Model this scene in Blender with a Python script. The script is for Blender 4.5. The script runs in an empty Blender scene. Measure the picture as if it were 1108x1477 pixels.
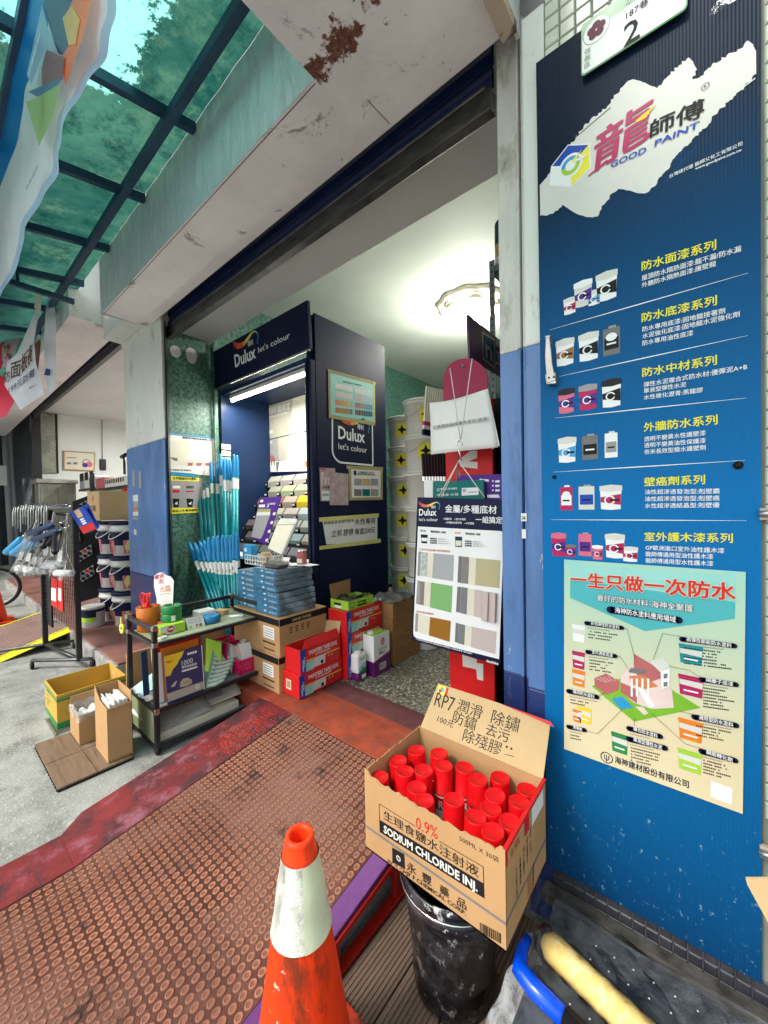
import bpy, bmesh, math, random
from mathutils import Vector, Matrix
R = math.radians
C = bpy.context.scene.collection
scn = bpy.context.scene

# ------------------------------------------------------------------ camera
F_, CX_, CY_, EYE = 555.0, 554.0, 738.5, 1.45
_yaw, _pit, _rol = R(39.7), R(-1.0), R(1.0)
FW = Vector((-math.sin(_yaw)*math.cos(_pit), math.cos(_yaw)*math.cos(_pit), math.sin(_pit)))
_r0 = Vector((math.cos(_yaw), math.sin(_yaw), 0)); _u0 = _r0.cross(FW)
RT = _r0*math.cos(_rol) - _u0*math.sin(_rol)
UP = _u0*math.cos(_rol) + _r0*math.sin(_rol)
cd = bpy.data.cameras.new('camera'); cam = bpy.data.objects.new('camera', cd); C.objects.link(cam)
m3 = Matrix((RT, UP, -FW)).transposed().to_4x4(); m3.translation = Vector((0, 0, EYE))
cam.matrix_world = m3
cd.sensor_fit = 'HORIZONTAL'; cd.sensor_width = 36; cd.lens = 36*F_/1108; cd.clip_start = .02; cd.clip_end = 600
scn.camera = cam

# ------------------------------------------------------------------ light
SUN_EL, SUN_AZ = R(48), R(200)          # azimuth measured from +Y clockwise: behind the camera, street side
w = bpy.data.worlds.new('World'); scn.world = w; w.use_nodes = True
nt = w.node_tree; nt.nodes.clear()
wo = nt.nodes.new('ShaderNodeOutputWorld'); bg = nt.nodes.new('ShaderNodeBackground')
sky = nt.nodes.new('ShaderNodeTexSky'); sky.sky_type = 'NISHITA'; sky.sun_disc = False
sky.sun_elevation = SUN_EL; sky.sun_rotation = SUN_AZ; sky.air_density = 1.0; sky.dust_density = 3.0; sky.ozone_density = 1.0
hs = nt.nodes.new('ShaderNodeHueSaturation'); hs.inputs['Saturation'].default_value = .30
nt.links.new(sky.outputs[0], hs.inputs['Color']); nt.links.new(hs.outputs[0], bg.inputs[0]); nt.links.new(bg.outputs[0], wo.inputs[0])
bg.inputs[1].default_value = .15
sl = bpy.data.lights.new('sun', 'SUN'); sl.energy = 1.5; sl.angle = R(13); sl.color = (1, .96, .9)
so = bpy.data.objects.new('sun', sl); C.objects.link(so)
sd = Vector((math.sin(SUN_AZ)*math.cos(SUN_EL), math.cos(SUN_AZ)*math.cos(SUN_EL), math.sin(SUN_EL)))
so.rotation_euler = sd.to_track_quat('Z', 'Y').to_euler()
vs = scn.view_settings; vs.view_transform = 'Standard'; vs.look = 'None'; vs.gamma = 1; vs.use_curve_mapping = False
vs.exposure = 1.15
scn.cycles.max_bounces = 8; scn.cycles.diffuse_bounces = 5; scn.cycles.transparent_max_bounces = 12
scn.cycles.sample_clamp_indirect = 6

# ------------------------------------------------------------------ measuring helpers (pixel ray against a real plane)
def ray(px, py): return FW + RT*((px-CX_)/F_) - UP*((py-CY_)/F_)
def P(px, py, ax, val):
    d = ray(px, py); i = 'xyz'.index(ax); o = Vector((0, 0, EYE))
    return o + d*((val-o[i])/d[i])

# ------------------------------------------------------------------ materials
MT = {}
def N(t, ty, **k):
    n = t.nodes.new(ty)
    for a, b in k.items():
        if a in n.inputs.keys(): n.inputs[a].default_value = b
        else: setattr(n, a, b)
    return n
def ramp(t, src, a, b, inv=False):
    n = t.nodes.new('ShaderNodeMapRange'); n.inputs[1].default_value = a; n.inputs[2].default_value = b
    if inv: n.inputs[3].default_value = 1; n.inputs[4].default_value = 0
    t.links.new(src, n.inputs[0]); return n.outputs[0]
def mixc(t, fac, a, b):
    n = t.nodes.new('ShaderNodeMix'); n.data_type = 'RGBA'
    for i, v in ((0, fac), (6, a), (7, b)):
        if hasattr(v, 'is_linked') or isinstance(v, bpy.types.NodeSocket): t.links.new(v, n.inputs[i])
        elif i == 0: n.inputs[0].default_value = v
        else: n.inputs[i].default_value = (*v, 1) if len(v) == 3 else v
    return n.outputs[2]
def noise(t, co, sc, det=5, rough=.6, stretch=None, dist=0):
    if stretch:
        mp = t.nodes.new('ShaderNodeMapping'); mp.inputs['Scale'].default_value = stretch; t.links.new(co, mp.inputs[0]); co = mp.outputs[0]
    n = N(t, 'ShaderNodeTexNoise', Scale=sc, Detail=det, Roughness=rough, Distortion=dist); t.links.new(co, n.inputs['Vector'])
    return n.outputs['Fac']
def M(name, col, rough=.55, metal=0, var=.12, vs=6, dirt=None, bump=0, bs=60, st=None, bst=None, emit=0, alpha=1, trans=0, coat=0, dirt2=None):
    """noise-modulated paint, card, metal... dirt = (colour, lo, hi, scale[, stretch])"""
    if name in MT: return MT[name]
    m = bpy.data.materials.new(name); m.use_nodes = True; t = m.node_tree; b = t.nodes['Principled BSDF']
    tc = t.nodes.new('ShaderNodeNewGeometry'); co = tc.outputs['Position']
    nz = noise(t, co, vs, stretch=st)
    lo = tuple(c*(1-var) for c in col); hi = tuple(min(1, c*(1+var)) for c in col)
    cc = mixc(t, ramp(t, nz, .3, .7), lo, hi)
    rg = None
    for d in (dirt, dirt2):
        if d:
            dn = noise(t, co, d[3], 8, .72, d[4] if len(d) > 4 else None)
            f = ramp(t, dn, d[1], d[2]); cc = mixc(t, f, cc, d[0]); rg = f
    t.links.new(cc, b.inputs['Base Color'])
    rn = ramp(t, nz, .2, .8); mr = t.nodes.new('ShaderNodeMapRange'); t.links.new(nz, mr.inputs[0])
    mr.inputs[3].default_value = max(.03, rough-.1); mr.inputs[4].default_value = min(1, rough+.12)
    t.links.new(mr.outputs[0], b.inputs['Roughness']); b.inputs['Metallic'].default_value = metal
    if rough >= .4 and not metal: b.inputs['Specular IOR Level'].default_value = .2
    if coat: b.inputs['Coat Weight'].default_value = coat
    if bump:
        bn = noise(t, co, bs, 6, .65, bst); bp = N(t, 'ShaderNodeBump', Strength=bump, Distance=.004); t.links.new(bn, bp.inputs['Height']); t.links.new(bp.outputs[0], b.inputs['Normal'])
    if emit: b.inputs['Emission Color'].default_value = (*col, 1); b.inputs['Emission Strength'].default_value = emit
    if trans: b.inputs['Transmission Weight'].default_value = trans
    if alpha < 1: b.inputs['Alpha'].default_value = alpha
    MT[name] = m; return m
def flat(name, col, rough=.5, **k): return M(name, col, rough, var=k.pop('var', .05), **k)

# ------------------------------------------------------------------ mesh builder
class MB:
    def __init__(s, mat=None): s.v = []; s.f = []; s.m = []; s.mats = []; s.sm = []; s.mat = mat; s.smooth = False
    def _mi(s):
        if s.mat not in s.mats: s.mats.append(s.mat)
        return s.mats.index(s.mat)
    def add(s, vs, fs):
        o = len(s.v); s.v += [tuple(v) for v in vs]; i = s._mi()
        for f in fs: s.f.append([o+k for k in f]); s.m.append(i); s.sm.append(s.smooth)
        return s
    def poly(s, pts): return s.add(pts, [list(range(len(pts)))])
    def hexa(s, p):  # 8 points: bottom ring 0-3 (ccw seen from above), top ring 4-7
        return s.add(p, [(3, 2, 1, 0), (4, 5, 6, 7), (0, 1, 5, 4), (1, 2, 6, 5), (2, 3, 7, 6), (3, 0, 4, 7)])
    def box(s, x0, x1, y0, y1, z0, z1, mtx=None):
        p = [(x0, y0, z0), (x1, y0, z0), (x1, y1, z0), (x0, y1, z0), (x0, y0, z1), (x1, y0, z1), (x1, y1, z1), (x0, y1, z1)]
        if mtx: p = [mtx @ Vector(q) for q in p]
        return s.hexa(p)
    def slab(s, p, off):  # polygon p extruded by vector off, closed
        n = len(p); off = Vector(off); q = [Vector(a)+off for a in p]
        fs = [list(range(n))[::-1], list(range(n, 2*n))]+[(i, (i+1) % n, n+(i+1) % n, n+i) for i in range(n)]
        return s.add([Vector(a) for a in p]+q, fs)
    def tube(s, pts, r, n=8, cap=True, closed=False):
        pts = [Vector(p) for p in pts]; rs = r if isinstance(r, (list, tuple)) else [r]*len(pts); vs = []; N_ = len(pts); prev = None
        for i, p in enumerate(pts):
            if closed: d = pts[(i+1) % N_]-pts[i-1]
            else: d = pts[min(i+1, N_-1)]-pts[max(i-1, 0)]
            d = d.normalized() if d.length > 1e-9 else Vector((0, 0, 1))
            if prev is None: a = d.orthogonal().normalized()
            else: a = (prev-d*prev.dot(d)); a = a.normalized() if a.length > 1e-6 else d.orthogonal().normalized()
            prev = a; b = d.cross(a)
            vs += [p+(a*math.cos(t)+b*math.sin(t))*rs[i] for t in [2*math.pi*k/n for k in range(n)]]
        fs = []
        for i in range(N_ if closed else N_-1):
            j = (i+1) % N_
            fs += [(i*n+k, i*n+(k+1) % n, j*n+(k+1) % n, j*n+k) for k in range(n)]
        if cap and not closed: fs += [list(range(n))[::-1], [(N_-1)*n+k for k in range(n)]]
        o = s.smooth; s.smooth = n > 5; s.add(vs, fs); s.smooth = o; return s
    def lathe(s, prof, c=(0, 0, 0), n=24, sx=1, sy=1, mtx=None, caps=True, a0=0, a1=2*math.pi):
        vs = []; full = abs(a1-a0-2*math.pi) < 1e-6; nn = n if full else n+1
        for r, z in prof:
            for k in range(nn):
                t = a0+(a1-a0)*k/n; q = Vector((c[0]+r*sx*math.cos(t), c[1]+r*sy*math.sin(t), c[2]+z)); vs.append(mtx @ q if mtx else q)
        fs = []
        for i in range(len(prof)-1):
            for k in range(n): fs.append((i*nn+k, i*nn+(k+1) % nn, (i+1)*nn+(k+1) % nn, (i+1)*nn+k))
        o = s.smooth; s.smooth = True; s.add(vs, fs); s.smooth = o
        if caps and full:
            s.add(vs[:nn], [list(range(nn))[::-1]]) if prof[0][0] > 1e-6 else 0
            s.add(vs[-nn:], [list(range(nn))]) if prof[-1][0] > 1e-6 else 0
        return s
    def grid(s, fn, nu, nv):
        vs = [fn(i/nu, j/nv) for j in range(nv+1) for i in range(nu+1)]; W = nu+1
        o = s.smooth; s.smooth = True
        s.add(vs, [(j*W+i, j*W+i+1, (j+1)*W+i+1, (j+1)*W+i) for j in range(nv) for i in range(nu)]); s.smooth = o; return s
WM = {}
def wmat(o): return WM.get(o.name, Matrix.Identity(4)) if o else Matrix.Identity(4)
def obj(name, mb, parent=None, world=True, bevel=0, kind=None, loc=None):
    """one mesh object. world=True: vertices are world coordinates; else they are in the parent's own space"""
    inv = wmat(parent).inverted() if (world and parent) else None
    vs = [inv @ Vector(v) for v in mb.v] if inv else mb.v
    me = bpy.data.meshes.new(name)
    if loc is not None: vs = [Vector(v)-Vector(loc) for v in vs]
    me.from_pydata([tuple(v) for v in vs], [], mb.f)
    for mm in mb.mats: me.materials.append(MT[mm] if isinstance(mm, str) else mm)
    me.polygons.foreach_set('material_index', mb.m); me.polygons.foreach_set('use_smooth', mb.sm); me.update()
    o = bpy.data.objects.new(name, me); C.objects.link(o)
    if loc is not None: o.location = loc
    if parent: o.parent = parent; WM[o.name] = wmat(parent).copy()
    elif loc is not None: WM[o.name] = Matrix.Translation(loc)
    if bevel:
        b = o.modifiers.new('bevel', 'BEVEL'); b.width = bevel; b.segments = 2; b.limit_method = 'ANGLE'; b.angle_limit = R(40)
    if kind: o['kind'] = kind
    return o
def tag(o, label, cat, group=None):
    o['label'] = label; o['category'] = cat
    if group: o['group'] = group
    return o
def thing(name, label, cat, loc=(0, 0, 0), rot=(0, 0, 0), group=None):
    o = bpy.data.objects.new(name, None); o.empty_display_size = .05; C.objects.link(o); o.location = loc; o.rotation_euler = rot
    WM[o.name] = Matrix.Translation(loc) @ __import__('mathutils').Euler(rot).to_matrix().to_4x4()
    return tag(o, label, cat, group)
KIDS = lambda o: [c for c in bpy.data.objects if c.parent == o]
def copy_tree(o, kids=None, parent=None, loc=None, rot=None, label=None, group=None):
    c = o.copy(); C.objects.link(c)
    if parent: c.parent = parent
    if loc is not None: c.location = loc
    if rot is not None: c.rotation_euler = rot
    if label: c['label'] = label
    if group: c['group'] = group
    for ch in list(o.children): copy_tree(ch, parent=c)
    return c
def struct(name, mb, bevel=0): return obj(name, mb, None, bevel=bevel, kind='structure')

# ------------------------------------------------------------------ lettering
GL = {}
def glyphs(s, bold=0):
    k = (s, bold)
    if k in GL: return GL[k]
    cu = bpy.data.curves.new('t', 'FONT'); cu.body = s; cu.size = 1; cu.resolution_u = 2; cu.offset = bold
    cu.fill_mode = 'FRONT'
    ob = bpy.data.objects.new('t', cu); C.objects.link(ob)
    dg = bpy.context.evaluated_depsgraph_get(); me = ob.evaluated_get(dg).to_mesh()
    vs = [(v.co.x, v.co.y) for v in me.vertices]; fs = [list(p.vertices) for p in me.polygons]
    ob.evaluated_get(dg).to_mesh_clear(); bpy.data.objects.remove(ob); bpy.data.curves.remove(cu)
    if not vs: vs = [(0, 0)]
    x0 = min(v[0] for v in vs); x1 = max(v[0] for v in vs)
    y0 = min(v[1] for v in vs); y1 = max(v[1] for v in vs)
    GL[k] = (vs, fs, x0, x1, y0, y1); return GL[k]
class Fr:
    """a flat printed face: origin, right and up vectors; n is how far proud of it"""
    def __init__(s, o, ux, uy):
        s.o = Vector(o); s.ux = Vector(ux).normalized(); s.uy = Vector(uy).normalized(); s.n = s.ux.cross(s.uy).normalized()
    def pt(s, a, b, n=0): return s.o+s.ux*a+s.uy*b+s.n*n
    def px(s, x, y):
        d = ray(x, y); e = Vector((0, 0, EYE)); t = (s.o-e).dot(s.n)/d.dot(s.n); q = e+d*t-s.o
        return (q.dot(s.ux), q.dot(s.uy))
    def poly(s, mb, mat, pts, n=.001): mb.mat = mat; mb.poly([s.pt(a, b, n) for a, b in pts])
    def rect(s, mb, mat, a0, a1, b0, b1, n=.001): s.poly(mb, mat, [(a0, b0), (a1, b0), (a1, b1), (a0, b1)], n)
    def ppoly(s, mb, mat, pts, n=.001): s.poly(mb, mat, [s.px(*p) for p in pts], n)
    def line(s, mb, mat, p, q, w, n=.001, w2=None):
        p = Vector(p); q = Vector(q); d = (q-p).normalized(); h = Vector((-d.y, d.x))*w/2; g = h if w2 is None else Vector((-d.y, d.x))*w2/2
        s.poly(mb, mat, [p-h, q-g, q+g, p+h], n)
    def disc(s, mb, mat, c, r, n=.001, k=16, r2=None, a0=0, a1=2*math.pi, ry=None):
        ry = ry or r
        pts = [(c[0]+r*math.cos(a0+(a1-a0)*i/k), c[1]+ry*math.sin(a0+(a1-a0)*i/k)) for i in range(k+1)]
        if r2 is None: s.poly(mb, mat, pts[:-1] if abs(a1-a0-2*math.pi) < 1e-6 else pts, n)
        else:
            q = ry/r; ins = [(c[0]+r2*math.cos(a0+(a1-a0)*i/k), c[1]+r2*q*math.sin(a0+(a1-a0)*i/k)) for i in range(k+1)]
            for i in range(k): s.poly(mb, mat, [pts[i], pts[i+1], ins[i+1], ins[i]], n)
    def text(s, mb, mat, txt, a, b, w=None, h=.02, n=.0015, bold=0, dirv=(1, 0), slant=0, align='L', upv=None, sh=(0, 0)):
        """baseline starts at (a,b); w fits the width, h is the glyph height"""
        cjk = any(ord(c) > 0x2000 for c in txt)
        if cjk and bold > 0:
            e = min(bold, .08)*.85
            for j, (ex, ey) in enumerate(((-1, 0), (1, 0), (0, .8), (0, -.8)) if bold < .03 else [(math.cos(R(q)), math.sin(R(q))) for q in range(0, 360, 30)]):
                s.text(mb, mat, txt, a, b, w, h, n+.00006*j, 0, dirv, slant, align, upv, (ex*e*h, ey*e*h))
            return
        vs, fs, x0, x1, y0, y1 = glyphs(txt, bold)
        ky = h/(.93 if cjk else .72); kx = (w/(x1-x0)) if w else ky
        base = -.08 if cjk else 0
        L = (x1-x0)*kx; off = 0 if align == 'L' else (-L/2 if align == 'C' else -L)
        dx, dy = dirv; l = math.hypot(dx, dy); dx /= l; dy /= l
        ux, uy = upv or (-dy, dx)
        mb.mat = mat; out = []
        for x, y in vs:
            u = (x-x0)*kx+off+slant*(y-base)*ky; v = (y-base)*ky
            out.append(s.pt(a+sh[0]+u*dx+v*ux, b+sh[1]+u*dy+v*uy, n))
        mb.add(out, fs)
    def ptext(s, mb, mat, txt, pl, pr, hpx, bold=0, n=.0015, slant=0, upright=True):
        """text whose baseline runs between two measured points; hpx: its measured height at the left end"""
        a = s.px(*pl); b = s.px(*pr); t = s.px(pl[0], pl[1]-hpx)
        h = abs(t[1]-a[1]); d = (b[0]-a[0], b[1]-a[1]); w = math.hypot(*d)
        s.text(mb, mat, txt, a[0], a[1], w, h, n, bold, d, slant, upv=(0, 1) if upright else None)
# ================================================================== palette
M('concrete', (.255, .26, .24), .85, var=.35, vs=3, dirt=((.11, .11, .105), .50, .72, 4.5), bump=1, bs=130, dirt2=((.40, .40, .36), .54, .62, 75))
M('concrete_side', (.30, .29, .27), .85, var=.35, vs=8, dirt=((.10, .09, .08), .5, .7, 9), bump=.6, bs=60)
M('plaster', (.66, .67, .66), .7, var=.06, vs=2, bump=.15, bs=18, dirt=((.42, .42, .41), .63, .8, 4))
M('plaster_ceiling', (.66, .72, .64), .6, var=.07, vs=1.6, bump=.5, bs=3)
M('white_wall', (.70, .73, .70), .7, var=.04, vs=2)
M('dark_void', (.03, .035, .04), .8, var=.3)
M('blue_paint', (.085, .19, .42), .38, var=.2, vs=5, st=(1, 1, .3), dirt=((.06, .135, .31), .50, .66, 6, (2, 2, .5)), dirt2=((.52, .52, .48), .665, .69, 18, (1, 1, .35)), bump=.15, bs=40)
M('navy_paint', (.018, .035, .14), .35, var=.2, vs=5, dirt=((.10, .12, .2), .64, .74, 9, (1, 1, .4)), bump=.1, bs=40)
M('white_paint', (.66, .69, .64), .5, var=.07, vs=4, st=(1, 1, .3), dirt=((.24, .20, .15), .575, .74, 9, (1, 1, .4)), dirt2=((.12, .10, .09), .70, .78, 40), bump=.2, bs=50)
M('white_dirty', (.62, .62, .57), .55, var=.14, vs=6, st=(1, 1, .35), dirt=((.26, .22, .16), .52, .72, 9, (1, 1, .35)), dirt2=((.08, .06, .05), .64, .74, 45), bump=.35, bs=50)
M('shutter_blue', (.008, .018, .075), .4, var=.3, vs=5)
M('steel_bar', (.10, .10, .10), .42, .7, var=.5, vs=7, st=(1, 1, 3), bump=.2, bs=30)
M('black_paint', (.012, .012, .014), .35, var=.3, dirt=((.12, .11, .10), .66, .8, 14))
M('navy_board', (.003, .007, .036), .5, var=.15, vs=3)
M('navy_inner', (.012, .03, .085), .4, var=.15, vs=3)
M('red_carpet', (.30, .055, .025), .95, var=.3, vs=9, dirt=((.16, .07, .06), .5, .7, 16), bump=.9, bs=260)
M('maroon_mat', (.13, .045, .045), .95, var=.25, vs=9, bump=.9, bs=260)
M('strip_red', (.15, .020, .022), .8, var=.35, vs=3, dirt=((.05, .02, .022), .45, .58, 4.5), dirt2=((.20, .07, .09), .52, .66, 8), bump=.5, bs=120)
M('mat_rubber', (.060, .023, .017), .62, var=.35, vs=4, dirt=((.17, .078, .055), .47, .64, 1.7), dirt2=((.02, .012, .01), .58, .66, 5), bump=.4, bs=120)
M('mat_stud', (.27, .105, .06), .62, var=.4, vs=2.2, dirt=((.21, .105, .075), .47, .62, 1.7), dirt2=((.06, .03, .025), .56, .66, 5), bump=.2, bs=150)
M('purple_paint', (.11, .035, .14), .42, var=.25, vs=6, dirt=((.35, .22, .38), .68, .72, 60), bump=.15, bs=60)
M('red_frame', (.42, .018, .012), .45, var=.3, vs=9, dirt=((.07, .03, .025), .54, .66, 14), dirt2=((.4, .3, .28), .66, .7, 35), bump=.3, bs=60)
M('deck_wood', (.115, .075, .055), .6, var=.25, vs=6, st=(6, .4, 1), dirt=((.22, .17, .14), .66, .75, 26), bump=.5, bs=60, bst=(1, .06, 1))
M('tile_wall', (.50, .55, .44), .25, var=.08, vs=5, dirt=((.35, .37, .29), .6, .75, 6))
M('grout', (.20, .21, .18), .9, var=.2)
M('dark_tile', (.035, .035, .045), .35, var=.4, vs=14, dirt=((.35, .35, .36), .66, .75, 40))
M('red_tile', (.23, .105, .085), .4, var=.2, vs=4, dirt=((.13, .08, .07), .5, .7, 6))
M('card', (.42, .25, .115), .75, var=.08, vs=6, bump=.1, bs=50)
M('card_brown', (.30, .155, .065), .75, var=.10, vs=6, bump=.1, bs=50)
M('card_light', (.47, .33, .17), .75, var=.07, vs=6, bump=.1, bs=50)
M('card_edge', (.35, .22, .11), .9, var=.25, vs=90, bump=.5, bs=200)
M('ink', (.012, .011, .012), .6, var=.1)
M('white', (.78, .79, .78), .5, var=.03)
M('paper', (.72, .72, .69), .7, var=.05)
M('off_white', (.62, .62, .57), .5, var=.05)
M('cream', (.68, .64, .52), .6, var=.05)
M('grey', (.30, .30, .30), .6, var=.06)
M('midgrey', (.16, .16, .165), .6, var=.06)
M('red', (.55, .012, .012), .4, var=.1)
M('red_gloss', (.62, .006, .004), .28, var=.06)
M('magenta', (.42, .015, .10), .4, var=.08)
M('yellow', (.80, .55, .03), .5, var=.05)
M('lemon', (.78, .72, .06), .5, var=.05)
M('orange', (.75, .20, .02), .5, var=.06)
M('green', (.02, .22, .06), .35, var=.1)
M('lime', (.33, .55, .05), .5, var=.08)
M('teal', (.0, .25, .28), .32, var=.1)
M('teal_dark', (.0, .14, .13), .4, var=.1)
M('blue', (.01, .06, .38), .4, var=.1)
M('sky_blue', (.02, .28, .55), .35, var=.1)
M('purple', (.075, .02, .22), .4, var=.1)
M('pink', (.62, .14, .22), .5, var=.08)
M('hot_pink', (.62, .01, .10), .4, var=.1)
M('plastic_white', (.66, .66, .60), .35, var=.05)
M('black', (.010, .010, .012), .4, var=.2)
M('chrome', (.55, .55, .53), .22, 1, var=.1)
M('steel', (.42, .42, .40), .35, .9, var=.2, dirt=((.2, .18, .15), .6, .75, 20))
M('wood_brown', (.20, .10, .05), .5, var=.2, st=(1, 8, 1))

def special(name):
    m = bpy.data.materials.new(name); m.use_nodes = True; MT[name] = m; t = m.node_tree
    tc = t.nodes.new('ShaderNodeTexCoord'); return m, t, t.nodes['Principled BSDF'], tc.outputs['Object']
# sponged green wall finish
m, t, b, co = special('green_sponge')
n1 = noise(t, co, 30, 9, .8); n2 = noise(t, co, 2.2, 3)
c1 = mixc(t, ramp(t, n1, .42, .60), (.007, .055, .042), (.17, .34, .255)); c2 = mixc(t, ramp(t, n2, .35, .65), c1, mixc(t, .55, c1, (.02, .09, .065)))
t.links.new(c2, b.inputs['Base Color']); b.inputs['Roughness'].default_value = .45
bp = N(t, 'ShaderNodeBump', Strength=.4, Distance=.004); t.links.new(n1, bp.inputs['Height']); t.links.new(bp.outputs[0], b.inputs['Normal'])
# terrazzo
m, t, b, co = special('terrazzo')
v = N(t, 'ShaderNodeTexVoronoi', Scale=62); t.links.new(co, v.inputs['Vector'])
sp = t.nodes.new('ShaderNodeSeparateColor'); t.links.new(v.outputs['Color'], sp.inputs[0])
c1 = mixc(t, ramp(t, sp.outputs[0], .35, .5), (.055, .05, .035), (.30, .27, .20)); c1 = mixc(t, ramp(t, sp.outputs[1], .78, .8), c1, (.55, .52, .44))
c1 = mixc(t, ramp(t, v.outputs['Distance'], .45, .6), c1, (.12, .11, .085))
t.links.new(c1, b.inputs['Base Color']); b.inputs['Roughness'].default_value = .32
# beam paint: peeling, stained, rusted along the joints
def painted(name, base, dark, k, rust=0, st=(1, 1, 1)):
    m, t, b, co = special(name)
    a = noise(t, co, 3, 4); c = mixc(t, ramp(t, a, .3, .7), tuple(x*.9 for x in base), tuple(min(1, x*1.08) for x in base))
    d = noise(t, co, 3.2, 10, .74, st, .6); c = mixc(t, ramp(t, d, k, k+.05), c, dark)
    d2 = noise(t, co, 17, 8, .7, st, .4); c = mixc(t, ramp(t, d2, .67, .70), c, tuple(x*.6 for x in dark))
    h = d
    if rust:
        sx = t.nodes.new('ShaderNodeSeparateXYZ'); t.links.new(co, sx.inputs[0])
        q = noise(t, co, 5, 9, .75); e = t.nodes.new('ShaderNodeMath'); e.operation = 'SUBTRACT'; t.links.new(sx.outputs[1], e.inputs[0]); e.inputs[1].default_value = rust
        ab = t.nodes.new('ShaderNodeMath'); ab.operation = 'ABSOLUTE'; t.links.new(e.outputs[0], ab.inputs[0])
        su = t.nodes.new('ShaderNodeMath'); su.operation = 'MULTIPLY_ADD'; t.links.new(ab.outputs[0], su.inputs[0]); su.inputs[1].default_value = -1.5; t.links.new(q, su.inputs[2])
        f = ramp(t, su.outputs[0], .46, .49); rn = noise(t, co, 60, 6, .8)
        c = mixc(t, f, c, mixc(t, ramp(t, rn, .4, .6), (.05, .02, .014), (.24, .08, .045)))
    t.links.new(c, b.inputs['Base Color']); b.inputs['Roughness'].default_value = .5
    bp = N(t, 'ShaderNodeBump', Strength=.5, Distance=.01); t.links.new(h, bp.inputs['Height']); t.links.new(bp.outputs[0], b.inputs['Normal'])
painted('beam_soffit', (.80, .76, .76), (.34, .30, .28), .59)
painted('beam_rust', (.80, .76, .76), (.30, .26, .24), .60, rust=.99)
painted('rust_lip', (.45, .36, .28), (.09, .045, .03), .50)
m, t, b, co = special('beam_face')           # rough trowelled face under the green canopy
mp = t.nodes.new('ShaderNodeMapping'); mp.inputs['Scale'].default_value = (2.2, 1, .55); mp.inputs['Rotation'].default_value = (0, .35, 0); t.links.new(co, mp.inputs[0])
n1 = noise(t, mp.outputs[0], 7, 6, .6, None, 1.2); n2 = noise(t, co, 11, 8, .7, (1.5, 1, .6))
c = mixc(t, ramp(t, n1, .3, .7), (.62, .67, .64), (.80, .84, .81)); c = mixc(t, ramp(t, n2, .64, .70), c, (.14, .2, .17))
t.links.new(c, b.inputs['Base Color']); b.inputs['Roughness'].default_value = .45
bp = N(t, 'ShaderNodeBump', Strength=1, Distance=.03); t.links.new(n1, bp.inputs['Height']); t.links.new(bp.outputs[0], b.inputs['Normal'])
# translucent canopy sheet with algae
m, t, b, co = special('canopy_sheet')
t.nodes.remove(b)
n1 = noise(t, co, 1.1, 7, .65, None, .5); n2 = noise(t, co, 26, 7, .7); n3 = noise(t, co, 6, 8, .75)
sx = t.nodes.new('ShaderNodeSeparateXYZ'); t.links.new(co, sx.inputs[0])
ed = noise(t, co, 9, 9, .8); ma = t.nodes.new('ShaderNodeMath'); ma.operation = 'MULTIPLY_ADD'; t.links.new(ed, ma.inputs[0]); ma.inputs[1].default_value = .55; t.links.new(sx.outputs[1], ma.inputs[2])
xx = t.nodes.new('ShaderNodeMath'); xx.operation = 'MULTIPLY_ADD'; t.links.new(ed, xx.inputs[0]); xx.inputs[1].default_value = -.5; t.links.new(sx.outputs[0], xx.inputs[2])
f1_ = ramp(t, ma.outputs[0], .44, .455); f2_ = ramp(t, xx.outputs[0], 1.50, 1.515, True)
mxm = t.nodes.new('ShaderNodeMath'); mxm.operation = 'MAXIMUM'; t.links.new(f1_, mxm.inputs[0]); t.links.new(f2_, mxm.inputs[1]); clean = mxm.outputs[0]      # the outer strip was washed clean
al = mixc(t, ramp(t, n1, .35, .65), (.006, .055, .047), (.05, .155, .11)); al = mixc(t, ramp(t, n3, .48, .66), al, (.004, .035, .03)); al = mixc(t, ramp(t, noise(t, co, 5, 8, .75), .50, .70), al, (.075, .17, .11))
cl = mixc(t, ramp(t, n2, .60, .68), (.26, .70, .62), (.05, .35, .28))
cc = mixc(t, clean, cl, al); cc = mixc(t, ramp(t, n2, .68, .74), cc, (.01, .07, .06))
tl = N(t, 'ShaderNodeBsdfTranslucent'); df = N(t, 'ShaderNodeBsdfDiffuse'); mx = N(t, 'ShaderNodeMixShader'); mx.inputs[0].default_value = .3
t.links.new(cc, tl.inputs[0]); t.links.new(cc, df.inputs[0]); t.links.new(tl.outputs[0], mx.inputs[1]); t.links.new(df.outputs[0], mx.inputs[2])
t.links.new(mx.outputs[0], t.nodes['Material Output'].inputs[0])
M('canopy_steel', (.02, .06, .11), .5, .2, var=.3, dirt=((.12, .13, .10), .62, .75, 10))
# clear film
def film(name, tint, rough, fac, bs=14):
    m, t, b, co = special(name); t.nodes.remove(b)
    tr = N(t, 'ShaderNodeBsdfTransparent'); tr.inputs[0].default_value = (*tint, 1); gl = N(t, 'ShaderNodeBsdfGlossy'); gl.inputs['Roughness'].default_value = rough
    lw = N(t, 'ShaderNodeLayerWeight', Blend=fac); bn = noise(t, co, bs, 5, .6, None, 1); bp = N(t, 'ShaderNodeBump', Strength=.7, Distance=.02)
    t.links.new(bn, bp.inputs['Height']); t.links.new(bp.outputs[0], gl.inputs['Normal']); t.links.new(bp.outputs[0], lw.inputs['Normal'])
    mx = N(t, 'ShaderNodeMixShader'); t.links.new(lw.outputs['Fresnel'], mx.inputs[0]); t.links.new(tr.outputs[0], mx.inputs[1]); t.links.new(gl.outputs[0], mx.inputs[2])
    t.links.new(mx.outputs[0], t.nodes['Material Output'].inputs[0])
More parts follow.
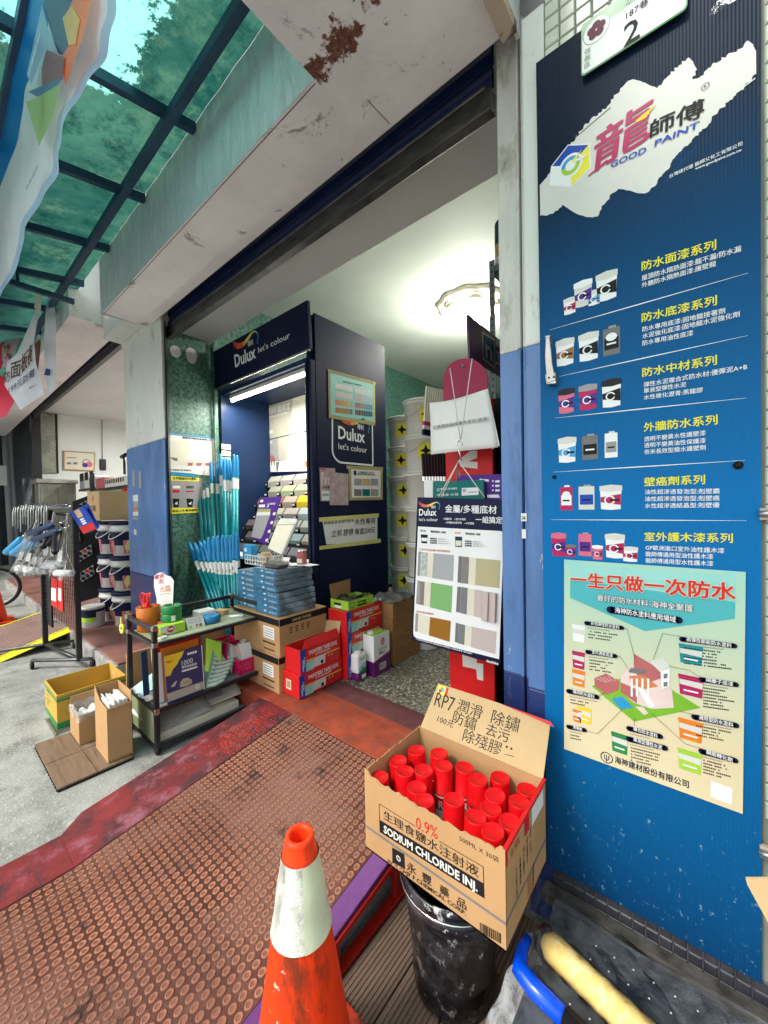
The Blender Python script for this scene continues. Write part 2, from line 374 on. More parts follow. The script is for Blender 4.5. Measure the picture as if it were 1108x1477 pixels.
film('clear_film', (.95, .96, .97), .2, .22); film('bag_film', (.97, .97, .98), .3, .10)
def milky(name, fac, col=(.75, .78, .80)):
    m, t, b, co = special(name); t.nodes.remove(b); tr = N(t, 'ShaderNodeBsdfTransparent'); tr.inputs[0].default_value = (.9, .92, .94, 1); pr = N(t, 'ShaderNodeBsdfPrincipled', Roughness=.25); pr.inputs['Base Color'].default_value = (*col, 1)
    bn = noise(t, co, 12, 6, .65, None, 1.5); bp = N(t, 'ShaderNodeBump', Strength=.8, Distance=.02); t.links.new(bn, bp.inputs['Height']); t.links.new(bp.outputs[0], pr.inputs['Normal'])
    mx = N(t, 'ShaderNodeMixShader'); mr = t.nodes.new('ShaderNodeMapRange'); t.links.new(bn, mr.inputs[0]); mr.inputs[1].default_value = .35; mr.inputs[2].default_value = .65; mr.inputs[3].default_value = fac*.4; mr.inputs[4].default_value = fac*1.6
    t.links.new(mr.outputs[0], mx.inputs[0]); t.links.new(tr.outputs[0], mx.inputs[1]); t.links.new(pr.outputs[0], mx.inputs[2]); t.links.new(mx.outputs[0], t.nodes['Material Output'].inputs[0])
milky('milky_film', .26); milky('sheet_film', .08, (.70, .74, .78))

# ================================================================== the setting
FL = .17                                                   # shop floor level
g = MB('concrete'); g.poly([(-200, -200, 0), (-.95, -200, 0), (-.95, 200, 0), (-200, 200, 0)])
g.poly([(-.95, -200, -.055), (200, -200, -.055), (200, 200, -.055), (-.95, 200, -.055)]); g.poly([(-.95, -200, 0), (-.95, -200, -.055), (-.95, 200, -.055), (-.95, 200, 0)][::-1])
struct('ground', g)
g = MB('terrazzo'); g.box(-3.9, 1.2, 1.93, 7.6, .02, FL); struct('shop_floor', g)
g = MB('maroon_mat'); g.box(-3.75, -.30, 1.752, 1.929, .02, FL+.004); g.mat = 'red_carpet'; g.box(-3.75, -.30, 1.435, 1.75, .02, FL+.006); struct('doorstep', g, .004)
g = MB('red_tile'); g.box(-10.3, -3.76, 1.02, 5.2, .15, FL); g.mat = 'concrete_side'; g.box(-10.3, -3.76, 1.0, 5.2, .0, .149); struct('neighbour_floor', g, .004)
# shop interior
g = MB('green_sponge'); g.box(-4.05, -3.9, 1.52, 7.75, FL, 3.68); struct('wall_left', g)
g = MB('green_sponge'); g.box(-4.05, 1.35, 7.6, 7.75, FL, 3.68); struct('wall_back', g)
g = MB('white_wall'); g.box(1.2, 1.35, 1.6, 7.6, FL, 3.68); struct('wall_right', g)
g = MB('plaster_ceiling'); g.box(-4.05, 1.35, 1.4, 7.75, 3.68, 3.8); struct('ceiling', g)
g = MB('plaster'); g.box(-3.9, 1.2, 1.62, 1.95, 3.15, 3.679); struct('inner_beam', g, .006)
# facade wall above the opening and right of the pillar, plain backing
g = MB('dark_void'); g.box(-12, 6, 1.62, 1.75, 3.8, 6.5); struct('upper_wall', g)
# ------------------------------------------------------------------ beams over the shop fronts
g = MB('beam_soffit'); g.box(-3.86, -.50, 1.012, 1.35, 3.10, 3.11)
g.mat = 'white_paint'; g.box(-3.86, -.50, 1.352, 1.356, 3.102, 3.8)
g.mat = 'beam_face'; g.add([(-3.90, 1.010, 3.10), (-.50, 1.010, 3.10), (-.50, 1.010, 4.6), (-3.90, 1.010, 4.6)], [(0, 1, 2, 3)])
g.add([(-3.90, 1.010, 3.10), (-3.86, 1.35, 3.10), (-3.86, 1.35, 4.6), (-3.90, 1.010, 4.6)], [(3, 2, 1, 0)])
g.mat = 'white_paint'; g.box(-.51, -.497, .50, 1.40, 3.101, 4.6)

g.mat = 'steel_bar'; sa, sb = P(487, 99, 'z', 3.0985), P(562, 179, 'z', 3.0985); g.add([sa, sa+Vector((.003, 0, 0)), sb+Vector((.003, 0, 0)), sb], [(0, 1, 2, 3)])
g.add([(-3.86, 1.022, 3.0988), (-1.16, 1.022, 3.0988), (-1.16, 1.026, 3.0988), (-3.86, 1.026, 3.0988)], [(0, 1, 2, 3)])
struct('front_beam', g)
g = MB('beam_rust'); g.add([(-1.15, .45, 3.098), (-.505, .45, 3.098), (-.505, 1.20, 3.098), (-1.15, 1.20, 3.098)], [(3, 2, 1, 0)])
g.mat = 'white_paint'; g.add([(-1.15, .45, 3.098), (-1.15, 1.008, 3.098), (-1.15, 1.008, 3.9), (-1.15, .45, 3.9)], [(3, 2, 1, 0)]); g.box(-1.149, -.51, .45, 1.0, 3.1, 3.9)
struct('side_beam', g)
g = MB('rust_lip'); g.box(-.54, -.487, 1.12, 1.345, 3.06, 3.096); struct('beam_lip', g, .003)
# neighbour's beam, stepped forward
g = MB('beam_soffit'); g.box(-13, -4.58, .94, 1.352, 3.285, 3.80)
g.mat = 'white_paint'; g.add([(-4.575, .935, 3.28), (-4.575, 1.40, 3.28), (-4.575, 1.40, 4.6), (-4.575, .935, 4.6)], [(0, 1, 2, 3)])
g.mat = 'beam_face'; g.add([(-13, .935, 3.28), (-4.575, .935, 3.28), (-4.575, .935, 4.6), (-13, .935, 4.6)], [(0, 1, 2, 3)])
struct('neighbour_beam', g)
g = MB('white_paint'); g.box(-4.57, -3.70, 1.352, 1.50, 3.105, 3.9); g.box(-4.57, -3.87, 1.20, 1.35, 3.14, 3.9); struct('lintel', g, .004)

# ------------------------------------------------------------------ shutters rolled up
def shutter(x0, x1, y, zb, label, zt=3.7):
    t = thing('roller_shutter', label, 'shutter', ((x0+x1)/2, y, zb), group=None)
    g = MB('shutter_blue'); n = 7
    for k in range(n):
        z = zb+.10+k*(zt-zb-.1)/n
        obj('slat', MB('shutter_blue').add([(x0, y, z), (x1, y, z), (x1, y-.012, z+.03), (x0, y-.012, z+.03), (x1, y, z+.075), (x0, y, z+.075), (x0, y+.012, z), (x1, y+.012, z), (x1, y+.012, z+.075), (x0, y+.012, z+.075)],
            [(0, 1, 2, 3), (3, 2, 4, 5), (7, 6, 9, 8), (0, 6, 7, 1), (5, 4, 8, 9)]), t)
    g = MB('steel_bar'); g.box(x0, x1, y-.02, y+.03, zb, zb+.085); g.tube([(x0+.02, y-.025, zb+.085), (x1-.02, y-.025, zb+.085)], .009, 8); obj('bottom_bar', g, t, bevel=.004)
    return t
shutter(-3.72, -.63, 1.47, 2.985, 'dark blue rolled-up shutter with grey steel bottom bar above the paint display cabinet')
shutter(-10.2, -4.58, 1.47, 3.27, 'dark blue rolled-up shutter over the left neighbouring room, fluorescent lamp below it', 3.75)
# guides
def guide(x, side, label, z1=3.2, top=None):
    t = thing('shutter_guide', label, 'shutter rail', (x, 1.45, FL))
    for (n_, a, b, m1, m2, m3) in (('upper_rail', 2.02, z1, 'white_dirty', 0, 0), ('middle_rail', .80, 2.02, 'blue_paint', 0, 0), ('lower_rail', FL, .80, 'navy_paint', 0, 0)):
        g = MB(m1)
        g.box(x, x+.085, 1.435, 1.447, a, b); g.box(x, x+.012, 1.447, 1.53, a, b); g.box(x+.092, x+.105, 1.425, 1.50, a, b); g.box(x+.012, x+.092, 1.52, 1.532, a, b)
        g.box(x+.072, x+.0845, 1.424, 1.434, a, b)
        obj(n_, g, t, bevel=.003)
    return t
gr_ = guide(-.60, 1, 'chipped white and blue metal shutter rail left of the blue advertising board')

# ------------------------------------------------------------------ right pillar: white over blue, tiled above the board
t = thing('pillar', 'white and blue pillar with pale mosaic tiles above and beside the blue advertising board', 'pillar', (0, 1.4, 0))
for nm, a, b, m_ in (('upper_face', 1.99, 3.098, 'white_paint'), ('middle_face', .80, 1.99, 'blue_paint'), ('lower_face', .0, .80, 'navy_paint')):
    g = MB(m_); g.hexa([(-.475, 1.35, a), (-.40, 1.35, a), (-.40, 1.5, a), (-.518, 1.5, a), (-.475, 1.35, b), (-.40, 1.35, b), (-.40, 1.5, b), (-.518, 1.5, b)])
    obj(nm, g, t, bevel=.006)
g = MB('dirty_grout'); M('dirty_grout', (.05, .05, .055), .9, var=.4); g.box(-.40, 1.3, 1.3515, 1.6, 0.0, .214); g.mat = 'grout'; g.box(-.40, .225, 1.352, 1.6, .2145, 3.7); g.mat = 'white_paint'; g.box(.2255, 1.3, 1.345, 1.6, .2145, 3.7); obj('core', g, t)
tm = None; cnt = 0
def tile_at(x, z, m_='tile_wall', sx=.043, sz=.043):
    global tm
    me = TM.get((m_, sx, sz))
    if me is None:
        g = MB(m_); c = .003; g.add([(0, 0, 0), (sx, 0, 0), (sx, 0, sz), (0, 0, sz), (c, -.004, c), (sx-c, -.004, c), (sx-c, -.004, sz-c), (c, -.004, sz-c)],
              [(4, 5, 6, 7), (0, 1, 5, 4), (1, 2, 6, 5), (2, 3, 7, 6), (3, 0, 4, 7)])
        o = obj('tile', g, None, world=False); me = TM[(m_, sx, sz)] = o.data
    else:
        o = bpy.data.objects.new('tile', me); C.objects.link(o)
    o.parent = t; o.location = (x-0, 1.352-1.4, z); return o
TM = {}
random.seed(3)
k = 0
for j in range(17):
    for i in range(11):
        x = -.398+i*.047; z = 2.80+j*.047
        if z < 2.88+.03*0 and i > 3: continue
        tile_at(x+random.uniform(-.0006, .0006), z); k += 1
for j in range(56):
    for i in range(2):
        z = 2.80-.047*(j+1)
        if z > .62: tile_at(-.398+(11+i)*.047, z); k += 1
for j in range(7, 17):
    for i in (11, 12): tile_at(-.398+i*.047, 2.80+j*.047-.0)
# dark tile plinth
pt = t
def dark(x, z): return tile_at(x, z, 'dark_tile', .030, .030)
nd = 0
for j in range(8):
    for i in range(17):
        if nd < 130: dark(-.398+i*.033, -.05+.066+j*.033-.03); nd += 1

# ------------------------------------------------------------------ blue advertising board on the pillar
YB = 1.338
bd = thing('advertising_board', 'tall blue fluted plastic board with white brush stroke, paint tub pictures and Chinese product lists', 'sign', (-.15, YB, .2))
m, nt_, b, co = special('board_print')
sx = nt_.nodes.new('ShaderNodeSeparateXYZ'); nt_.links.new(co, sx.inputs[0])
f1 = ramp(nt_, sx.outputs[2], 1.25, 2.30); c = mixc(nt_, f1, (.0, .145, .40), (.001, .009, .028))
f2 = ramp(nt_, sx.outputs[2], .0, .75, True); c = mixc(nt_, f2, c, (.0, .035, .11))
d = noise(nt_, co, 58, 6, .75, (1, 1, .7)); lowz = ramp(nt_, sx.outputs[2], .25, .8, True)
mu = nt_.nodes.new('ShaderNodeMath'); mu.operation = 'MULTIPLY_ADD'; nt_.links.new(lowz, mu.inputs[0]); mu.inputs[1].default_value = .10; nt_.links.new(d, mu.inputs[2])
c = mixc(nt_, ramp(nt_, mu.outputs[0], .705, .73), c, (.13, .25, .33))
d3 = noise(nt_, co, 4, 8, .75); c = mixc(nt_, ramp(nt_, d3, .62, .70), c, (.0, .05, .16))
nt_.links.new(c, b.inputs['Base Color']); b.inputs['Roughness'].default_value = .55; b.inputs['Specular IOR Level'].default_value = .15
wv = N(nt_, 'ShaderNodeTexWave', Scale=42.0); wv.bands_direction = 'X'; nt_.links.new(co, wv.inputs['Vector'])
bp = N(nt_, 'ShaderNodeBump', Strength=.35, Distance=.002); nt_.links.new(wv.outputs[1], bp.inputs['Height']); nt_.links.new(bp.outputs[0], b.inputs['Normal'])
fb = Fr((0, YB, 0), (1, 0, 0), (0, 0, 1))
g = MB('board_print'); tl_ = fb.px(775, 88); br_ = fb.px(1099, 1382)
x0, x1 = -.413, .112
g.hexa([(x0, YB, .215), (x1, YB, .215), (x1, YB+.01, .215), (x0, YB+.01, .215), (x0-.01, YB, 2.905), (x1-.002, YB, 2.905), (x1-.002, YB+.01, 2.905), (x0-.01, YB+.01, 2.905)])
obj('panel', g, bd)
# white brush stroke traced as a flat printed shape
art = MB('off_white')
br = [(60, 850), (110, 780), (200, 665), (250, 600), (290, 555), (330, 520), (380, 480), (400, 440), (440, 400), (480, 367), (520, 372), (560, 390), (600, 405), (650, 350), (700, 300), (745, 265), (765, 285), (782, 320), (760, 365), (800, 350),
      (850, 300), (920, 255), (980, 225), (1015, 187), (1040, 205), (1053, 235), (1055, 340), (1000, 400), (950, 445), (900, 495), (860, 530), (820, 590), (760, 640), (700, 700), (660, 755), (620, 810), (580, 860), (545, 888), (500, 885), (470, 875), (420, 868),
      (390, 890), (355, 940), (325, 995), (280, 997), (235, 985), (200, 965), (165, 940), (130, 970), (95, 990), (62, 992)]
K1 = lambda x, y: (760+.314*x, .314*y)
random.seed(5)
pts = []
for i, p in enumerate(br):
    q = br[(i+1) % len(br)]; n_ = max(1, int(math.hypot(q[0]-p[0], q[1]-p[1])//11)) if i not in (25, len(br)-1) else 1
    for j in range(n_):
        s_ = j/n_; jit = random.uniform(-5, 5) if j else 0
        pts.append((max(60, min(1054, p[0]+(q[0]-p[0])*s_+jit)), p[1]+(q[1]-p[1])*s_+jit*.9))
fb.ppoly(art, 'off_white', [K1(*p) for p in pts], .0008)
for a_, b_, w_ in (((215, 640), (385, 495), 7), ((800, 365), (838, 312), 9), ((990, 405), (1050, 360), 5)):
    p, q = fb.px(*K1(*a_)), fb.px(*K1(*b_)); fb.line(art, 'navy_board' if w_ == 7 else 'off_white', p, q, .003, .0012)
# hexagon emblem
hx = [(112, 765), (190, 665), (290, 660), (296, 770), (205, 862), (105, 855)]
fb.ppoly(art, 'white', [K1(*p) for p in hx], .0012)
hc = (202, 762); sc = lambda k_: [K1(hc[0]+(x-hc[0])*k_, hc[1]+(y-hc[1])*k_) for x, y in hx]
hh = sc(.94); fb.ppoly(art, 'blue', [hh[0], hh[1], hh[2], K1(*hc)], .0016); fb.ppoly(art, 'lemon', [hh[2], hh[3], hh[4], K1(*hc)], .0016); fb.ppoly(art, 'white', [hh[4], hh[5], hh[0], K1(*hc)], .0016)
cc_ = fb.px(*K1(*hc)); rr = .034
fb.disc(art, 'white', cc_, rr, .002, 28, ry=rr*1.05); fb.disc(art, 'sky_blue', cc_, rr*.8, .0024, 28, a0=0, a1=math.pi); fb.disc(art, 'lime', cc_, rr*.8, .0024, 28, a0=math.pi, a1=2*math.pi)
fb.disc(art, 'white', cc_, rr*.45, .0028, 24); fb.rect(art, 'white', cc_[0], cc_[0]+rr*1.25, cc_[1]+.002, cc_[1]+.010, .003); fb.poly(art, 'lemon', [(cc_[0]+.004, cc_[1]+.012), (cc_[0]+.034, cc_[1]+.030), (cc_[0]+.010, cc_[1]+.002)], .0032)
for a_, b_, a2, b2 in (((793, 476), (1079, 394), 0, 0), ((807, 543), (1079, 484), 0, 0), ((801, 603), (1077, 574), 0, 0), ((798, 681), (1075, 664), 0, 0), ((795, 749.5), (1077, 751), 0, 0)):
    p, q = fb.px(*a_), fb.px(*b_); mid = ((p[0]+q[0])/2, (p[1]+q[1])/2)
    fb.line(art, 'white', p, mid, .0006, .001, .003); fb.line(art, 'white', mid, q, .003, .001, .0006)
# tubs and cans printed on the board
def can(x, y, w_, h_, body, lid, label, kind='tub', n=.001):
    c = fb.px(x, y); e = fb.px(x+w_, y); w = abs(e[0]-c[0]); h = abs(fb.px(x, y+h_)[1]-c[1]); a, b_ = c[0], c[1]-h
    if kind == 'tub':
        fb.poly(art, body, [(a-.43*w, b_+.02*h), (a, b_-.015*h), (a+.43*w, b_+.02*h), (a+.47*w, b_+.8*h), (a-.47*w, b_+.8*h)], n)
        fb.poly(art, lid, [(a-.5*w, b_+.76*h), (a, b_+.72*h), (a+.5*w, b_+.76*h), (a+.5*w, b_+.95*h), (a, b_+h), (a-.5*w, b_+.95*h)], n+.0004)
        fb.poly(art, label, [(a-.44*w, b_+.30*h), (a+.44*w, b_+.18*h), (a+.45*w, b_+.62*h), (a-.45*w, b_+.5*h)], n+.0006)
        fb.disc(art, 'white', (a-.05*w, b_+.38*h), .24*w, n+.0008, 14, r2=.17*w); fb.rect(art, 'ink', a-.02*w, a+.38*w, b_+.34*h, b_+.42*h, n+.0009)
    else:
        fb.rect(art, body, a-.45*w, a+.45*w, b_, b_+.93*h, n); fb.rect(art, lid, a-.15*w, a+.25*w, b_+.93*h, b_+h, n)
        fb.rect(art, label, a-.38*w, a+.38*w, b_+.2*h, b_+.6*h, n+.0004); fb.disc(art, 'white', (a, b_+.62*h), .3*w, n+.0006, 14, ry=.14*h) if kind == 'can' else 0
        fb.rect(art, 'ink' if label != 'ink' else 'white', a-.25*w, a+.25*w, b_+.36*h, b_+.42*h, n+.0008)
for q in ((875, 391, 33, 42, 'white', 'off_white', 'ink'), (841, 404, 28, 38, 'off_white', 'white', 'purple'), (857, 418, 19, 22, 'white', 'off_white', 'sky_blue'), (822, 429, 19, 24, 'white', 'off_white', 'magenta'),
          (815, 488, 28, 39, 'white', 'off_white', 'card_brown'), (849, 479, 31, 41, 'white', 'off_white', 'ink'), (882, 470, 28, 42, 'midgrey', 'grey', 'ink', 'can'),
          (817, 560, 25, 36, 'pink', 'black', 'purple'), (848, 554, 28, 37, 'magenta', 'grey', 'purple'), (882, 546, 30, 41, 'white', 'black', 'ink'),
          (818, 630, 28, 37, 'white', 'off_white', 'sky_blue'), (851, 626, 26, 37, 'midgrey', 'grey', 'ink', 'tin'), (881.5, 622, 21, 38, 'white', 'off_white', 'grey', 'tin'),
          (817, 700, 20, 36, 'magenta', 'white', 'white', 'can'), (846, 699, 26, 36, 'off_white', 'grey', 'blue', 'tin'), (881, 699, 34, 36, 'white', 'off_white', 'magenta'),
          (806, 768, 22, 34, 'magenta', 'pink', 'purple'), (823, 785, 17, 18, 'magenta', 'midgrey', 'purple'), (844, 768, 21, 34, 'pink', 'grey', 'purple', 'tin'), (862, 786, 16, 21, 'pink', 'white', 'magenta'), (887, 769, 30, 36, 'white', 'off_white', 'magenta'), (909, 788, 24, 22, 'white', 'off_white', 'magenta')):
    can(*q)
obj('artwork', art, bd)
tx = MB('ink')
fb.ptext(tx, 'magenta', '龍', K1(300, 800), K1(562, 640), 54, .02, .003, .12)
fb.line(tx, 'magenta', fb.px(*K1(283, 812)), fb.px(*K1(372, 740)), .004, .0031, .009)
fb.poly(tx, 'yellow', [fb.px(*K1(*p)) for p in ((500, 558), (596, 478), (548, 545), (505, 566))], .0036)
fb.ptext(tx, 'ink', '師傅', K1(566, 640), K1(812, 535), 25, .025, .003, .05)
fb.ptext(tx, 'blue', 'GOOD', K1(384, 775), K1(548, 703), 8.5, .02, .003, .15)
fb.ptext(tx, 'blue', 'PAINT', K1(586, 676), K1(790, 587), 8.5, .02, .003, .15)
fb.disc(tx, 'ink', fb.px(*K1(820, 400)), .0085, .003, 18, r2=.0072); fb.ptext(tx, 'ink', 'R', K1(814, 408), K1(827, 402), 4, 0, .003)
for s_, a_, b_, h_ in (('台灣總代理 龍師父化工有限公司', (965.7, 257.5), (1071, 210), 5.5), ('www.goodpaint.com.tw', (1003, 245.5), (1070, 218), 4)): fb.ptext(tx, 'white', s_, a_, b_, h_, .01)
HD = (('防水面漆系列', (926, 391), (1033, 360), 13.5), ('防水底漆系列', (926, 465), (1034, 440), 13), ('防水中材系列', (927, 544), (1034, 526), 13), ('外牆防水系列', (929, 623), (1035, 612), 13), ('壁癌劑系列', (929.6, 701.5), (1017, 698), 12.5), ('室外護木漆系列', (930, 780), (1057, 783), 12.5))
for s_, a_, b_, h_ in HD: fb.ptext(tx, 'lemon', s_, a_, b_, h_, .025)
for s_, a_, b_, h_ in (('屋頂防水隔熱面漆:龍不漏/防水漏', (926, 405.5), (1069, 363), 8), ('外牆防水隔熱面漆:護壁龍', (926, 415.5), (1033, 384), 7.5),
    ('防水專用底漆:固地龍接著劑', (927, 479), (1046, 452), 7.5), ('水泥強化底漆:固地龍水泥強化劑', (927, 489), (1067, 457), 7.5), ('防水專用油性底漆', (927, 499), (1000, 484), 7.5),
    ('彈性水泥複合式防水材:優彈泥A+B', (929, 559), (1078, 533), 7.5), ('單液型彈性水泥', (929, 567.5), (990, 558), 7), ('水性橡化瀝青:黑龍膠', (929, 577), (1014, 566), 7),
    ('透明不變黃水性護壁漆', (929.6, 637), (1018, 628), 7), ('透明不變黃油性保護漆', (929.6, 646), (1018, 639), 7), ('奈米長效型撥水護壁劑', (929.6, 655.5), (1018, 649), 7),
    ('油性超滲透發泡型:剋壁霸', (930.5, 713), (1038, 712), 7), ('油性超滲透發泡型:剋壁癌', (930.5, 723), (1038, 722), 7), ('水性超滲透結晶型:剋壁優', (930.5, 733), (1038, 732), 7),
    ('GP歐洲進口室外油性護木漆', (931.5, 793), (1045, 798), 7), ('龍師傅通用型油性護木漆', (931.5, 802.3), (1029, 806.7), 7), ('龍師傅通用型水性護木漆', (931.5, 811.6), (1029, 816.7), 7)):
    fb.ptext(tx, 'white', s_, a_, b_, h_, .012)
obj('lettering', tx, bd)

# ------------------------------------------------------------------ waterproofing poster taped to the board
fp = Fr((0, YB-.004, 0), (1, 0, 0), (0, 0, 1)); K4 = lambda x, y: (780+.296*x, 800+.296*y)
ps = thing('poster', 'cream and green waterproofing poster with cutaway house, on the lower blue board', 'poster', (-.13, YB-.004, .55))
m, nt_, b, co = special('poster_print')
sx = nt_.nodes.new('ShaderNodeSeparateXYZ'); nt_.links.new(co, sx.inputs[0]); f1 = ramp(nt_, sx.outputs[2], .25, .75)
c = mixc(nt_, f1, (.70, .60, .38), (.30, .62, .50)); nt_.links.new(c, b.inputs['Base Color']); b.inputs['Roughness'].default_value = .3
g = MB('poster_print'); cor = [fp.px(*p) for p in ((814, 1080), (1071.6, 1174), (1076, 825), (814, 807))]
g.slab([fp.pt(a, b_, .001) for a, b_ in cor], (0, .002, 0)); obj('sheet', g, ps)
art = MB(); pp = lambda mat, pts, n=.0016: fp.ppoly(art, mat, [K4(*p) for p in pts], n)
M('poster_teal', (.06, .42, .45), .35, var=.05); M('poster_teal_light', (.28, .60, .55), .35, var=.05); M('brick_print', (.42, .12, .12), .5, var=.1); M('wood_print', (.55, .19, .07), .5); M('grass_print', (.18, .42, .03), .5); M('pale_pink', (.70, .55, .52), .5)
pp('poster_teal_light', [(118, 28), (185, 34), (210, 52), (885, 100), (905, 82), (948, 86), (946, 312), (510, 372), (145, 210), (145, 60), (118, 40)])
pp('poster_teal', [(145, 120), (948, 230), (946, 312), (510, 372), (145, 210)], .002)
pp('grass_print', [(250, 640), (345, 600), (600, 632), (780, 745), (455, 812)], .002)
pp('sky_blue', [(345, 700), (400, 690), (452, 745), (392, 752)], .0024)
pp('brick_print', [(262, 600), (320, 578), (385, 618), (380, 660), (322, 682), (265, 640)], .0024)
for k_ in range(6): fp.line(art, 'pale_pink', fp.px(*K4(268+k_*20, 600-k_*3)), fp.px(*K4(318+k_*12, 622-k_*2)), .0012, .0028)
pp('pale_pink', [(390, 600), (430, 545), (560, 590), (640, 660), (650, 745), (540, 750), (455, 720), (392, 665)], .0026)
pp('brick_print', [(455, 482), (585, 560), (590, 600), (520, 625), (455, 570)], .003); pp('brick_print', [(390, 620), (470, 655), (470, 725), (392, 668)], .003)
pp('wood_print', [(432, 590), (500, 585), (575, 640), (500, 655), (440, 625)], .0034); pp('off_white', [(530, 520), (600, 500), (632, 545), (582, 570)], .0036); pp('white', [(585, 568), (630, 550), (628, 640), (590, 655)], .0034)
pp('white', [(470, 640), (500, 650), (560, 735), (530, 745)], .004); pp('midgrey', [(440, 550), (520, 560), (500, 580), (430, 572)], .004); pp('pale_pink', [(460, 738), (500, 740), (525, 772), (505, 780)], .003)
for x_ in (440, 465, 492, 520): pp('white', [(x_, 600), (x_+10, 602), (x_+10, 690), (x_, 688)], .0044)
for x_, y_ in ((600, 580), (600, 620)): pp('midgrey', [(x_, y_), (x_+18, y_-4), (x_+18, y_+18), (x_, y_+22)], .0044)
for a_, b_ in (((397, 355), (422, 358)), ((422, 358), (462, 510)), ((365, 490), (385, 492)), ((385, 492), (440, 570)), ((690, 398), (595, 382)), ((595, 382), (550, 508)), ((785, 600), (722, 560)), ((722, 560), (628, 542)), ((752, 778), (680, 760)), ((785, 942), (705, 918)), ((705, 918), (540, 770)), ((215, 853), (278, 870)), ((278, 870), (402, 748)), ((275, 690), (315, 672)), ((458, 830), (458, 795))):
    fp.line(art, 'ink', fp.px(*K4(*a_)), fp.px(*K4(*b_)), .0009, .0048)
def pcan(x, y, w_, h_, col):
    c = fp.px(*K4(x, y)); w = .0007*w_*.9; h = abs(fp.px(*K4(x, y+h_))[1]-c[1]); a, b_ = c[0], c[1]-h
    fp.poly(art, col, [(a-.45*w, b_), (a+.45*w, b_), (a+.5*w, b_+.85*h), (a-.5*w, b_+.85*h)], .002); fp.poly(art, 'off_white', [(a-.46*w, b_+.5*h), (a+.46*w, b_+.45*h), (a+.48*w, b_+.75*h), (a-.48*w, b_+.75*h)], .0024)
    fp.rect(art, col, a-.52*w, a+.52*w, b_+.86*h, b_+h, .0026); fp.rect(art, 'white', a-.3*w, a+.3*w, b_+.2*h, b_+.28*h, .0028)
for q in ((185, 342, 58, 82, 'white'), (185, 472, 58, 82, 'magenta'), (185, 562, 58, 78, 'orange'), (178, 755, 40, 60, 'orange'), (215, 742, 62, 78, 'yellow'), (385, 870, 68, 95, 'green'), (732, 440, 80, 92, 'teal'), (732, 590, 84, 98, 'magenta'), (730, 805, 82, 100, 'orange'), (727, 955, 82, 100, 'lime')): pcan(*q)
tx = MB('ink')
pills = (((225, 322), (397, 345), 20, '彩色彈性防水塗料', 3), ((230, 462), (365, 482), 20, '室外透氣底漆', 4), ((138, 652), (276, 680), 22, '通用防水塗料', 2), ((138, 826), (216, 842), 20, '透明劑', 2), ((432, 832), (583, 870), 24, '複合防水塗料', 0), ((432, 882), (605, 925), 26, '單液型彈性水泥', 5),
         ((690, 398), (942, 430), 24, '高彈性節能防水塗料', 6), ((785, 594), (950, 618), 24, '陽離子底漆', 7), ((750, 775), (950, 815), 26, '通用型防水塗料', 4), ((785, 942), (946, 985), 26, '鋼筋轉化劑', 5), ((342, 250), (672, 300), 34, '海神防水塗料應用場域', -1))
random.seed(8)
for a_, b_, h_, s_, nl in pills:
    p = [fp.px(*K4(a_[0], a_[1]+h_)), fp.px(*K4(b_[0], b_[1]+h_)), fp.px(*K4(*b_)), fp.px(*K4(*a_))]; fp.poly(art, 'navy_board', p, .0052)
    ph = abs(p[0][1]-p[3][1])
    for e_, r_ in (((p[0][0], (p[0][1]+p[3][1])/2), ph/2), ((p[1][0], (p[1][1]+p[2][1])/2), abs(p[1][1]-p[2][1])/2)): fp.disc(art, 'navy_board', e_, r_, .0052, 12)
    fp.ptext(tx, 'white', s_, K4(a_[0]+22, a_[1]+h_-3), K4(b_[0]-12, b_[1]+h_-4), h_*.25, .015, .006)
    sl_ = (b_[1]-a_[1])/(b_[0]-a_[0])
    for j in range(max(0, nl)+1):
        if nl < 0: continue
        wl = random.uniform(.5, .95)*(b_[0]-a_[0])*(1 if j else 1.05); x_ = a_[0]+(8 if j else 4); y_ = a_[1]+h_+14+j*15
        for k_ in range(int(wl/9)):
            if random.random() < .12 and j: continue
            xx = x_+k_*9; yy = y_+sl_*(xx-a_[0]); fp.line(tx, 'ink' if j else 'midgrey', fp.px(*K4(xx, yy)), fp.px(*K4(xx+6.5, yy+sl_*6.5)), .0035 if j else .002, .0022)
for mt_, bo, n_ in (('white', .075, .006), ('wood_print', .045, .0066), ('red_gloss', .012, .0072)): fp.ptext(tx, mt_, '一生只做一次防水', K4(150, 150), K4(948, 222), 20, bo, n_)
fp.ptext(tx, 'ink', '最好的防水材料-海神全聚匯', K4(278, 222), K4(742, 278), 9, .05, .0055); fp.ptext(tx, 'white', '最好的防水材料-海神全聚匯', K4(278, 222), K4(742, 278), 9, .012, .006)
fp.ptext(tx, 'navy_board', '海神建材股份有限公司', K4(362, 1012), K4(722, 1138), 10, .02, .002)
c_ = fp.px(*K4(322, 988)); fp.disc(tx, 'navy_board', c_, .017, .002, 22, r2=.0145)
for dx_ in (-.006, 0, .006): fp.rect(tx, 'navy_board', c_[0]+dx_-.001, c_[0]+dx_+.001, c_[1]-(.012 if dx_ == 0 else .002), c_[1]+.009, .0022)
fp.disc(tx, 'navy_board', (c_[0], c_[1]-.001), .0072, .0021, 12, r2=.005, a0=math.pi, a1=2*math.pi)
fp.ppoly(art, 'white', [K4(830, 1100), K4(935, 1138), K4(932, 1218), K4(828, 1178)], .002)
obj('artwork', art, ps); obj('lettering', tx, ps)

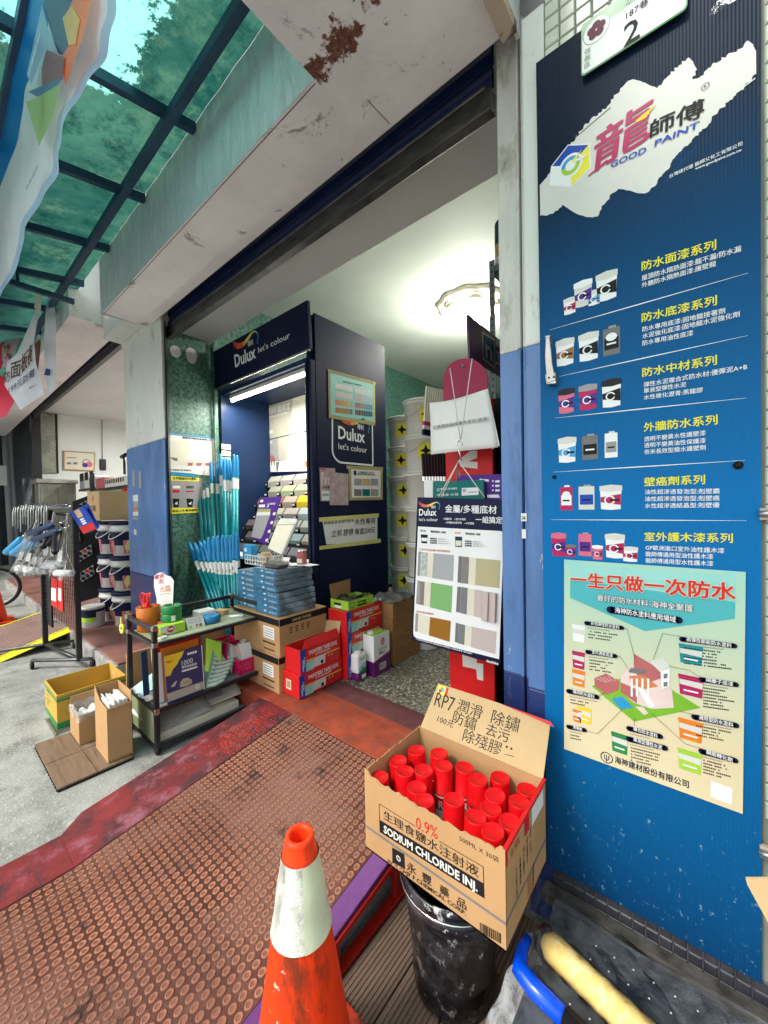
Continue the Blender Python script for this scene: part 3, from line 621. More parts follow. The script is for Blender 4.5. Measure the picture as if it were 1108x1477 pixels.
# ------------------------------------------------------------------ house number plate
fh = Fr((0, YB-.016, 0), (1, 0, 0), (0, 0, 1))
hp = thing('house_number_plate', 'green and white enamel house number plate reading 2, over the blue board', 'number plate', (-.2, YB-.016, 2.9))
a, b_ = fh.px(838, 112); W_, H_ = .295, .20
d_ = Vector(fh.px(992, 12))-Vector((a, b_)); ang = math.atan2(d_.y, d_.x)
fh2 = Fr(fh.pt(a, b_), (math.cos(ang), 0, math.sin(ang)), (-math.sin(ang), 0, math.cos(ang)))
d_h = Vector(fh.px(836, 38))-Vector((a, b_)); H_ = d_h.length*1.0; W_ = d_.length
def rr_(w0, w1, h0, h1, r, k=5):
    o = []
    for cx, cy, s0 in ((w1-r, h1-r, 0), (w0+r, h1-r, 90), (w0+r, h0+r, 180), (w1-r, h0+r, 270)):
        o += [(cx+r*math.cos(R(s0+90*i/k)), cy+r*math.sin(R(s0+90*i/k))) for i in range(k+1)]
    return o
g = MB('green'); g.slab([fh2.pt(x, y, 0) for x, y in rr_(0, W_, 0, H_, .012)], (0, .003, 0)); obj('plate', g, hp, bevel=.001)
tx = MB(); H1 = H_
fh2.poly(tx, 'white', rr_(.004, W_-.004, .004, H1*.72, .010), .0012); fh2.poly(tx, 'off_white', rr_(.004, W_-.004, .004, H1*.72, .010), .0010)
fh2.disc(tx, 'white', (.042, H1*.70), .034, .002, 28); fh2.disc(tx, 'green', (.042, H1*.70), .036, .0016, 28)
M('plum_print', (.10, .012, .03), .5)
for k_ in range(5):
    q = R(90+72*k_); fh2.disc(tx, 'plum_print', (.042+.014*math.cos(q), H1*.70+.014*math.sin(q)), .0115, .0026+.0001*k_, 12)
fh2.text(tx, 'ink', '2', .112, H1*.035, None, H1*.40, .002, .01); fh2.text(tx, 'ink', '187巷', .118, H1*.50, None, H1*.14, .002, .01); fh2.text(tx, 'white', '水', .115, H1*.77, None, H1*.14, .0026, .01)
for i, ch in enumerate('信義區'): fh2.text(tx, 'green', ch, .010, H1*(.36-.13*i), None, H1*.11, .002, .01)
obj('lettering', tx, hp)

# handle, bolts, hinge on the board
h = thing('pull_handle', 'bent stainless steel pull handle screwed beside the left edge of the blue board', 'handle', (-.41, YB, 1.8))
q = [fb.px(x, y) for x, y in ((791, 490), (797, 490), (801, 530), (806, 552), (793, 556), (790, 520))]
M('handle_steel', (.30, .29, .26), .3, 1, var=.3, dirt=((.08, .07, .06), .6, .75, 30)); g = MB('handle_steel'); g.slab([fb.pt(a, b_, .03) for a, b_ in q[:]], (0, .006, 0)); obj('grip', g, h, bevel=.002)
q2 = [fb.px(x, y) for x, y in ((790, 543), (805, 540), (806, 556), (792, 557))]; g = MB('steel'); g.slab([fb.pt(a, b_, .028) for a, b_ in q2], (0, .03, 0)); obj('foot', g, h, bevel=.002)
q3 = [fb.px(x, y) for x, y in ((790, 488), (797, 487), (798, 499), (791, 500))]; g = MB('steel'); g.slab([fb.pt(a, b_, .028) for a, b_ in q3], (0, .03, 0)); obj('foot', g, h, bevel=.002)
for x_, y_ in ((796, 548), (803, 547)):
    c_ = fb.px(x_, y_); g = MB('black'); g.lathe([(.003, 0), (.003, .002), (0, .003)], mtx=Matrix.Translation(fb.pt(*c_, .030)) @ Matrix.Rotation(R(90), 4, 'X'), n=10); obj('screw', g, h)
for x_, y_, lb in ((800, 688, 'small black bolt at the left edge of the blue board under the exterior wall list'), (1065, 671, 'large black bolt near the right edge of the blue board')):
    c_ = fb.px(x_, y_); g = MB('black'); r_ = .004 if x_ < 900 else .0065
    g.lathe([(r_*1.6, 0), (r_*1.6, .002), (r_, .002), (r_, .007), (0, .0085)], mtx=Matrix.Translation(fb.pt(*c_, .001)) @ Matrix.Rotation(R(90), 4, 'X'), n=14); tag(obj('bolt', g, None), lb, 'bolt')
for y_, lb in ((741, 'rusty hinge pin at the right edge of the board, upper one'), (1226, 'rusty hinge pin at the right edge of the board, lower one near the floor')):
    c_ = fb.px(1098, y_); h = thing('hinge', lb, 'hinge', fb.pt(*c_))
    g = MB('steel'); g.tube([fb.pt(c_[0]-.004, c_[1], .012), fb.pt(c_[0]+.03, c_[1]+.002, .012)], .008, 10); obj('pin', g, h); g = MB('rust_lip'); g.box(c_[0]-.003, c_[0]+.028, YB-.006, YB+.01, c_[1]-.016, c_[1]+.014); obj('leaf', g, h, bevel=.002)
# torn tape at the top
g = MB('clear_film'); random.seed(2)
q = [fb.px(*K1(x, y)) for x, y in ((835, 100), (870, 35), (940, -20), (1000, -60), (990, 10), (930, 40), (880, 75))]
g.poly([fb.pt(a, b_, .004+.012*random.random()) for a, b_ in q]); tag(obj('tape', g, None), 'torn strip of clear tape peeling at the top right of the blue board', 'tape')
for x_, y_, w_, h_, lb in ((756, 746, .010, .014, 'small white number sticker on the shutter rail beside the sample board'), (756, 770, .007, .016, 'narrow blank white sticker just below the number sticker on the rail')):
    q_ = P(x_, y_, 'y', 1.3485); g = MB('paper'); g.box(q_.x-w_, q_.x+w_, 1.3470, 1.3484, q_.z-h_, q_.z+h_); g.mat = 'ink'
    if w_ > .008: Fr((0, 1.3468, 0), (1, 0, 0), (0, 0, 1)).text(g, 'ink', '36', q_.x-.006, q_.z-.008, .012, .012, .0004, .02)
    tag(obj('sticker', g, None), lb, 'sticker')
# ------------------------------------------------------------------ left pillar
t = thing('pillar', 'pillar left of the display, white above, blue middle, navy base, with worn sticker marks', 'pillar', (-4.1, 1.42, 0))
for nm, a, b_, m_ in (('upper_face', 2.07, 3.279, 'white_paint'), ('middle_face', .815, 2.07, 'blue_paint'), ('lower_face', .0, .815, 'navy_paint')):
    g = MB(m_); g.slab([(-4.58,1.37,a),(-3.62,1.37,a),(-3.635,1.40,a),(-3.93,1.53,a),(-4.58,1.55,a)],(0,0,b_-a)); obj(nm, g, t, bevel=.012)
g = MB('black_paint'); g.slab([(-3.63,1.402,FL),(-3.61,1.402,FL),(-3.82,1.50,FL),(-3.89,1.52,FL)],(0,0,2.93)); obj('shutter_channel', g, t)
g = MB('white_paint'); g.box(-4.615, -4.585, 1.385, 1.44, FL, 3.28); obj('edge_trim', g, t, bevel=.005)
fl_ = Fr((0, 1.3685, 0), (1, 0, 0), (0, 0, 1)); g = MB(); random.seed(1)
for x_, y_, w_, h_, m_ in ((191, 679, 4, 20, 'grey'), (200, 680, 4, 20, 'grey'), (192, 714, 9, 8, 'off_white'), (192, 724, 10, 6, 'grey'), (192, 731, 9, 6, 'card'), (192, 738, 9, 5, 'off_white'), (192, 745, 9, 4, 'grey'), (193, 763, 5, 7, 'off_white')):
    a, b_ = fl_.px(x_, y_); w = .016*w_; h_ = .0082*h_ if True else 0
    fl_.poly(g, m_, [(a+random.uniform(-.006, .006), b_-h_), (a+w, b_-h_+random.uniform(-.008, .008)), (a+w*random.uniform(.9, 1), b_), (a, b_+random.uniform(-.01, .01))], .001)
obj('sticker_remains', g, t)
# neighbour's far-left guide post
g = MB('black_paint'); g.box(-10.22, -10.08, 1.42, 1.56, 0, 3.5); tag(obj('door_post', g, None), 'dark door post at the far left end of the neighbouring room', 'post')

# ------------------------------------------------------------------ green canopy
cz = lambda y: 3.525+.17*(y-1.01)
t = thing('canopy', 'lean-to canopy of mossy green translucent sheets on dark steel purlins', 'canopy', (-4, .5, 3.4))
xs = [-12.0, -10.5, -9.0, -7.5, -6.0, -4.36, -2.86, -1.15, .6, 2.2]
for a, b_ in zip(xs[:-1], xs[1:]):
    ye = 1.0095 if b_ <= -1.1 else .44
    g = MB('canopy_sheet'); Y0 = -.9
    g.grid(lambda u, v: Vector((a+.004+(b_-a-.008)*u, Y0+(ye-Y0)*v, cz(Y0+(ye-Y0)*v)+.03+.004*math.sin(u*40))), 24, 6); obj('sheet', g, t, world=True)
for x in (-10.35, -8.85, -7.35, -5.85, -5.1, -4.35, -3.62, -2.86, -2.13, -1.38, .2, 1.0):
    ye = 1.004 if x < -1.2 else .44
    g = MB('canopy_steel'); g.hexa([(x-.018, -.9, cz(-.9)-.03), (x+.018, -.9, cz(-.9)-.03), (x+.018, ye, cz(ye)-.03), (x-.018, ye, cz(ye)-.03), (x-.018, -.9, cz(-.9)+.02), (x+.018, -.9, cz(-.9)+.02), (x+.018, ye, cz(ye)+.02), (x-.018, ye, cz(ye)+.02)]); obj('rafter', g, t)
for y in (.86, .30, -.25, -.85):
    g = MB('canopy_steel'); x1_ = -1.16 if y > .5 else 2.2; g.box(-12, x1_, y-.02, y+.02, cz(y)-.085, cz(y)-.032); obj('purlin', g, t)
g = MB('canopy_steel'); g.box(-4.38, -4.34, .2, .93, 3.31, 3.35); g.box(-4.37, -4.35, .55, .57, 3.35, 3.44); obj('hanger_bar', g, t)
# ================================================================== inside the shop
K = lambda x0, y0, s: (lambda x, y: (x0+s*x, y0+s*y))
def kpoly(fr, mb, mat, k, pts, n=.001): fr.ppoly(mb, mat, [k(*p) for p in pts], n)
RIB = [('sw1', (.50, .03, .05)), ('sw2', (.70, .10, .03)), ('sw3', (.80, .32, .03)), ('sw4', (.80, .60, .10)), ('sw5', (.45, .60, .20)), ('sw6', (.10, .45, .45)), ('sw7', (.03, .25, .50)), ('sw8', (.10, .35, .60))]
for n_, c_ in RIB: M(n_, c_, .35, var=.05)
def swoosh(fr, mb, a, b, w, h, n=.002):
    """the flying ribbon of the paint logo in a box w x h"""
    cv = [(0, 1.0, .02), (.05, .75, .22), (.14, .52, .34), (.26, .40, .34), (.38, .38, .28), (.50, .46, .24), (.62, .62, .20), (.72, .78, .16), (.82, .86, .11), (.91, .78, .08), (.97, .58, .06), (.98, .30, .05), (.93, .08, .05), (.96, -.10, .03)]
    for i in range(len(cv)-1):
        p, q = cv[i], cv[i+1]; m_ = RIB[min(7, int(i*8/(len(cv)-1)))][0]
        d = Vector((q[0]-p[0], (q[1]-p[1])*h/w)).normalized(); nx, ny = -d.y, d.x*w/h
        fr.poly(mb, m_, [(a+w*(p[0]-nx*p[2]/2*.5), b+h*(p[1]-ny*p[2]/2*.35)), (a+w*(q[0]-nx*q[2]/2*.5), b+h*(q[1]-ny*q[2]/2*.35)), (a+w*(q[0]+nx*q[2]/2*.5), b+h*(q[1]+ny*q[2]/2*.35)), (a+w*(p[0]+nx*p[2]/2*.5), b+h*(p[1]+ny*p[2]/2*.35))], n+.0001*i)
def logo(fr, art, tx, a, b, w, n=.002):  # (a,b) baseline-left of the big word
    fr.text(tx, 'white', 'Dulux', a, b, w*.82, w*.27, n+.001, .022); fr.text(tx, 'white', "let's colour", a, b-w*.22, w*.88, w*.13, n+.001, .002)
    swoosh(fr, art, a+.0*w, b+w*.26, w, w*.30, n); fr.text(tx, 'white', '得利', a+w*.58, b+w*.27, w*.2, w*.12, n+.002, .015)

cb = thing('display_cabinet', 'tall navy paint display cabinet with lit colour card rack and slanted name header', 'display cabinet', (-3.12, 2.45, FL))
XL, XR, YF, YK, ZT = -3.87, -2.39, 2.0, 2.93, 3.0
g = MB('navy_board'); g.box(XR-.025, XR, YF+.05, YK, FL, ZT); obj('side_panel', g, cb, bevel=.003)
g = MB('navy_board'); g.box(XR-.05, XR-.026, YF, YF+.06, FL, ZT-.01); g.box(XR-.075, XR-.001, YF-.0, YF+.045, FL, 2.62); obj('front_post', g, cb, bevel=.003)
g = MB('navy_inner'); g.box(XL, XL+.02, YF+.02, YK, FL, 2.95); obj('left_panel', g, cb)
g = MB('navy_board'); g.box(XL, XR-.026, 2.60, 2.63, FL, 2.96); g.box(XL+.02, XR-.05, YF+.05, 2.6, FL, .98); obj('back_panel', g, cb)
g = MB('navy_inner'); g.box(XL+.02, XR-.027, YF+.03, 2.60, 2.62, 2.66); obj('canopy_board', g, cb)
hd = MB('navy_board'); H0 = [(XL, 1.975, 2.685), (XR+.02, 1.975, 2.685), (XR+.04, 1.945, 3.045), (XL+.03, 1.945, 3.045)]
hd.slab(H0, (0, .03, .004)); h_ = obj('header', hd, cb, bevel=.003)
g = MB('chrome'); g.box(XL, XR+.02, 1.965, 1.985, 2.668, 2.684); obj('trim', g, cb)
M('lamp_glow', (1, .97, .80), .5, emit=9)
g = MB('lamp_glow'); g.tube([(XL+.10, 2.10, 2.565), (XR-.12, 2.10, 2.565)], .014, 12); lt = obj('tube_lamp', g, cb)
g = MB('off_white'); g.box(XL+.08, XR-.10, 2.08, 2.12, 2.583, 2.617); obj('lamp_housing', g, cb)
fh_ = Fr((XL, 1.975, 2.685), (1, 0, 0), (0, -.03, .36)); art = MB(); tx = MB()
a, b_ = fh_.px(340, 532); a2, _ = fh_.px(373, 517); logo(fh_, art, tx, a, b_+.02, .43, .002)
# clear the default stacked strapline of the header: it runs beside the word there
tx = MB(); fh_.text(tx, 'white', 'Dulux', a, b_+.015, .36, .115, .003, .022); fh_.text(tx, 'white', "let's colour", fh_.px(374, 518)[0], b_+.045, .46, .05, .003, .002); fh_.text(tx, 'white', '得利', a+.25, b_+.135, .085, .05, .004, .015)
obj('emblem', art, cb); obj('lettering', tx, cb)
# lit posters at the back
fb_ = Fr((0, 2.598, 0), (1, 0, 0), (0, 0, 1)); k = K(370, 560, .1625); g = MB()
M('poster_beige', (.42, .40, .33), .5, var=.04); M('poster_pale', (.66, .64, .55), .5, var=.06, vs=5)
kpoly(fb_, g, 'poster_beige', k, [(32, 175), (325, 85), (295, 415), (40, 468)], .002); kpoly(fb_, g, 'poster_pale', k, [(325, 85), (470, 38), (470, 370), (295, 415)], .002)
kpoly(fb_, g, 'grey', k, [(45, 475), (190, 440), (200, 640), (48, 660)], .002); kpoly(fb_, g, 'poster_beige', k, [(190, 440), (290, 420), (270, 640), (200, 640)], .002); kpoly(fb_, g, 'white', k, [(290, 420), (470, 378), (470, 735), (52, 745), (48, 655), (270, 640)], .002)
for i in range(5): kpoly(fb_, g, 'wood_brown', k, [(60+i*22, 625+(i % 2)*8), (78+i*22, 620), (76+i*22, 690), (70+i*22, 690)], .003); 
kpoly(fb_, g, 'brick_print', k, [(55, 615), (155, 595), (160, 640), (58, 655)], .0034); kpoly(fb_, g, 'midgrey', k, [(175, 655), (205, 650), (190, 740), (180, 735)], .003); kpoly(fb_, g, 'orange', k, [(430, 650), (465, 645), (465, 690), (440, 700)], .003)
kpoly(fb_, g, 'ink', k, [(38, 466), (470, 374), (470, 380), (38, 474)], .0032)
fb_.ptext(g, 'white', '得利臻彩藝術漆', k(55, 245), k(300, 185), 9, .03, .004); fb_.ptext(g, 'white', 'Dulux Ambiance Special Effects', k(58, 280), k(298, 220), 3, .01, .004); fb_.ptext(g, 'white', '實地應用', k(60, 420), k(145, 402), 5, .03, .004)
fb_.ptext(g, 'white', '時尚石紋', k(58, 505), k(145, 490), 4, .02, .004); fb_.ptext(g, 'poster_beige', '金屬質感', k(315, 440), k(420, 418), 3, .02, .004)
random.seed(4)
for i in range(26):
    x = random.uniform(345, 440); y = random.uniform(100, 340)-.25*(x-345); fb_.line(g, 'poster_beige', fb_.px(*k(x, y)), fb_.px(*k(x+random.uniform(-9, 9), y+random.uniform(5, 16))), .004, .003)
obj('back_poster', g, cb)
g = MB('card_light'); fl2 = Fr((XL+.021, 0, 0), (0, 1, 0), (0, 0, 1))
for i in range(4): a, b_ = fl2.px(319.5, 640+i*9.5); fl2.rect(g, 'cream', a, a+.10, b_-.055, b_, .002); fl2.rect(g, 'ink', a+.03, a+.045, b_-.04, b_-.028, .003)
obj('swatch_strip', g, cb)
# colour card rack: stepped rows of cards
cols = {}; random.seed(9)
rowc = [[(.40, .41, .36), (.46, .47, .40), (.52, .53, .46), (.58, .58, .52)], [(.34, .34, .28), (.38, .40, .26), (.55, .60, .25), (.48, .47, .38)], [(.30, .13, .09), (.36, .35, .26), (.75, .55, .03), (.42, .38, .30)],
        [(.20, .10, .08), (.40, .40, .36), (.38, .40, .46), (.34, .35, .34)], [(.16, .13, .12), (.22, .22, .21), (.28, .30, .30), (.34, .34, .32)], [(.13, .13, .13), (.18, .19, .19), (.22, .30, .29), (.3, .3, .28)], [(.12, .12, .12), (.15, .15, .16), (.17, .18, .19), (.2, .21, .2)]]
NR = 7
g = MB('black'); g.hexa([(XL+.03, 2.08, .98), (XR-.08, 2.08, .98), (XR-.08, 2.597, .98), (XL+.03, 2.597, .98), (XL+.03, 2.10, 1.0), (XR-.08, 2.10, 1.0), (XR-.08, 2.597, 1.70), (XL+.03, 2.597, 1.70)]); obj('rack_slope', g, cb)
for r in range(NR):
    f = r/(NR-1); y = 2.56-.44*f; z = 1.80-.72*f
    for c in range(6):
        w = .215; x = XL+.06+c*.235+(.11 if r % 2 else 0)-.02
        if x+w > XR-.09: continue
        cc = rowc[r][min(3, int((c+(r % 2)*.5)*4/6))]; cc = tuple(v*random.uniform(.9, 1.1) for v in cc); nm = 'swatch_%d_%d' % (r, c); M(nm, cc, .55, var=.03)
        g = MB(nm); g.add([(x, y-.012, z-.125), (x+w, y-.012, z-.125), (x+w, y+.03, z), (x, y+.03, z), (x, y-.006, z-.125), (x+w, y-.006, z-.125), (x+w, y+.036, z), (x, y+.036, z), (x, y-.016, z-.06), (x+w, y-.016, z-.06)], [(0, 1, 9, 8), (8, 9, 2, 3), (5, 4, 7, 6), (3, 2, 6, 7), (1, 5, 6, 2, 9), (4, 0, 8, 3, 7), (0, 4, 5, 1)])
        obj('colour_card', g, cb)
        g = MB('black'); g.box(x-.052, x-.004, y-.03, y+.02, z-.135, z-.075); g.mat = 'white'; g.box(x-.048, x-.010, y-.032, y-.0302, z-.098, z-.082); obj('card_clip', g, cb)
g = MB('white'); g.box(XL+.03, XR-.08, 1.90, 2.10, .975, .999); obj('counter', g, cb)
# prints and papers taped on the right side panel
fs_ = Fr((XR+.0008, 0, 0), (0, 1, 0), (0, 0, 1)); k = K(440, 520, .1896)
art = MB(); tx = MB(); M('masking', (.34, .31, .14), .7, var=.15, vs=20); M('tape_yellow', (.62, .60, .20), .6, var=.1)
q = [(208, 430), (208, 680), (214, 715), (230, 745), (250, 765), (272, 776), (516, 798), (512, 480)]
for i in range(len(q)-1): fs_.line(art, 'white', fs_.px(*k(*q[i])), fs_.px(*k(*q[i+1])), .016, .001)
a, b_ = fs_.px(*k(252, 592)); a2 = fs_.px(*k(455, 615))[0]; w_ = (a2-a)/.82
logo(fs_, art, tx, a, b_, w_, .0015); o = obj('side_logo', art, cb); obj('side_lettering', tx, cb)
def sheet(name, label, cat, fr, k, pts, mat, fn, group=None, thick=.0012, off=.001):
    loc = fr.pt(*fr.px(*k(*pts[0])))
    t = thing(name, label, cat, loc, group=group); g = MB(mat); L = [fr.px(*k(*p)) for p in pts]
    g.slab([fr.pt(a, b_, off) for a, b_ in L], fr.n*thick); obj('sheet', g, t); g = MB(); tx = MB(); fn(g, tx)
    if g.f: obj('artwork', g, t)
    if tx.f: obj('lettering', tx, t)
    return t
def fchart(g, tx):
    kpoly(fs_, g, 'masking', k, [(172, 65), (540, 165), (535, 188), (200, 95)], .0035); kpoly(fs_, g, 'masking', k, [(180, 410), (532, 468), (532, 497), (180, 437)], .0035)
    kpoly(fs_, g, 'masking', k, [(172, 65), (190, 75), (195, 437), (180, 437)], .0036); kpoly(fs_, g, 'tape_yellow', k, [(518, 165), (530, 168), (532, 480), (522, 470)], .0036)
    random.seed(7)
    import colorsys
    for r in range(4):
        for bl in range(2):
            for c in range(10):
                x0 = (230 if bl == 0 else 380)+c*13.2; y0 = 170+r*62+(x0-230)*(.25-.045*r); yy = y0+40
                if bl == 0: hsv = (.02+.012*c if r > 1 else .08, (.12, .25, .85, .95)[r]*(1 if c < 7 else .6), (.75, .70, .75-.03*c, .55-.04*c)[r])
                else: hsv = ((.9+.05*c) % 1 if c < 5 else .45+.02*c, (.12, .25, .6, .75)[r], (.72, .6, .4, .12+.02*abs(5-c))[r])
                nm = 'chart_%d_%d_%d' % (r, bl, c); M(nm, colorsys.hsv_to_rgb(*hsv), .5, var=.02); kpoly(fs_, g, nm, k, [(x0, yy), (x0+11, yy+2.6), (x0+11, y0+2.6), (x0, y0)], .003)
    fs_.ptext(tx, 'ink', '得利乳膠漆色卡 國際色彩', k(285, 165), k(430, 197), 2.2, .02, .003)
sheet('colour_chart', 'pale green sheet of small paint colour chips taped high on the cabinet side', 'colour chart', fs_, k, [(182, 425), (528, 485), (528, 175), (178, 75)], 'poster_teal_light', fchart)
def fleaf(dx, dy):
    def f(g, tx):
        kpoly(fs_, g, 'brick_print', k, [(112+dx, 815+dy), (160+dx, 820+dy), (150+dx, 835+dy), (112+dx, 828+dy)], .003)
        for i in range(4): kpoly(fs_, g, 'pale_pink', k, [(120+dx+i*26, 850+dy+(i*37) % 40), (140+dx+i*26, 850+dy+(i*37) % 40), (135+dx+i*26, 960+dy), (118+dx+i*26, 960+dy)], .0028)
        kpoly(fs_, g, 'white', k, [(125+dx, 990+dy), (225+dx, 992+dy), (225+dx, 1065+dy), (125+dx, 1062+dy)], .0028)
        fs_.ptext(tx, 'ink', '2 年份優惠', k(130+dx, 975+dy), k(200+dx, 975+dy), 5, .01, .0032); fs_.ptext(tx, 'ink', '紋路刷 花紋', k(130+dx, 1030+dy), k(215+dx, 1030+dy), 3.4, .01, .0032)
    return f
M('leaflet_print', (.44, .34, .34), .5, var=.25, vs=18)
sheet('leaflet', 'pinkish pattern leaflet on the cabinet side, the left one partly covered by its neighbour', 'leaflet', fs_, k, [(118, 1070), (225, 1070), (228, 820), (110, 815)], 'leaflet_print', fleaf(0, 0), 'leaflets on the cabinet side', .001, .001)
sheet('leaflet', 'pinkish pattern leaflet on the cabinet side, lapping over the one left of it', 'leaflet', fs_, k, [(185, 1100), (328, 1100), (328, 862), (185, 850)], 'leaflet_print', fleaf(72, 32), 'leaflets on the cabinet side', .001, .0035)
def ftex(g, tx):
    kpoly(fs_, g, 'masking', k, [(312, 798), (592, 812), (592, 838), (315, 825)], .0035); kpoly(fs_, g, 'masking', k, [(335, 1042), (590, 1040), (590, 1060), (335, 1064)], .0035)
    kpoly(fs_, g, 'masking', k, [(330, 825), (350, 826), (354, 1045), (336, 1045)], .0034); kpoly(fs_, g, 'masking', k, [(574, 830), (590, 832), (590, 1045), (574, 1045)], .0034)
    for r in range(2):
        for c in range(3):
            kpoly(fs_, g, (('grey', 'card_light', 'grey'), ('midgrey', 'teal_dark', 'grey'))[r][c], k, [(372+c*63, 950+r*80), (430+c*63, 952+r*80), (430+c*63, 900+r*80), (372+c*63, 898+r*80)], .003)
    kpoly(fs_, g, 'ink', k, [(370, 872), (390, 873), (390, 838), (370, 836)], .003); fs_.ptext(tx, 'ink', '立邦藝術塗料系列色卡', k(402, 858), k(530, 862), 3, .02, .003); fs_.ptext(tx, 'ink', '藝術漆質感紋理', k(397, 872), k(532, 876), 2.6, .02, .003)
sheet('texture_card', 'white card with six paint texture samples in masking tape, right of the leaflets', 'sample card', fs_, k, [(350, 1045), (578, 1045), (578, 838), (345, 825)], 'paper', ftex)
def fnote(g, tx):
    kpoly(fs_, g, 'tape_yellow', k, [(105, 1195), (560, 1162), (560, 1190), (105, 1228)], .0035); kpoly(fs_, g, 'tape_yellow', k, [(108, 1412), (575, 1355), (575, 1385), (108, 1440)], .0035)
    fs_.ptext(tx, 'ink', '前路面管漆塑料烤漆', k(140, 1250), k(370, 1228), 7.5, .012, .003, .1); fs_.ptext(tx, 'ink', '水性專用', k(375, 1252), k(530, 1240), 9, .018, .003, .1)
    fs_.ptext(tx, 'ink', '立邦 膠帶 每盒200元', k(198, 1345), k(530, 1310), 10, .014, .003, .15)
sheet('handwritten_note', 'handwritten white note with yellow tape strips low on the cabinet side', 'note', fs_, k, [(162, 1400), (548, 1378), (550, 1180), (128, 1195)], 'paper', fnote)

# ------------------------------------------------------------------ posters and marks on the green wall
fw = Fr((-3.899, 0, 0), (0, 1, 0), (0, 0, 1)); k = K(236, 600, .1083)
def fp1(g, tx):
    kpoly(fw, g, 'poster_pale', k, [(60, 330), (700, 345), (700, 670), (65, 655)], .003); kpoly(fw, g, 'cream', k, [(140, 340), (355, 345), (350, 560), (250, 630), (200, 560)], .0034); kpoly(fw, g, 'white', k, [(360, 345), (545, 352), (540, 560), (360, 560)], .0034)
    kpoly(fw, g, 'midgrey', k, [(85, 548), (185, 560), (180, 605), (130, 590)], .0038)
    for i in range(3):
        x = 350+i*118; kpoly(fw, g, 'off_white', k, [(x-48, 560), (x+50, 562), (x+38, 655), (x-35, 655)], .004); kpoly(fw, g, 'brick_print', k, [(x-35, 625), (x+42, 622), (x+30, 662), (x-28, 662)], .0044); kpoly(fw, g, 'white', k, [(x-52, 545), (x+52, 547), (x+52, 568), (x-52, 566)], .0044)
    fw.ptext(tx, 'ink', '香草系列防水漆有限公司', k(250, 300), k(640, 340), 3.2, .03, .0035); fw.ptext(tx, 'ink', '● 附著施工強 耐候防水', k(85, 728), k(370, 735), 2.6, .02, .0035)
sheet('wall_poster', 'cream poster of three tubs with a blue border on the green wall, the upper one', 'poster', fw, k, [(60, 745), (735, 805), (735, 312), (48, 240)], 'paper', fp1)
g = MB('sky_blue')
for q in ([(30, 222), (50, 222), (60, 1250), (45, 1250)], [(30, 222), (745, 295), (745, 318), (45, 246)], [(60, 742), (420, 770), (420, 812), (62, 792)]): kpoly(fw, g, 'sky_blue', k, q, .0022)
tag(obj('blue_border_tape', g, None), 'blue tape framing the posters on the green wall', 'tape')
def fp2(g, tx):
    kpoly(fw, g, 'lemon', k, [(68, 795), (470, 825), (470, 872), (72, 860)], .003); kpoly(fw, g, 'lemon', k, [(80, 1225), (500, 1222), (500, 1285), (84, 1305)], .003); kpoly(fw, g, 'grey', k, [(245, 880), (440, 880), (440, 1225), (250, 1225)], .0028)
    for x in (165, 350): kpoly(fw, g, 'black', k, [(x-48, 1100), (x+45, 1105), (x+32, 1215), (x-32, 1215)], .0035); kpoly(fw, g, 'paper', k, [(x-10, 1160), (x+22, 1140), (x+12, 1185), (x-20, 1170)], .004)
    kpoly(fw, g, 'white', k, [(118, 930), (218, 930), (218, 965), (118, 965)], .0035); kpoly(fw, g, 'red', k, [(118, 985), (212, 985), (212, 1020), (118, 1020)], .0035); kpoly(fw, g, 'magenta', k, [(290, 995), (400, 995), (400, 1012), (290, 1012)], .0035)
    fw.ptext(tx, 'ink', '立邦超級防水塗料', k(120, 845), k(440, 858), 4, .03, .0035); fw.ptext(tx, 'ink', '新品上市 歡迎選購', k(120, 1282), k(440, 1268), 3.5, .03, .0035); fw.ptext(tx, 'ink', '超級屋頂', k(300, 965), k(400, 965), 4, .02, .0036)
sheet('wall_poster', 'grey poster with yellow bands and two black tubs on the green wall, the lower one', 'poster', fw, k, [(84, 1305), (520, 1285), (520, 828), (68, 795)], 'grey', fp2)
for x_, y_, s_, lb in ((253, 507, .05, 'round bare plaster patch high on the green wall, the left one'), (276, 511, .055, 'drop shaped bare plaster patch high on the green wall, the right one')):
    a, b_ = fw.px(x_, y_); g = MB(); pts = [(a+s_*math.cos(R(i*24)), b_+s_*1.15*math.sin(R(i*24))*(1.5 if (x_ > 260 and 200 < i*24 < 340) else 1)) for i in range(15)]
    fw.poly(g, 'plaster', pts, .002); tag(obj('plaster_patch', g, None), lb, 'patch')
g = MB('green_sponge'); g.box(-3.897, -3.87, 1.97, 1.995, FL, 3.14); g.tube([(-3.86, 1.955, FL), (-3.86, 1.955, 3.14)], .012, 8); tag(obj('wall_conduit', g, None), 'thin green painted conduit up the corner left of the cabinet', 'conduit')
g = MB('black_paint'); g.box(-3.88, -3.80, 1.93, 1.99, FL, 1.05); tag(obj('dark_upright', g, None), 'dark wooden upright behind the lower teal poles', 'upright')

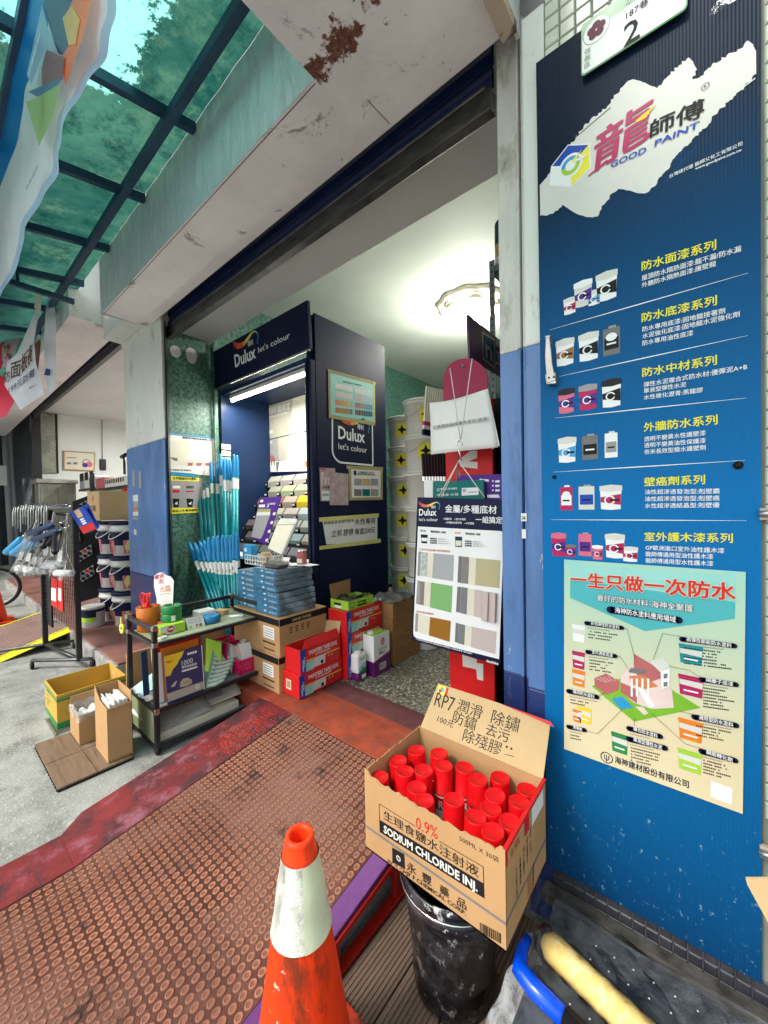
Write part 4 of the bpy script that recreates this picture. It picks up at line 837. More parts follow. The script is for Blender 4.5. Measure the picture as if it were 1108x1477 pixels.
# ------------------------------------------------------------------ teal extension poles
M('teal_pole', (.0, .22, .25), .28, .15, var=.08); M('blue_grip', (.0, .20, .46), .35, var=.1)
def pole(L, i):
    t = thing('extension_pole', '', 'pole', (0, 0, 0), group=None); r = .0175
    g = MB('teal_pole'); g.tube([(0, 0, 0), (0, 0, L-.2)], r, 12); obj('shaft', g, t, world=False)
    g = MB('blue_grip'); g.lathe([(r*1.12, L-.22), (r*1.2, L-.17), (r*.95, L-.13), (r*1.05, L-.05), (r*.7, L-.02), (r*.6, L), (0, L)], n=12); obj('grip', g, t, world=False)
    g = MB('paper'); g.lathe([(r*1.05, L-.34), (r*1.06, L-.235)], n=12, caps=False); g.mat = 'ink'; g.lathe([(r*1.07, L-.32), (r*1.07, L-.29)], n=8, caps=False, a0=-1.5, a1=.3); obj('label_sleeve', g, t, world=False)
    return t
protoL, protoS = pole(1.82, 0), pole(1.05, 0)
tops = [(284.5, 674), (291, 678), (296, 675), (304.5, 669), (312.5, 669), (318, 655), (324, 671), (328, 666), (332, 667), (337.5, 662), (342, 662), (301, 684)]
bases = [(-3.42+.085*i*.62, 1.66+.03*i) for i in range(12)]
desc = ['leftmost', 'second from the left', 'third from the left', 'fourth from the left', 'fifth from the left', 'tallest, in the middle of the bundle', 'seventh from the left', 'eighth from the left', 'ninth from the left', 'next to the rightmost', 'rightmost', 'half hidden by its neighbours']
def place(proto, first, foot, top, L, label, group):
    o = proto if first else copy_tree(proto)
    foot = Vector(foot); d = (Vector(top)-foot).normalized(); o.location = foot
    o.rotation_euler = d.to_track_quat('Z', 'Y').to_euler(); o['label'] = label; o['group'] = group
for i, (x, y) in enumerate(tops):
    tp = P(x, y, 'y', 1.84+.02*(i % 3)+.012*i); ft = P(302+(x-284)*.62+(i % 3)*2, 868, 'y', 1.66+.014*i); ft.z = max(ft.z-.3, FL)
    d = tp-ft; L = 1.82; ft2 = tp-d.normalized()*L
    if ft2.z < FL: ft2.z = FL
    place(protoL, i == 0, ft2, tp, L, 'long teal roller pole with blue grip, '+desc[i]+(' of the long ones' if i != 5 else ''), 'long teal extension poles')
tops2 = [(273, 783), (280.5, 783), (288, 781), (294, 780), (302, 795), (309, 793), (315, 791), (321, 778), (327, 792), (333, 788), (337, 768), (342, 769)]
desc = ['leftmost and leaning', 'second from the left', 'third from the left', 'fourth from the left', 'fifth from the left', 'sixth from the left', 'seventh from the left', 'eighth from the left, a bit taller', 'ninth from the left', 'tenth from the left', 'next to the rightmost', 'rightmost by the blue packs']
for i, (x, y) in enumerate(tops2):
    bx = [312, 318, 322, 326, 310, 316, 322, 328, 333, 338, 341, 345][i]; tp = P(x, y, 'y', 1.64+.006*i); ft = P(bx, 885, 'y', 1.60+.01*i); d = (tp-ft).normalized(); f2 = tp-d*1.05
    if f2.z < FL: f2.z = FL
    place(protoS, i == 0, f2, tp, 1.05, 'short teal roller pole before the long ones, '+desc[i], 'short teal extension poles')

# ------------------------------------------------------------------ cartons with tinned goods beside the cabinet
def carton(name, label, cat, x0, x1, y0, y1, z0, z1, mat, fn=None, group=None, open_=False, bevel=.004, rot=0):
    t = thing(name, label, cat, ((x0+x1)/2, (y0+y1)/2, z0), group=group)
    g = MB(mat)
    if not open_: g.box(x0, x1, y0, y1, z0, z1)
    else:
        w = .004; g.box(x0, x1, y0, y1, z0, z0+.005); g.box(x0, x1, y0, y0+w, z0+.0051, z1); g.box(x0, x1, y1-w, y1, z0+.0051, z1); g.box(x0, x0+w, y0+w, y1-w, z0+.0051, z1); g.box(x1-w, x1, y0+w, y1-w, z0+.0051, z1)
    obj('body', g, t, bevel=bevel if not open_ else .001)
    if fn:
        g = MB(); fn(g, Fr((x0, y0, z0), (1, 0, 0), (0, 0, 1)), Fr((x1, y0, z0), (0, 1, 0), (0, 0, 1)), x1-x0, y1-y0, z1-z0)
        if g.f: obj('print', g, t)
    return t
def f_sand(nolab=False):
    def f(g, a, b, w, d, h):
        for fr, W_ in ((a, w), (b, d)): fr.rect(g, 'ink', 0.002, W_-.002, h*.80, h*.97, .001)
        b.text(g, 'card_light', 'SAND PAPER', d*.25, h*.84, d*.4, h*.08, .002, .02)
        for i, s_ in enumerate('☂↑♻♨'): b.disc(g, 'ink', (d*(.22+.12*i), h*.66), .014, .001, 10, r2=.008); b.rect(g, 'ink', d*(.22+.12*i)-.010, d*(.22+.12*i)+.01, h*.55, h*.58, .001)
        a.rect(g, 'paper', w-.10*1.9, w-.06, h*.40, h*.72, .001)
        for i in range(4): a.rect(g, 'ink', w-.18, w-.075, h*(.45+.065*i), h*(.465+.065*i), .0015)
        a.rect(g, 'ink', w-.20, w-.05, h*.27, h*.31, .001); a.rect(g, 'ink', w-.19, w-.06, h*.10, h*.13, .001)
    return f
carton('sandpaper_carton', 'brown sandpaper carton with a black top band, the lower of two under the blue packs', 'carton', -2.80, -2.225, 1.53, 1.95, FL, .425, 'card', f_sand(), 'sandpaper cartons')
carton('sandpaper_carton', 'brown sandpaper carton with a black top band, the upper one carrying the blue packs', 'carton', -2.81, -2.215, 1.535, 1.96, .427, .690, 'card', f_sand(), 'sandpaper cartons')
M('pack_blue', (.02, .16, .30), .3, var=.25, vs=12); M('pack_side', (.20, .27, .33), .25, var=.25, vs=14, bump=.5, bs=30)
def f_pack(g, a, b, w, d, h):
    for i in range(2 if w > .25 else 1):
        a.rect(g, 'paper', w*(.62-.33*i), w*(.75-.33*i), h*.35, h*.62, .0015); a.text(g, 'paper', '耐水砂紙', w*(.80-.33*i), h*.2, w*.14, h*.25, .0015, .01)
random.seed(11); z = .692; nm = ['lowest', 'second', 'third', 'fourth', 'fifth', 'sixth', 'seventh', 'topmost']
for lv in range(8):
    hh = .040; sh = random.uniform(-.008, .008)+(.012 if lv < 4 else -.012); x1 = -2.262+sh; y0 = 1.555+random.uniform(-.006, .006)
    t = carton('sandpaper_pack', 'blue shrink wrapped sandpaper pack in the right hand pile, %s from the bottom' % nm[lv] if 0 < lv < 7 else 'blue shrink wrapped sandpaper pack in the right hand pile, the %s one' % nm[lv], 'pack', x1-.27, x1, y0, y0+.33, z, z+hh-.002, 'pack_side', None, 'blue sandpaper packs', bevel=.006)
    g = MB(); a = Fr((x1-.27, y0, z), (1, 0, 0), (0, 0, 1)); a.rect(g, 'pack_blue', .002, .268, .001, hh-.003, .0012)
    a.rect(g, 'paper', .10, .125, .017, .028, .002); a.text(g, 'paper', '耐水砂紙 1000', .16, .012, .09, .014, .002, .01); g.mat = 'clear_film'
    obj('print', g, t); z += hh
    if lv in (3,): z += .004
ztop = z
z = .692
for lv in range(7):
    hh = .040; x1 = -2.545; y0 = 1.57+random.uniform(-.008, .008)
    t = carton('sandpaper_pack', 'blue shrink wrapped sandpaper pack in the left hand pile by the poles, %s' % (['lowest', 'second up', 'third up', 'fourth up', 'fifth up', 'sixth up', 'on top'][lv]), 'pack', x1-.25, x1, y0, y0+.32, z, z+hh-.002, 'pack_side', None, 'blue sandpaper packs', bevel=.006)
    g = MB(); a = Fr((x1-.25, y0, z), (1, 0, 0), (0, 0, 1)); a.rect(g, 'pack_blue', .002, .248, .001, hh-.003, .0012)
    a.rect(g, 'paper', .07, .095, .017, .028, .002); a.text(g, 'paper', '耐水砂紙 800', .13, .012, .09, .014, .002, .01); obj('print', g, t); z += hh
g = MB('clear_film'); g.grid(lambda u, v: Vector((-2.248+.012*math.sin(u*9+v*7), 1.56+.34*u, .70+.31*v+.004*math.sin(u*30))), 16, 10)
tag(obj('shrink_wrap', g, None), 'crinkled clear wrap over the right hand pile of blue packs', 'wrap')
# things on top of the packs
zt = ztop+.001
t = thing('sample_board', 'purple sample card with a grey swatch, leaning against the colour cards', 'sample card', (-3.0, 1.95, zt))
fb2 = Fr(P(385, 790, 'y', 1.93), (1, 0, 0), (0, .35, 1)); k = K(370, 560, .1625)
g = MB('purple'); L = [fb2.px(*k(*p)) for p in ((-50, 1330), (85, 1390), (220, 958), (30, 975))]; g.slab([fb2.pt(a, b_) for a, b_ in L], (0, .008, 0)); obj('card', g, t)
g = MB(); kpoly(fb2, g, 'masking', k, [(15, 1070), (128, 1072), (125, 1098), (8, 1100)], .002); kpoly(fb2, g, 'off_white', k, [(8, 1100), (125, 1098), (122, 1128), (0, 1130)], .002); kpoly(fb2, g, 'grey', k, [(0, 1130), (122, 1128), (60, 1300), (40, 1340), (-45, 1320)], .002)
for i in range(4): kpoly(fb2, g, 'white', k, [(150-22*i, 1105+78*i), (172-22*i, 1100+78*i), (168-22*i, 1125+78*i), (146-22*i, 1128+78*i)], .002)
kpoly(fb2, g, 'white', k, [(38, 992), (62, 990), (60, 1010), (35, 1014)], .002); kpoly(fb2, g, 'white', k, [(25, 1035), (78, 1032), (76, 1055), (22, 1058)], .002); fb2.ptext(g, 'white', '2', k(92, 1055), k(110, 1053), 5, .02, .002); fb2.ptext(g, 'white', '仿清水模', k(120, 1035), k(165, 1035), 3, .02, .002)
obj('swatch', g, t)
t = thing('sample_board', 'pale plank shaped sample board in a clear sleeve, leaning right of the purple card', 'sample board', (-2.8, 1.9, zt))
fb3 = Fr(P(405, 800, 'y', 1.85), (1, 0, 0), (0, .5, 1))
g = MB('cream'); L = [fb3.px(*k(*p)) for p in ((100, 1420), (220, 1475), (345, 1180), (190, 1190))]; g.slab([fb3.pt(a, b_) for a, b_ in L], (0, .008, 0)); obj('plank', g, t)
g = MB('off_white'); L = [fb3.px(*k(*p)) for p in ((185, 1210), (348, 1205), (365, 1160), (215, 1155))]; g.slab([fb3.pt(a, b_, .003) for a, b_ in L], (0, .003, 0)); g.mat = 'grey'; L = [fb3.px(*k(*p)) for p in ((222, 1475), (245, 1460), (368, 1180), (345, 1185))]; g.slab([fb3.pt(a, b_, .001) for a, b_ in L], (0, .01, 0)); obj('sleeve', g, t)
t = thing('small_box', 'small teal box standing behind the clear tray on the packs', 'box', P(367, 793, 'y', 1.76))
f_ = Fr((0, 1.74, 0), (1, 0, 0), (0, 0, 1)); a, b_ = f_.px(350, 800); g = MB('sky_blue'); g.box(a, a+.13, 1.74, 1.80, zt, b_+.085); obj('body', g, t, bevel=.002); g = MB('paper'); g.box(a+.03, a+.07, 1.738, 1.7395, b_+.03, b_+.06); obj('label', g, t)
t = thing('plastic_tray', 'clear plastic tray on top of the blue packs', 'tray', (-2.62, 1.62, zt)); g = MB('plastic_white')
x0, x1, y0, y1 = -2.74, -2.46, 1.60, 1.75
for i in range(9):
    x = x0+(x1-x0)*i/8; g.box(x-.003, x+.003, y0, y0+.004, zt, zt+.07); g.box(x-.003, x+.003, y1-.004, y1, zt, zt+.07)
for i in range(5):
    y = y0+(y1-y0)*i/4; g.box(x1-.004, x1, y-.003, y+.003, zt, zt+.07)
for zz in (0, .03, .066): g.box(x0, x1, y0-.002, y0+.003, zt+zz, zt+zz+.006); g.box(x1-.003, x1+.002, y0, y1, zt+zz, zt+zz+.006)
obj('basket', g, t); g = MB('clear_film'); g.box(x0+.005, x1-.005, y0+.005, y1-.005, zt+.001, zt+.06); obj('liner', g, t)
t = thing('tape_roll', 'wooden coloured roll standing in the clear tray', 'roll', (-2.56, 1.67, zt)); g = MB('card_light'); g.lathe([(.035, 0), (.035, .09), (.015, .09), (.015, .02)], c=(-2.56, 1.67, zt), n=20); obj('roll', g, t)
M('pad_grey', (.10, .095, .085), .8, var=.5, vs=30, bump=.8, bs=80)
t = thing('scouring_pads', 'grey speckled scouring pads in a bag lying on the front of the packs', 'pads', (-2.36, 1.62, zt))
for i in range(3):
    g = MB('pad_grey'); c_ = Vector((-2.37+.012*i, 1.63, zt+.004+.011*i)); g.slab([c_+Vector((x, y, .006*math.sin(x*40+i))) for x, y in ((-.10, -.05), (.08, -.055), (.10, .02), (.04, .06), (-.06, .055), (-.11, .01))], (0, 0, .010)); obj('pad', g, t, bevel=.003)
g = MB('paper'); random.seed(3)
for i in range(3): c_ = Vector((-2.38+.07*i, 1.76+.015*i, zt+.002+.003*i)); g.slab([c_+Vector((x, y, 0)) for x, y in ((-.09, -.03), (.08, -.04), (.09, .05), (-.08, .05))], (0, 0, .002))
tag(obj('loose_papers', g, None), 'loose white papers lying behind the scouring pads', 'papers')
t = thing('paint_can', 'small maroon and cream tin standing on the right end of the packs', 'tin', (-2.30, 1.80, zt))
g = MB('brick_print'); g.lathe([(.036, .002), (.036, .105)], c=(-2.295, 1.80, zt), n=24); g.mat = 'cream'; g.lathe([(.0365, .02), (.0365, .05)], c=(-2.295, 1.80, zt), n=12, caps=False, a0=-2.2, a1=-.6); obj('body', g, t)
g = MB('chrome'); g.lathe([(.038, .105), (.038, .112), (.033, .112), (.033, .108), (0, .108)], c=(-2.295, 1.80, zt), n=24); obj('lid', g, t)
g = MB('black'); random.seed(6); g.lathe([(.03, 0), (.045, .02), (.03, .05), (.01, .06), (0, .06)], c=(-2.42, 1.84, zt), n=9, sx=1.5); tag(obj('dark_bag', g, None), 'crumpled dark bag between the sample board and the tin', 'bag')

# ------------------------------------------------------------------ painter's tape boxes
M('box_red', (.60, .012, .014), .35, var=.05, dirt=((.5, .2, .2), .70, .74, 40))
def f_tape(g, a, b, w, d, h):
    b.rect(g, 'blue', .001, .045, .001, h-.001, .0012); b.rect(g, 'lemon', .0465, d-.01, h*.46, h*.50, .0012)
    b.poly(g, 'poster_teal_light', [(.047, h*.04), (d*.30, h*.04), (d*.42, h*.46), (.047, h*.42)], .0016); b.poly(g, 'off_white', [(d*.26, h*.10), (d*.58, h*.10), (d*.60, h*.50), (d*.34, h*.50)], .0018)
    b.rect(g, 'ink', d*.48, d*.54, h*.13, h*.28, .0022); b.text(g, 'white', 'PAINTERS TAPE DOG', d*.20, h*.70, d*.70, h*.17, .0016, .022); b.text(g, 'white', '立邦油漆師和紙膠帶', d*.34, h*.58, d*.38, h*.08, .0016, .015)
    b.text(g, 'white', 'NIPPON', .030, h*.12, h*.46, .014, .0018, .02, (0, 1)); b.text(g, 'white', 'PAINT', .040, h*.30, h*.4, .010, .0018, .02, (0, 1)); b.rect(g, 'red_gloss', .010, .032, h*.04, h*.11, .0016)
    b.disc(g, 'white', (d*.68, h*.36), .006, .0016, 10, r2=.004); b.disc(g, 'white', (d*.76, h*.34), .006, .0016, 10, r2=.004)
    a.rect(g, 'cream', w*.2, w*.5, h*.25, h*.68, .0012) if False else None
def f_tape2(g, a, b, w, d, h):
    f_tape(g, a, b, w, d, h); a.rect(g, 'cream', w*.22, w*.52, h*.25, h*.68, .0012); a.rect(g, 'card', w*.26, w*.48, h*.32, h*.62, .0016)
TG = "painter's tape boxes"
carton('tape_box', 'closed red painters tape box with a barcode label, bottom of the front stack', 'box', -2.225, -2.045, 1.56, 1.95, FL+.011, .335, 'box_red', f_tape2, TG)
t = carton('tape_box', 'open red painters tape box with its flap raised, on top of the front stack', 'box', -2.215, -2.048, 1.575, 1.94, .337, .50, 'box_red', f_tape, TG, open_=True)
g = MB('card_light'); g.slab([(-2.21, 1.93, .50), (-2.06, 1.935, .50), (-2.06, 1.96, .60), (-2.21, 1.955, .585)], (0, .003, 0)); g.slab([(-2.214, 1.58, .50), (-2.214, 1.93, .50), (-2.235, 1.93, .60), (-2.235, 1.60, .585)], (-.003, 0, 0)); obj('flap', g, t)
g = MB('box_red'); g.slab([(-2.047, 1.60, .501), (-2.047, 1.93, .501), (-2.075, 1.93, .555), (-2.075, 1.64, .545)], (-.003, 0, 0)); obj('torn_flap', g, t)
g = MB('card'); g.box(-2.20, -2.06, 1.59, 1.93, .345, .40); obj('contents', g, t)
carton('tape_box', 'closed red painters tape box at the bottom of the rear stack behind the tins', 'box', -2.19, -1.998, 1.962, 2.36, FL, .345, 'box_red', f_tape, TG)
carton('tape_box', 'closed red painters tape box, middle of the rear stack behind the tins', 'box', -2.195, -2.0, 1.965, 2.36, .346, .508, 'box_red', f_tape, TG)
carton('tape_box', 'closed red painters tape box under the lime green tray', 'box', -2.195, -2.0, 1.96, 2.36, .509, .675, 'box_red', f_tape, TG)
def f_lime(g, a, b, w, d, h):
    a.rect(g, 'ink', w*.22, w*.6, h*.42, h*.66, .001); a.rect(g, 'white', w*.25, w*.62, h*.12, h*.36, .001); b.disc(g, 'green', (d*.16, h*.5), h*.36, .001, 16, r2=h*.26); b.text(g, 'ink', '砂布輪', d*.35, h*.5, d*.34, h*.28, .001, .03); b.rect(g, 'ink', d*.34, d*.72, h*.2, h*.4, .001)
t = carton('display_tray', 'lime green open tray with a raised brown flap, on the rear red stack', 'tray', -2.20, -2.01, 1.99, 2.27, .677, .745, 'lime', f_lime, None, open_=True)
g = MB('card_brown'); g.slab([(-2.197, 1.995, .745), (-2.197, 2.20, .745), (-2.205, 2.21, .86), (-2.205, 1.985, .85)], (.003, 0, 0)); obj('flap', g, t)
g = MB('pad_grey'); random.seed(5)
for i in range(7): x = -2.18+.02*i; g.tube([(x, 2.02, .70), (x, 2.24, .705)], .02, 8)
obj('contents', g, t); g = MB('clear_film'); g.grid(lambda u, v: Vector((-2.19+.16*u, 2.0+.26*v, .735+.035*math.sin(u*5)*math.sin(v*6)+.01*math.sin(u*23+v*17))), 12, 14); obj('plastic_bag', g, t)
g = MB('paper'); random.seed(12); g.grid(lambda u, v: Vector((-2.10+.10*u+.01*math.sin(v*9), 2.28+.07*v, .678+.022*abs(math.sin(u*7+v*5))+.01*math.sin(v*13))), 8, 8); tag(obj('crumpled_paper', g, None), 'crumpled white paper beside the lime green tray', 'paper')
# tins
t = thing('solvent_tin', 'tall square white tin with a purple base, in front of the rear tape boxes', 'tin', (-1.93, 2.21, FL))
M('tin_purple', (.12, .008, .13), .3, var=.06); x0, x1, y0, y1 = -1.995, -1.885, 2.125, 2.31
g = MB('white'); g.box(x0, x1, y0, y1, FL+.11, .475); g.mat = 'tin_purple'; g.box(x0, x1, y0, y1, FL+.001, FL+.109); g.mat = 'lime'; g.box(x0+.004, x1-.004, y0+.004, y1-.004, .475, .478); obj('body', g, t, bevel=.006)
g = MB('plastic_white'); g.lathe([(.026, 0), (.026, .014), (.020, .018), (.012, .018), (.012, .012)], c=(-1.95, 2.165, .478), n=20); obj('cap', g, t); g = MB('chrome'); g.tube([(-1.90, 2.20, .478), (-1.90, 2.21, .505), (-1.915, 2.26, .505), (-1.915, 2.27, .478)], .004, 6); obj('handle', g, t)
fx = Fr((x1+.0008, y0, FL), (0, 1, 0), (0, 0, 1)); g = MB(); fx.disc(g, 'red', (.10, .245), .022, .001, 20, r2=.016, ry=.028); fx.poly(g, 'red', [(.09, .245), (.11, .27), (.105, .23)], .001); fx.text(g, 'midgrey', 'ELDS', .055, .185, .09, .014, .001, .01); fx.text(g, 'ink', '調薄丁', .055, .155, .07, .016, .001, .03)
fx.poly(g, 'red', [(.0, .11), (.185, .145), (.185, .152), (0, .116)], .001); fx.rect(g, 'tin_purple', 0, .184, .0, .11, .0006); fx.poly(g, 'tin_purple', [(0, .11), (.184, .11), (.184, .142)], .0008); fx.rect(g, 'paper', .06, .135, .035, .085, .0015)
for i in range(6): fx.rect(g, 'ink', .065+.011*i, .070+.011*i, .04, .08, .002)
obj('print', g, t)
t = thing('thinner_tin', 'small round cornered white tin with a landscape picture, left of the tall one', 'tin', (-1.97, 2.05, FL))
x0, x1, y0, y1 = -2.0, -1.925, 1.99, 2.09
g = MB('white'); g.box(x0, x1, y0, y1, FL+.055, .365); g.mat = 'tin_purple'; g.box(x0, x1, y0, y1, FL+.001, FL+.054); obj('body', g, t, bevel=.016)
g = MB('plastic_white'); g.lathe([(.030, 0), (.030, .010), (.02, .016), (0, .016)], c=(-1.963, 2.035, .365), n=20); obj('cap', g, t)
fx = Fr((x1+.0008, y0, FL), (0, 1, 0), (0, 0, 1)); g = MB(); fx.rect(g, 'sky_blue', .012, .088, .09, .14, .001) if 0 else None; fx.poly(g, 'poster_teal_light', [(.012, .06), (.088, .06), (.088, .13), (.05, .12), (.012, .10)], .001); fx.poly(g, 'green', [(.012, .058), (.088, .058), (.088, .10), (.07, .085), (.055, .10), (.04, .08), (.012, .072)], .0014); fx.text(g, 'ink', '松香水', .03, .155, .045, .012, .001, .02); fx.rect(g, 'paper', .04, .085, .015, .045, .001); obj('print', g, t)
# stack of brown cartons
def f_br(g, a, b, w, d, h):
    random.seed(int(h*1e4))
    for r in range(3):
        for c in range(7):
            if random.random() < .8: b.rect(g, 'wood_brown', d*(.12+.11*c), d*(.12+.11*c)+.012+.02*random.random(), h*(.22+.24*r), h*(.34+.24*r), .001)
z = FL; nms = ('lowest', 'second', 'third', 'topmost')
for i, hh in enumerate((.155, .105, .11, .125)):
    carton('plain_carton', 'dark brown carton behind the tins, %s of its stack' % nms[i] if i != 3 else 'dark brown carton behind the tins, topmost, under the grey cloth', 'carton', -2.16-.01*(i % 2), -1.905+.006*(i % 2), 2.375, 2.735, z, z+hh-.002, 'card_brown', f_br, 'dark brown cartons'); z += hh
M('cloth_grey', (.17, .165, .15), .95, var=.3, vs=20, bump=.6, bs=50)
g = MB('cloth_grey'); g.grid(lambda u, v: Vector((-2.17+.29*u, 2.37+.35*v, z+.006+.022*abs(math.sin(u*5+v*3))*math.sin(math.pi*min(1, v*1.1))+.008*math.sin(v*17+u*8))), 20, 20); o = obj('folded_cloth', g, None)
sd_ = o.modifiers.new('solid', 'SOLIDIFY'); sd_.thickness = .006; tag(o, 'crumpled grey cloth on top of the brown carton stack', 'cloth')

# ------------------------------------------------------------------ stacked white buckets
def bucket(name, label, cat, c, r, h, body, lid, group=None, band=None, handle=True, hside=-1):
    t = thing(name, label, cat, c, group=group); C_ = (0, 0, 0)
    g = MB(body); g.lathe([(r*.84, 0), (r*.86, .004), (r*.97, h*.86), (r*1.03, h*.865), (r*1.03, h*.885), (r*.975, h*.89), (r*.98, h*.93), (r*1.04, h*.935), (r*1.04, h*.955)], n=32); obj('body', g, t, world=False)
    g = MB(lid); g.lathe([(r*1.05, h*.94), (r*1.07, h*.95), (r*1.07, h*.985), (r*1.03, h), (r*.98, h), (r*.96, h*.975), (0, h*.975)], n=32); obj('lid', g, t, world=False)
    if handle:
        g = MB('plastic_white'); pts = [(r*1.03*math.cos(R(a)), hside*0+r*1.06*math.sin(R(a)), h*.84-h*.32*math.sin(R((a-(200))/140*180))) for a in range(200, 341, 10)]; g.tube(pts, .0045, 6); obj('handle', g, t, world=False)
    return t
def star(fr, mb, c, r):
    pts = []
    for i in range(8):
        q = R(45*i+22); rr = r if i % 2 else r*.42; pts.append((c[0]+rr*math.cos(q), c[1]+rr*math.sin(q)))
    fr.poly(mb, 'ink', pts, .003)
M('bucket_white', (.80, .79, .72), .32, var=.06, vs=3)
nb = ['bottom', 'second', 'third', 'fourth', 'fifth', 'sixth', 'top']
proto = None
for ci, (x, y, lb, dz) in enumerate(((-1.96, 2.93, 'front column right of the cabinet', 0), (-2.50, 3.36, 'rear column behind the front one', -.05), (-2.0, 3.36, 'column at the back nearest the brushes', .02))):
    for j in range(7):
        lab = 'white lidded paint bucket, %s of the %s' % (nb[j], lb)
        rot = (0, 0, R((-24, -40, 5)[ci]+(j*17) % 12+(130 if j < 5 and ci == 0 else 0)))
        if proto is None:
            proto = bucket('paint_bucket', lab, 'bucket', (x, y, FL), .165, .315, 'bucket_white', 'bucket_white', 'stacked white buckets')
            g = MB(); pts = []; fr = None
            a0 = R(-75+28)
            g.mat = 'lemon'; g.lathe([(.1583, .10), (.1605, .24)], n=5, caps=False, a0=a0, a1=a0+.85)
            g.mat = 'ink'; c_ = a0+.42
            for q0 in range(8):
                pass
            P_ = []
            for i in range(8):
                q = R(45*i); rr = .055 if i % 2 == 0 else .022; P_.append((c_+rr*math.cos(q)/.162, .17+rr*math.sin(q)))
            g.add([(.1612*math.cos(a)*1.004, .1612*math.sin(a)*1.004, z_) for a, z_ in P_]+[(.163*math.cos(c_), .163*math.sin(c_), .17)], [(i, (i+1) % 8, 8) for i in range(8)])
            obj('label', g, proto, world=False); o = proto
        else: o = copy_tree(proto)
        o['label'] = lab; o.location = (x+.004*((j*3) % 3-1), y, FL+j*.316+dz*0); o.rotation_euler = rot
# ------------------------------------------------------------------ ceiling lamp
LC = P(676, 446, 'z', 3.68); LC = Vector((-1.98, 3.95, 3.68))
t = thing('ceiling_lamp', 'lit cream ceiling lamp with a scalloped plate and five bright glass cups', 'lamp', LC)
g = MB('cream'); n = 48
vs_ = [(0, 0, 0)]
prof = [(.36, 0), (.37, -.02), (.33, -.045), (.20, -.05), (.0001, -.05)]
g.smooth = True
ring = []
for r_, z_ in prof: ring.append([(LC.x+r_*(1+.035*math.cos(10*2*math.pi*i/n))*math.cos(2*math.pi*i/n), LC.y+r_*(1+.035*math.cos(10*2*math.pi*i/n))*math.sin(2*math.pi*i/n), LC.z+z_) for i in range(n)])
vv = [v for r_ in ring for v in r_]; g.add(vv, [(i*n+k_, (i+1)*n+k_, (i+1)*n+(k_+1) % n, i*n+(k_+1) % n) for i in range(len(prof)-1) for k_ in range(n)]); obj('ceiling_plate', g, t)
M('bulb_glow', (1, .96, .84), .4, emit=12)
for i in range(5):
    q = R(72*i+20); cx, cy = LC.x+.21*math.cos(q), LC.y+.21*math.sin(q)
    g = MB('cream'); g.lathe([(.075, -.05), (.085, -.07), (.085, -.085), (.06, -.10)], c=(cx, cy, LC.z), n=24, caps=False); obj('cup', g, t)
    g = MB('bulb_glow'); g.lathe([(.055, -.085), (.07, -.12), (.06, -.155), (.03, -.172), (0, -.175)], c=(cx, cy, LC.z), n=20, caps=False); obj('bulb', g, t)
ld = bpy.data.lights.new('shop_lamp_light', 'POINT'); ld.energy = 60; ld.color = (1, .98, .90); ld.shadow_soft_size = .25; lo = bpy.data.objects.new('shop_lamp_light', ld); C.objects.link(lo); lo.location = LC+Vector((0, 0, -.30))
ld = bpy.data.lights.new('cabinet_lamp_light', 'AREA'); ld.shape = 'RECTANGLE'; ld.size = 1.25; ld.size_y = .04; ld.energy = 15; ld.color = (1, .98, .88); lo = bpy.data.objects.new('cabinet_lamp_light', ld); C.objects.link(lo); lo.location = ((XL+XR)/2, 2.10, 2.545)
ld = bpy.data.lights.new('neighbour_lamp_light', 'AREA'); ld.shape = 'RECTANGLE'; ld.size = 1.2; ld.size_y = .2; ld.energy = 75; ld.color = (1, 1, .95); lo = bpy.data.objects.new('neighbour_lamp_light', ld); C.objects.link(lo); lo.location = (-7.6, 3.2, 3.3)
# ================================================================== in front of the shop
random.seed(21)
# ------------------------------------------------------------------ ramp with studded rubber mat
SL = .15
rz = lambda y: FL+.004-SL*(1.43-y)
RY0, RY1 = -.35, 1.432
rp = thing('ramp', 'low ramp with studded rubber mat, purple edge and red steel frame up to the doorstep', 'ramp', (-1.5, .6, 0))
def rq(x0, x1, y0, y1, dz=0, th=.006):
    return [(x0, y0, max(rz(y0), -.045)+dz-th), (x1, y0, max(rz(y0), -.045)+dz-th), (x1, y1, rz(y1)+dz-th), (x0, y1, rz(y1)+dz-th), (x0, y0, max(rz(y0), -.045)+dz), (x1, y0, max(rz(y0), -.045)+dz), (x1, y1, rz(y1)+dz), (x0, y1, rz(y1)+dz)]
YB0 = .36     # where the left half meets the ground
g = MB('mat_rubber'); g.hexa(rq(-1.950, -.975, YB0, RY1)); g.box(-1.95, -.975, RY0, YB0-.0005, -.05, rz(YB0))
obj('rubber_mat', g, rp)
M('stud_core', (.15, .065, .045), .7, var=.3, vs=3); gs = MB('mat_stud'); n = 12
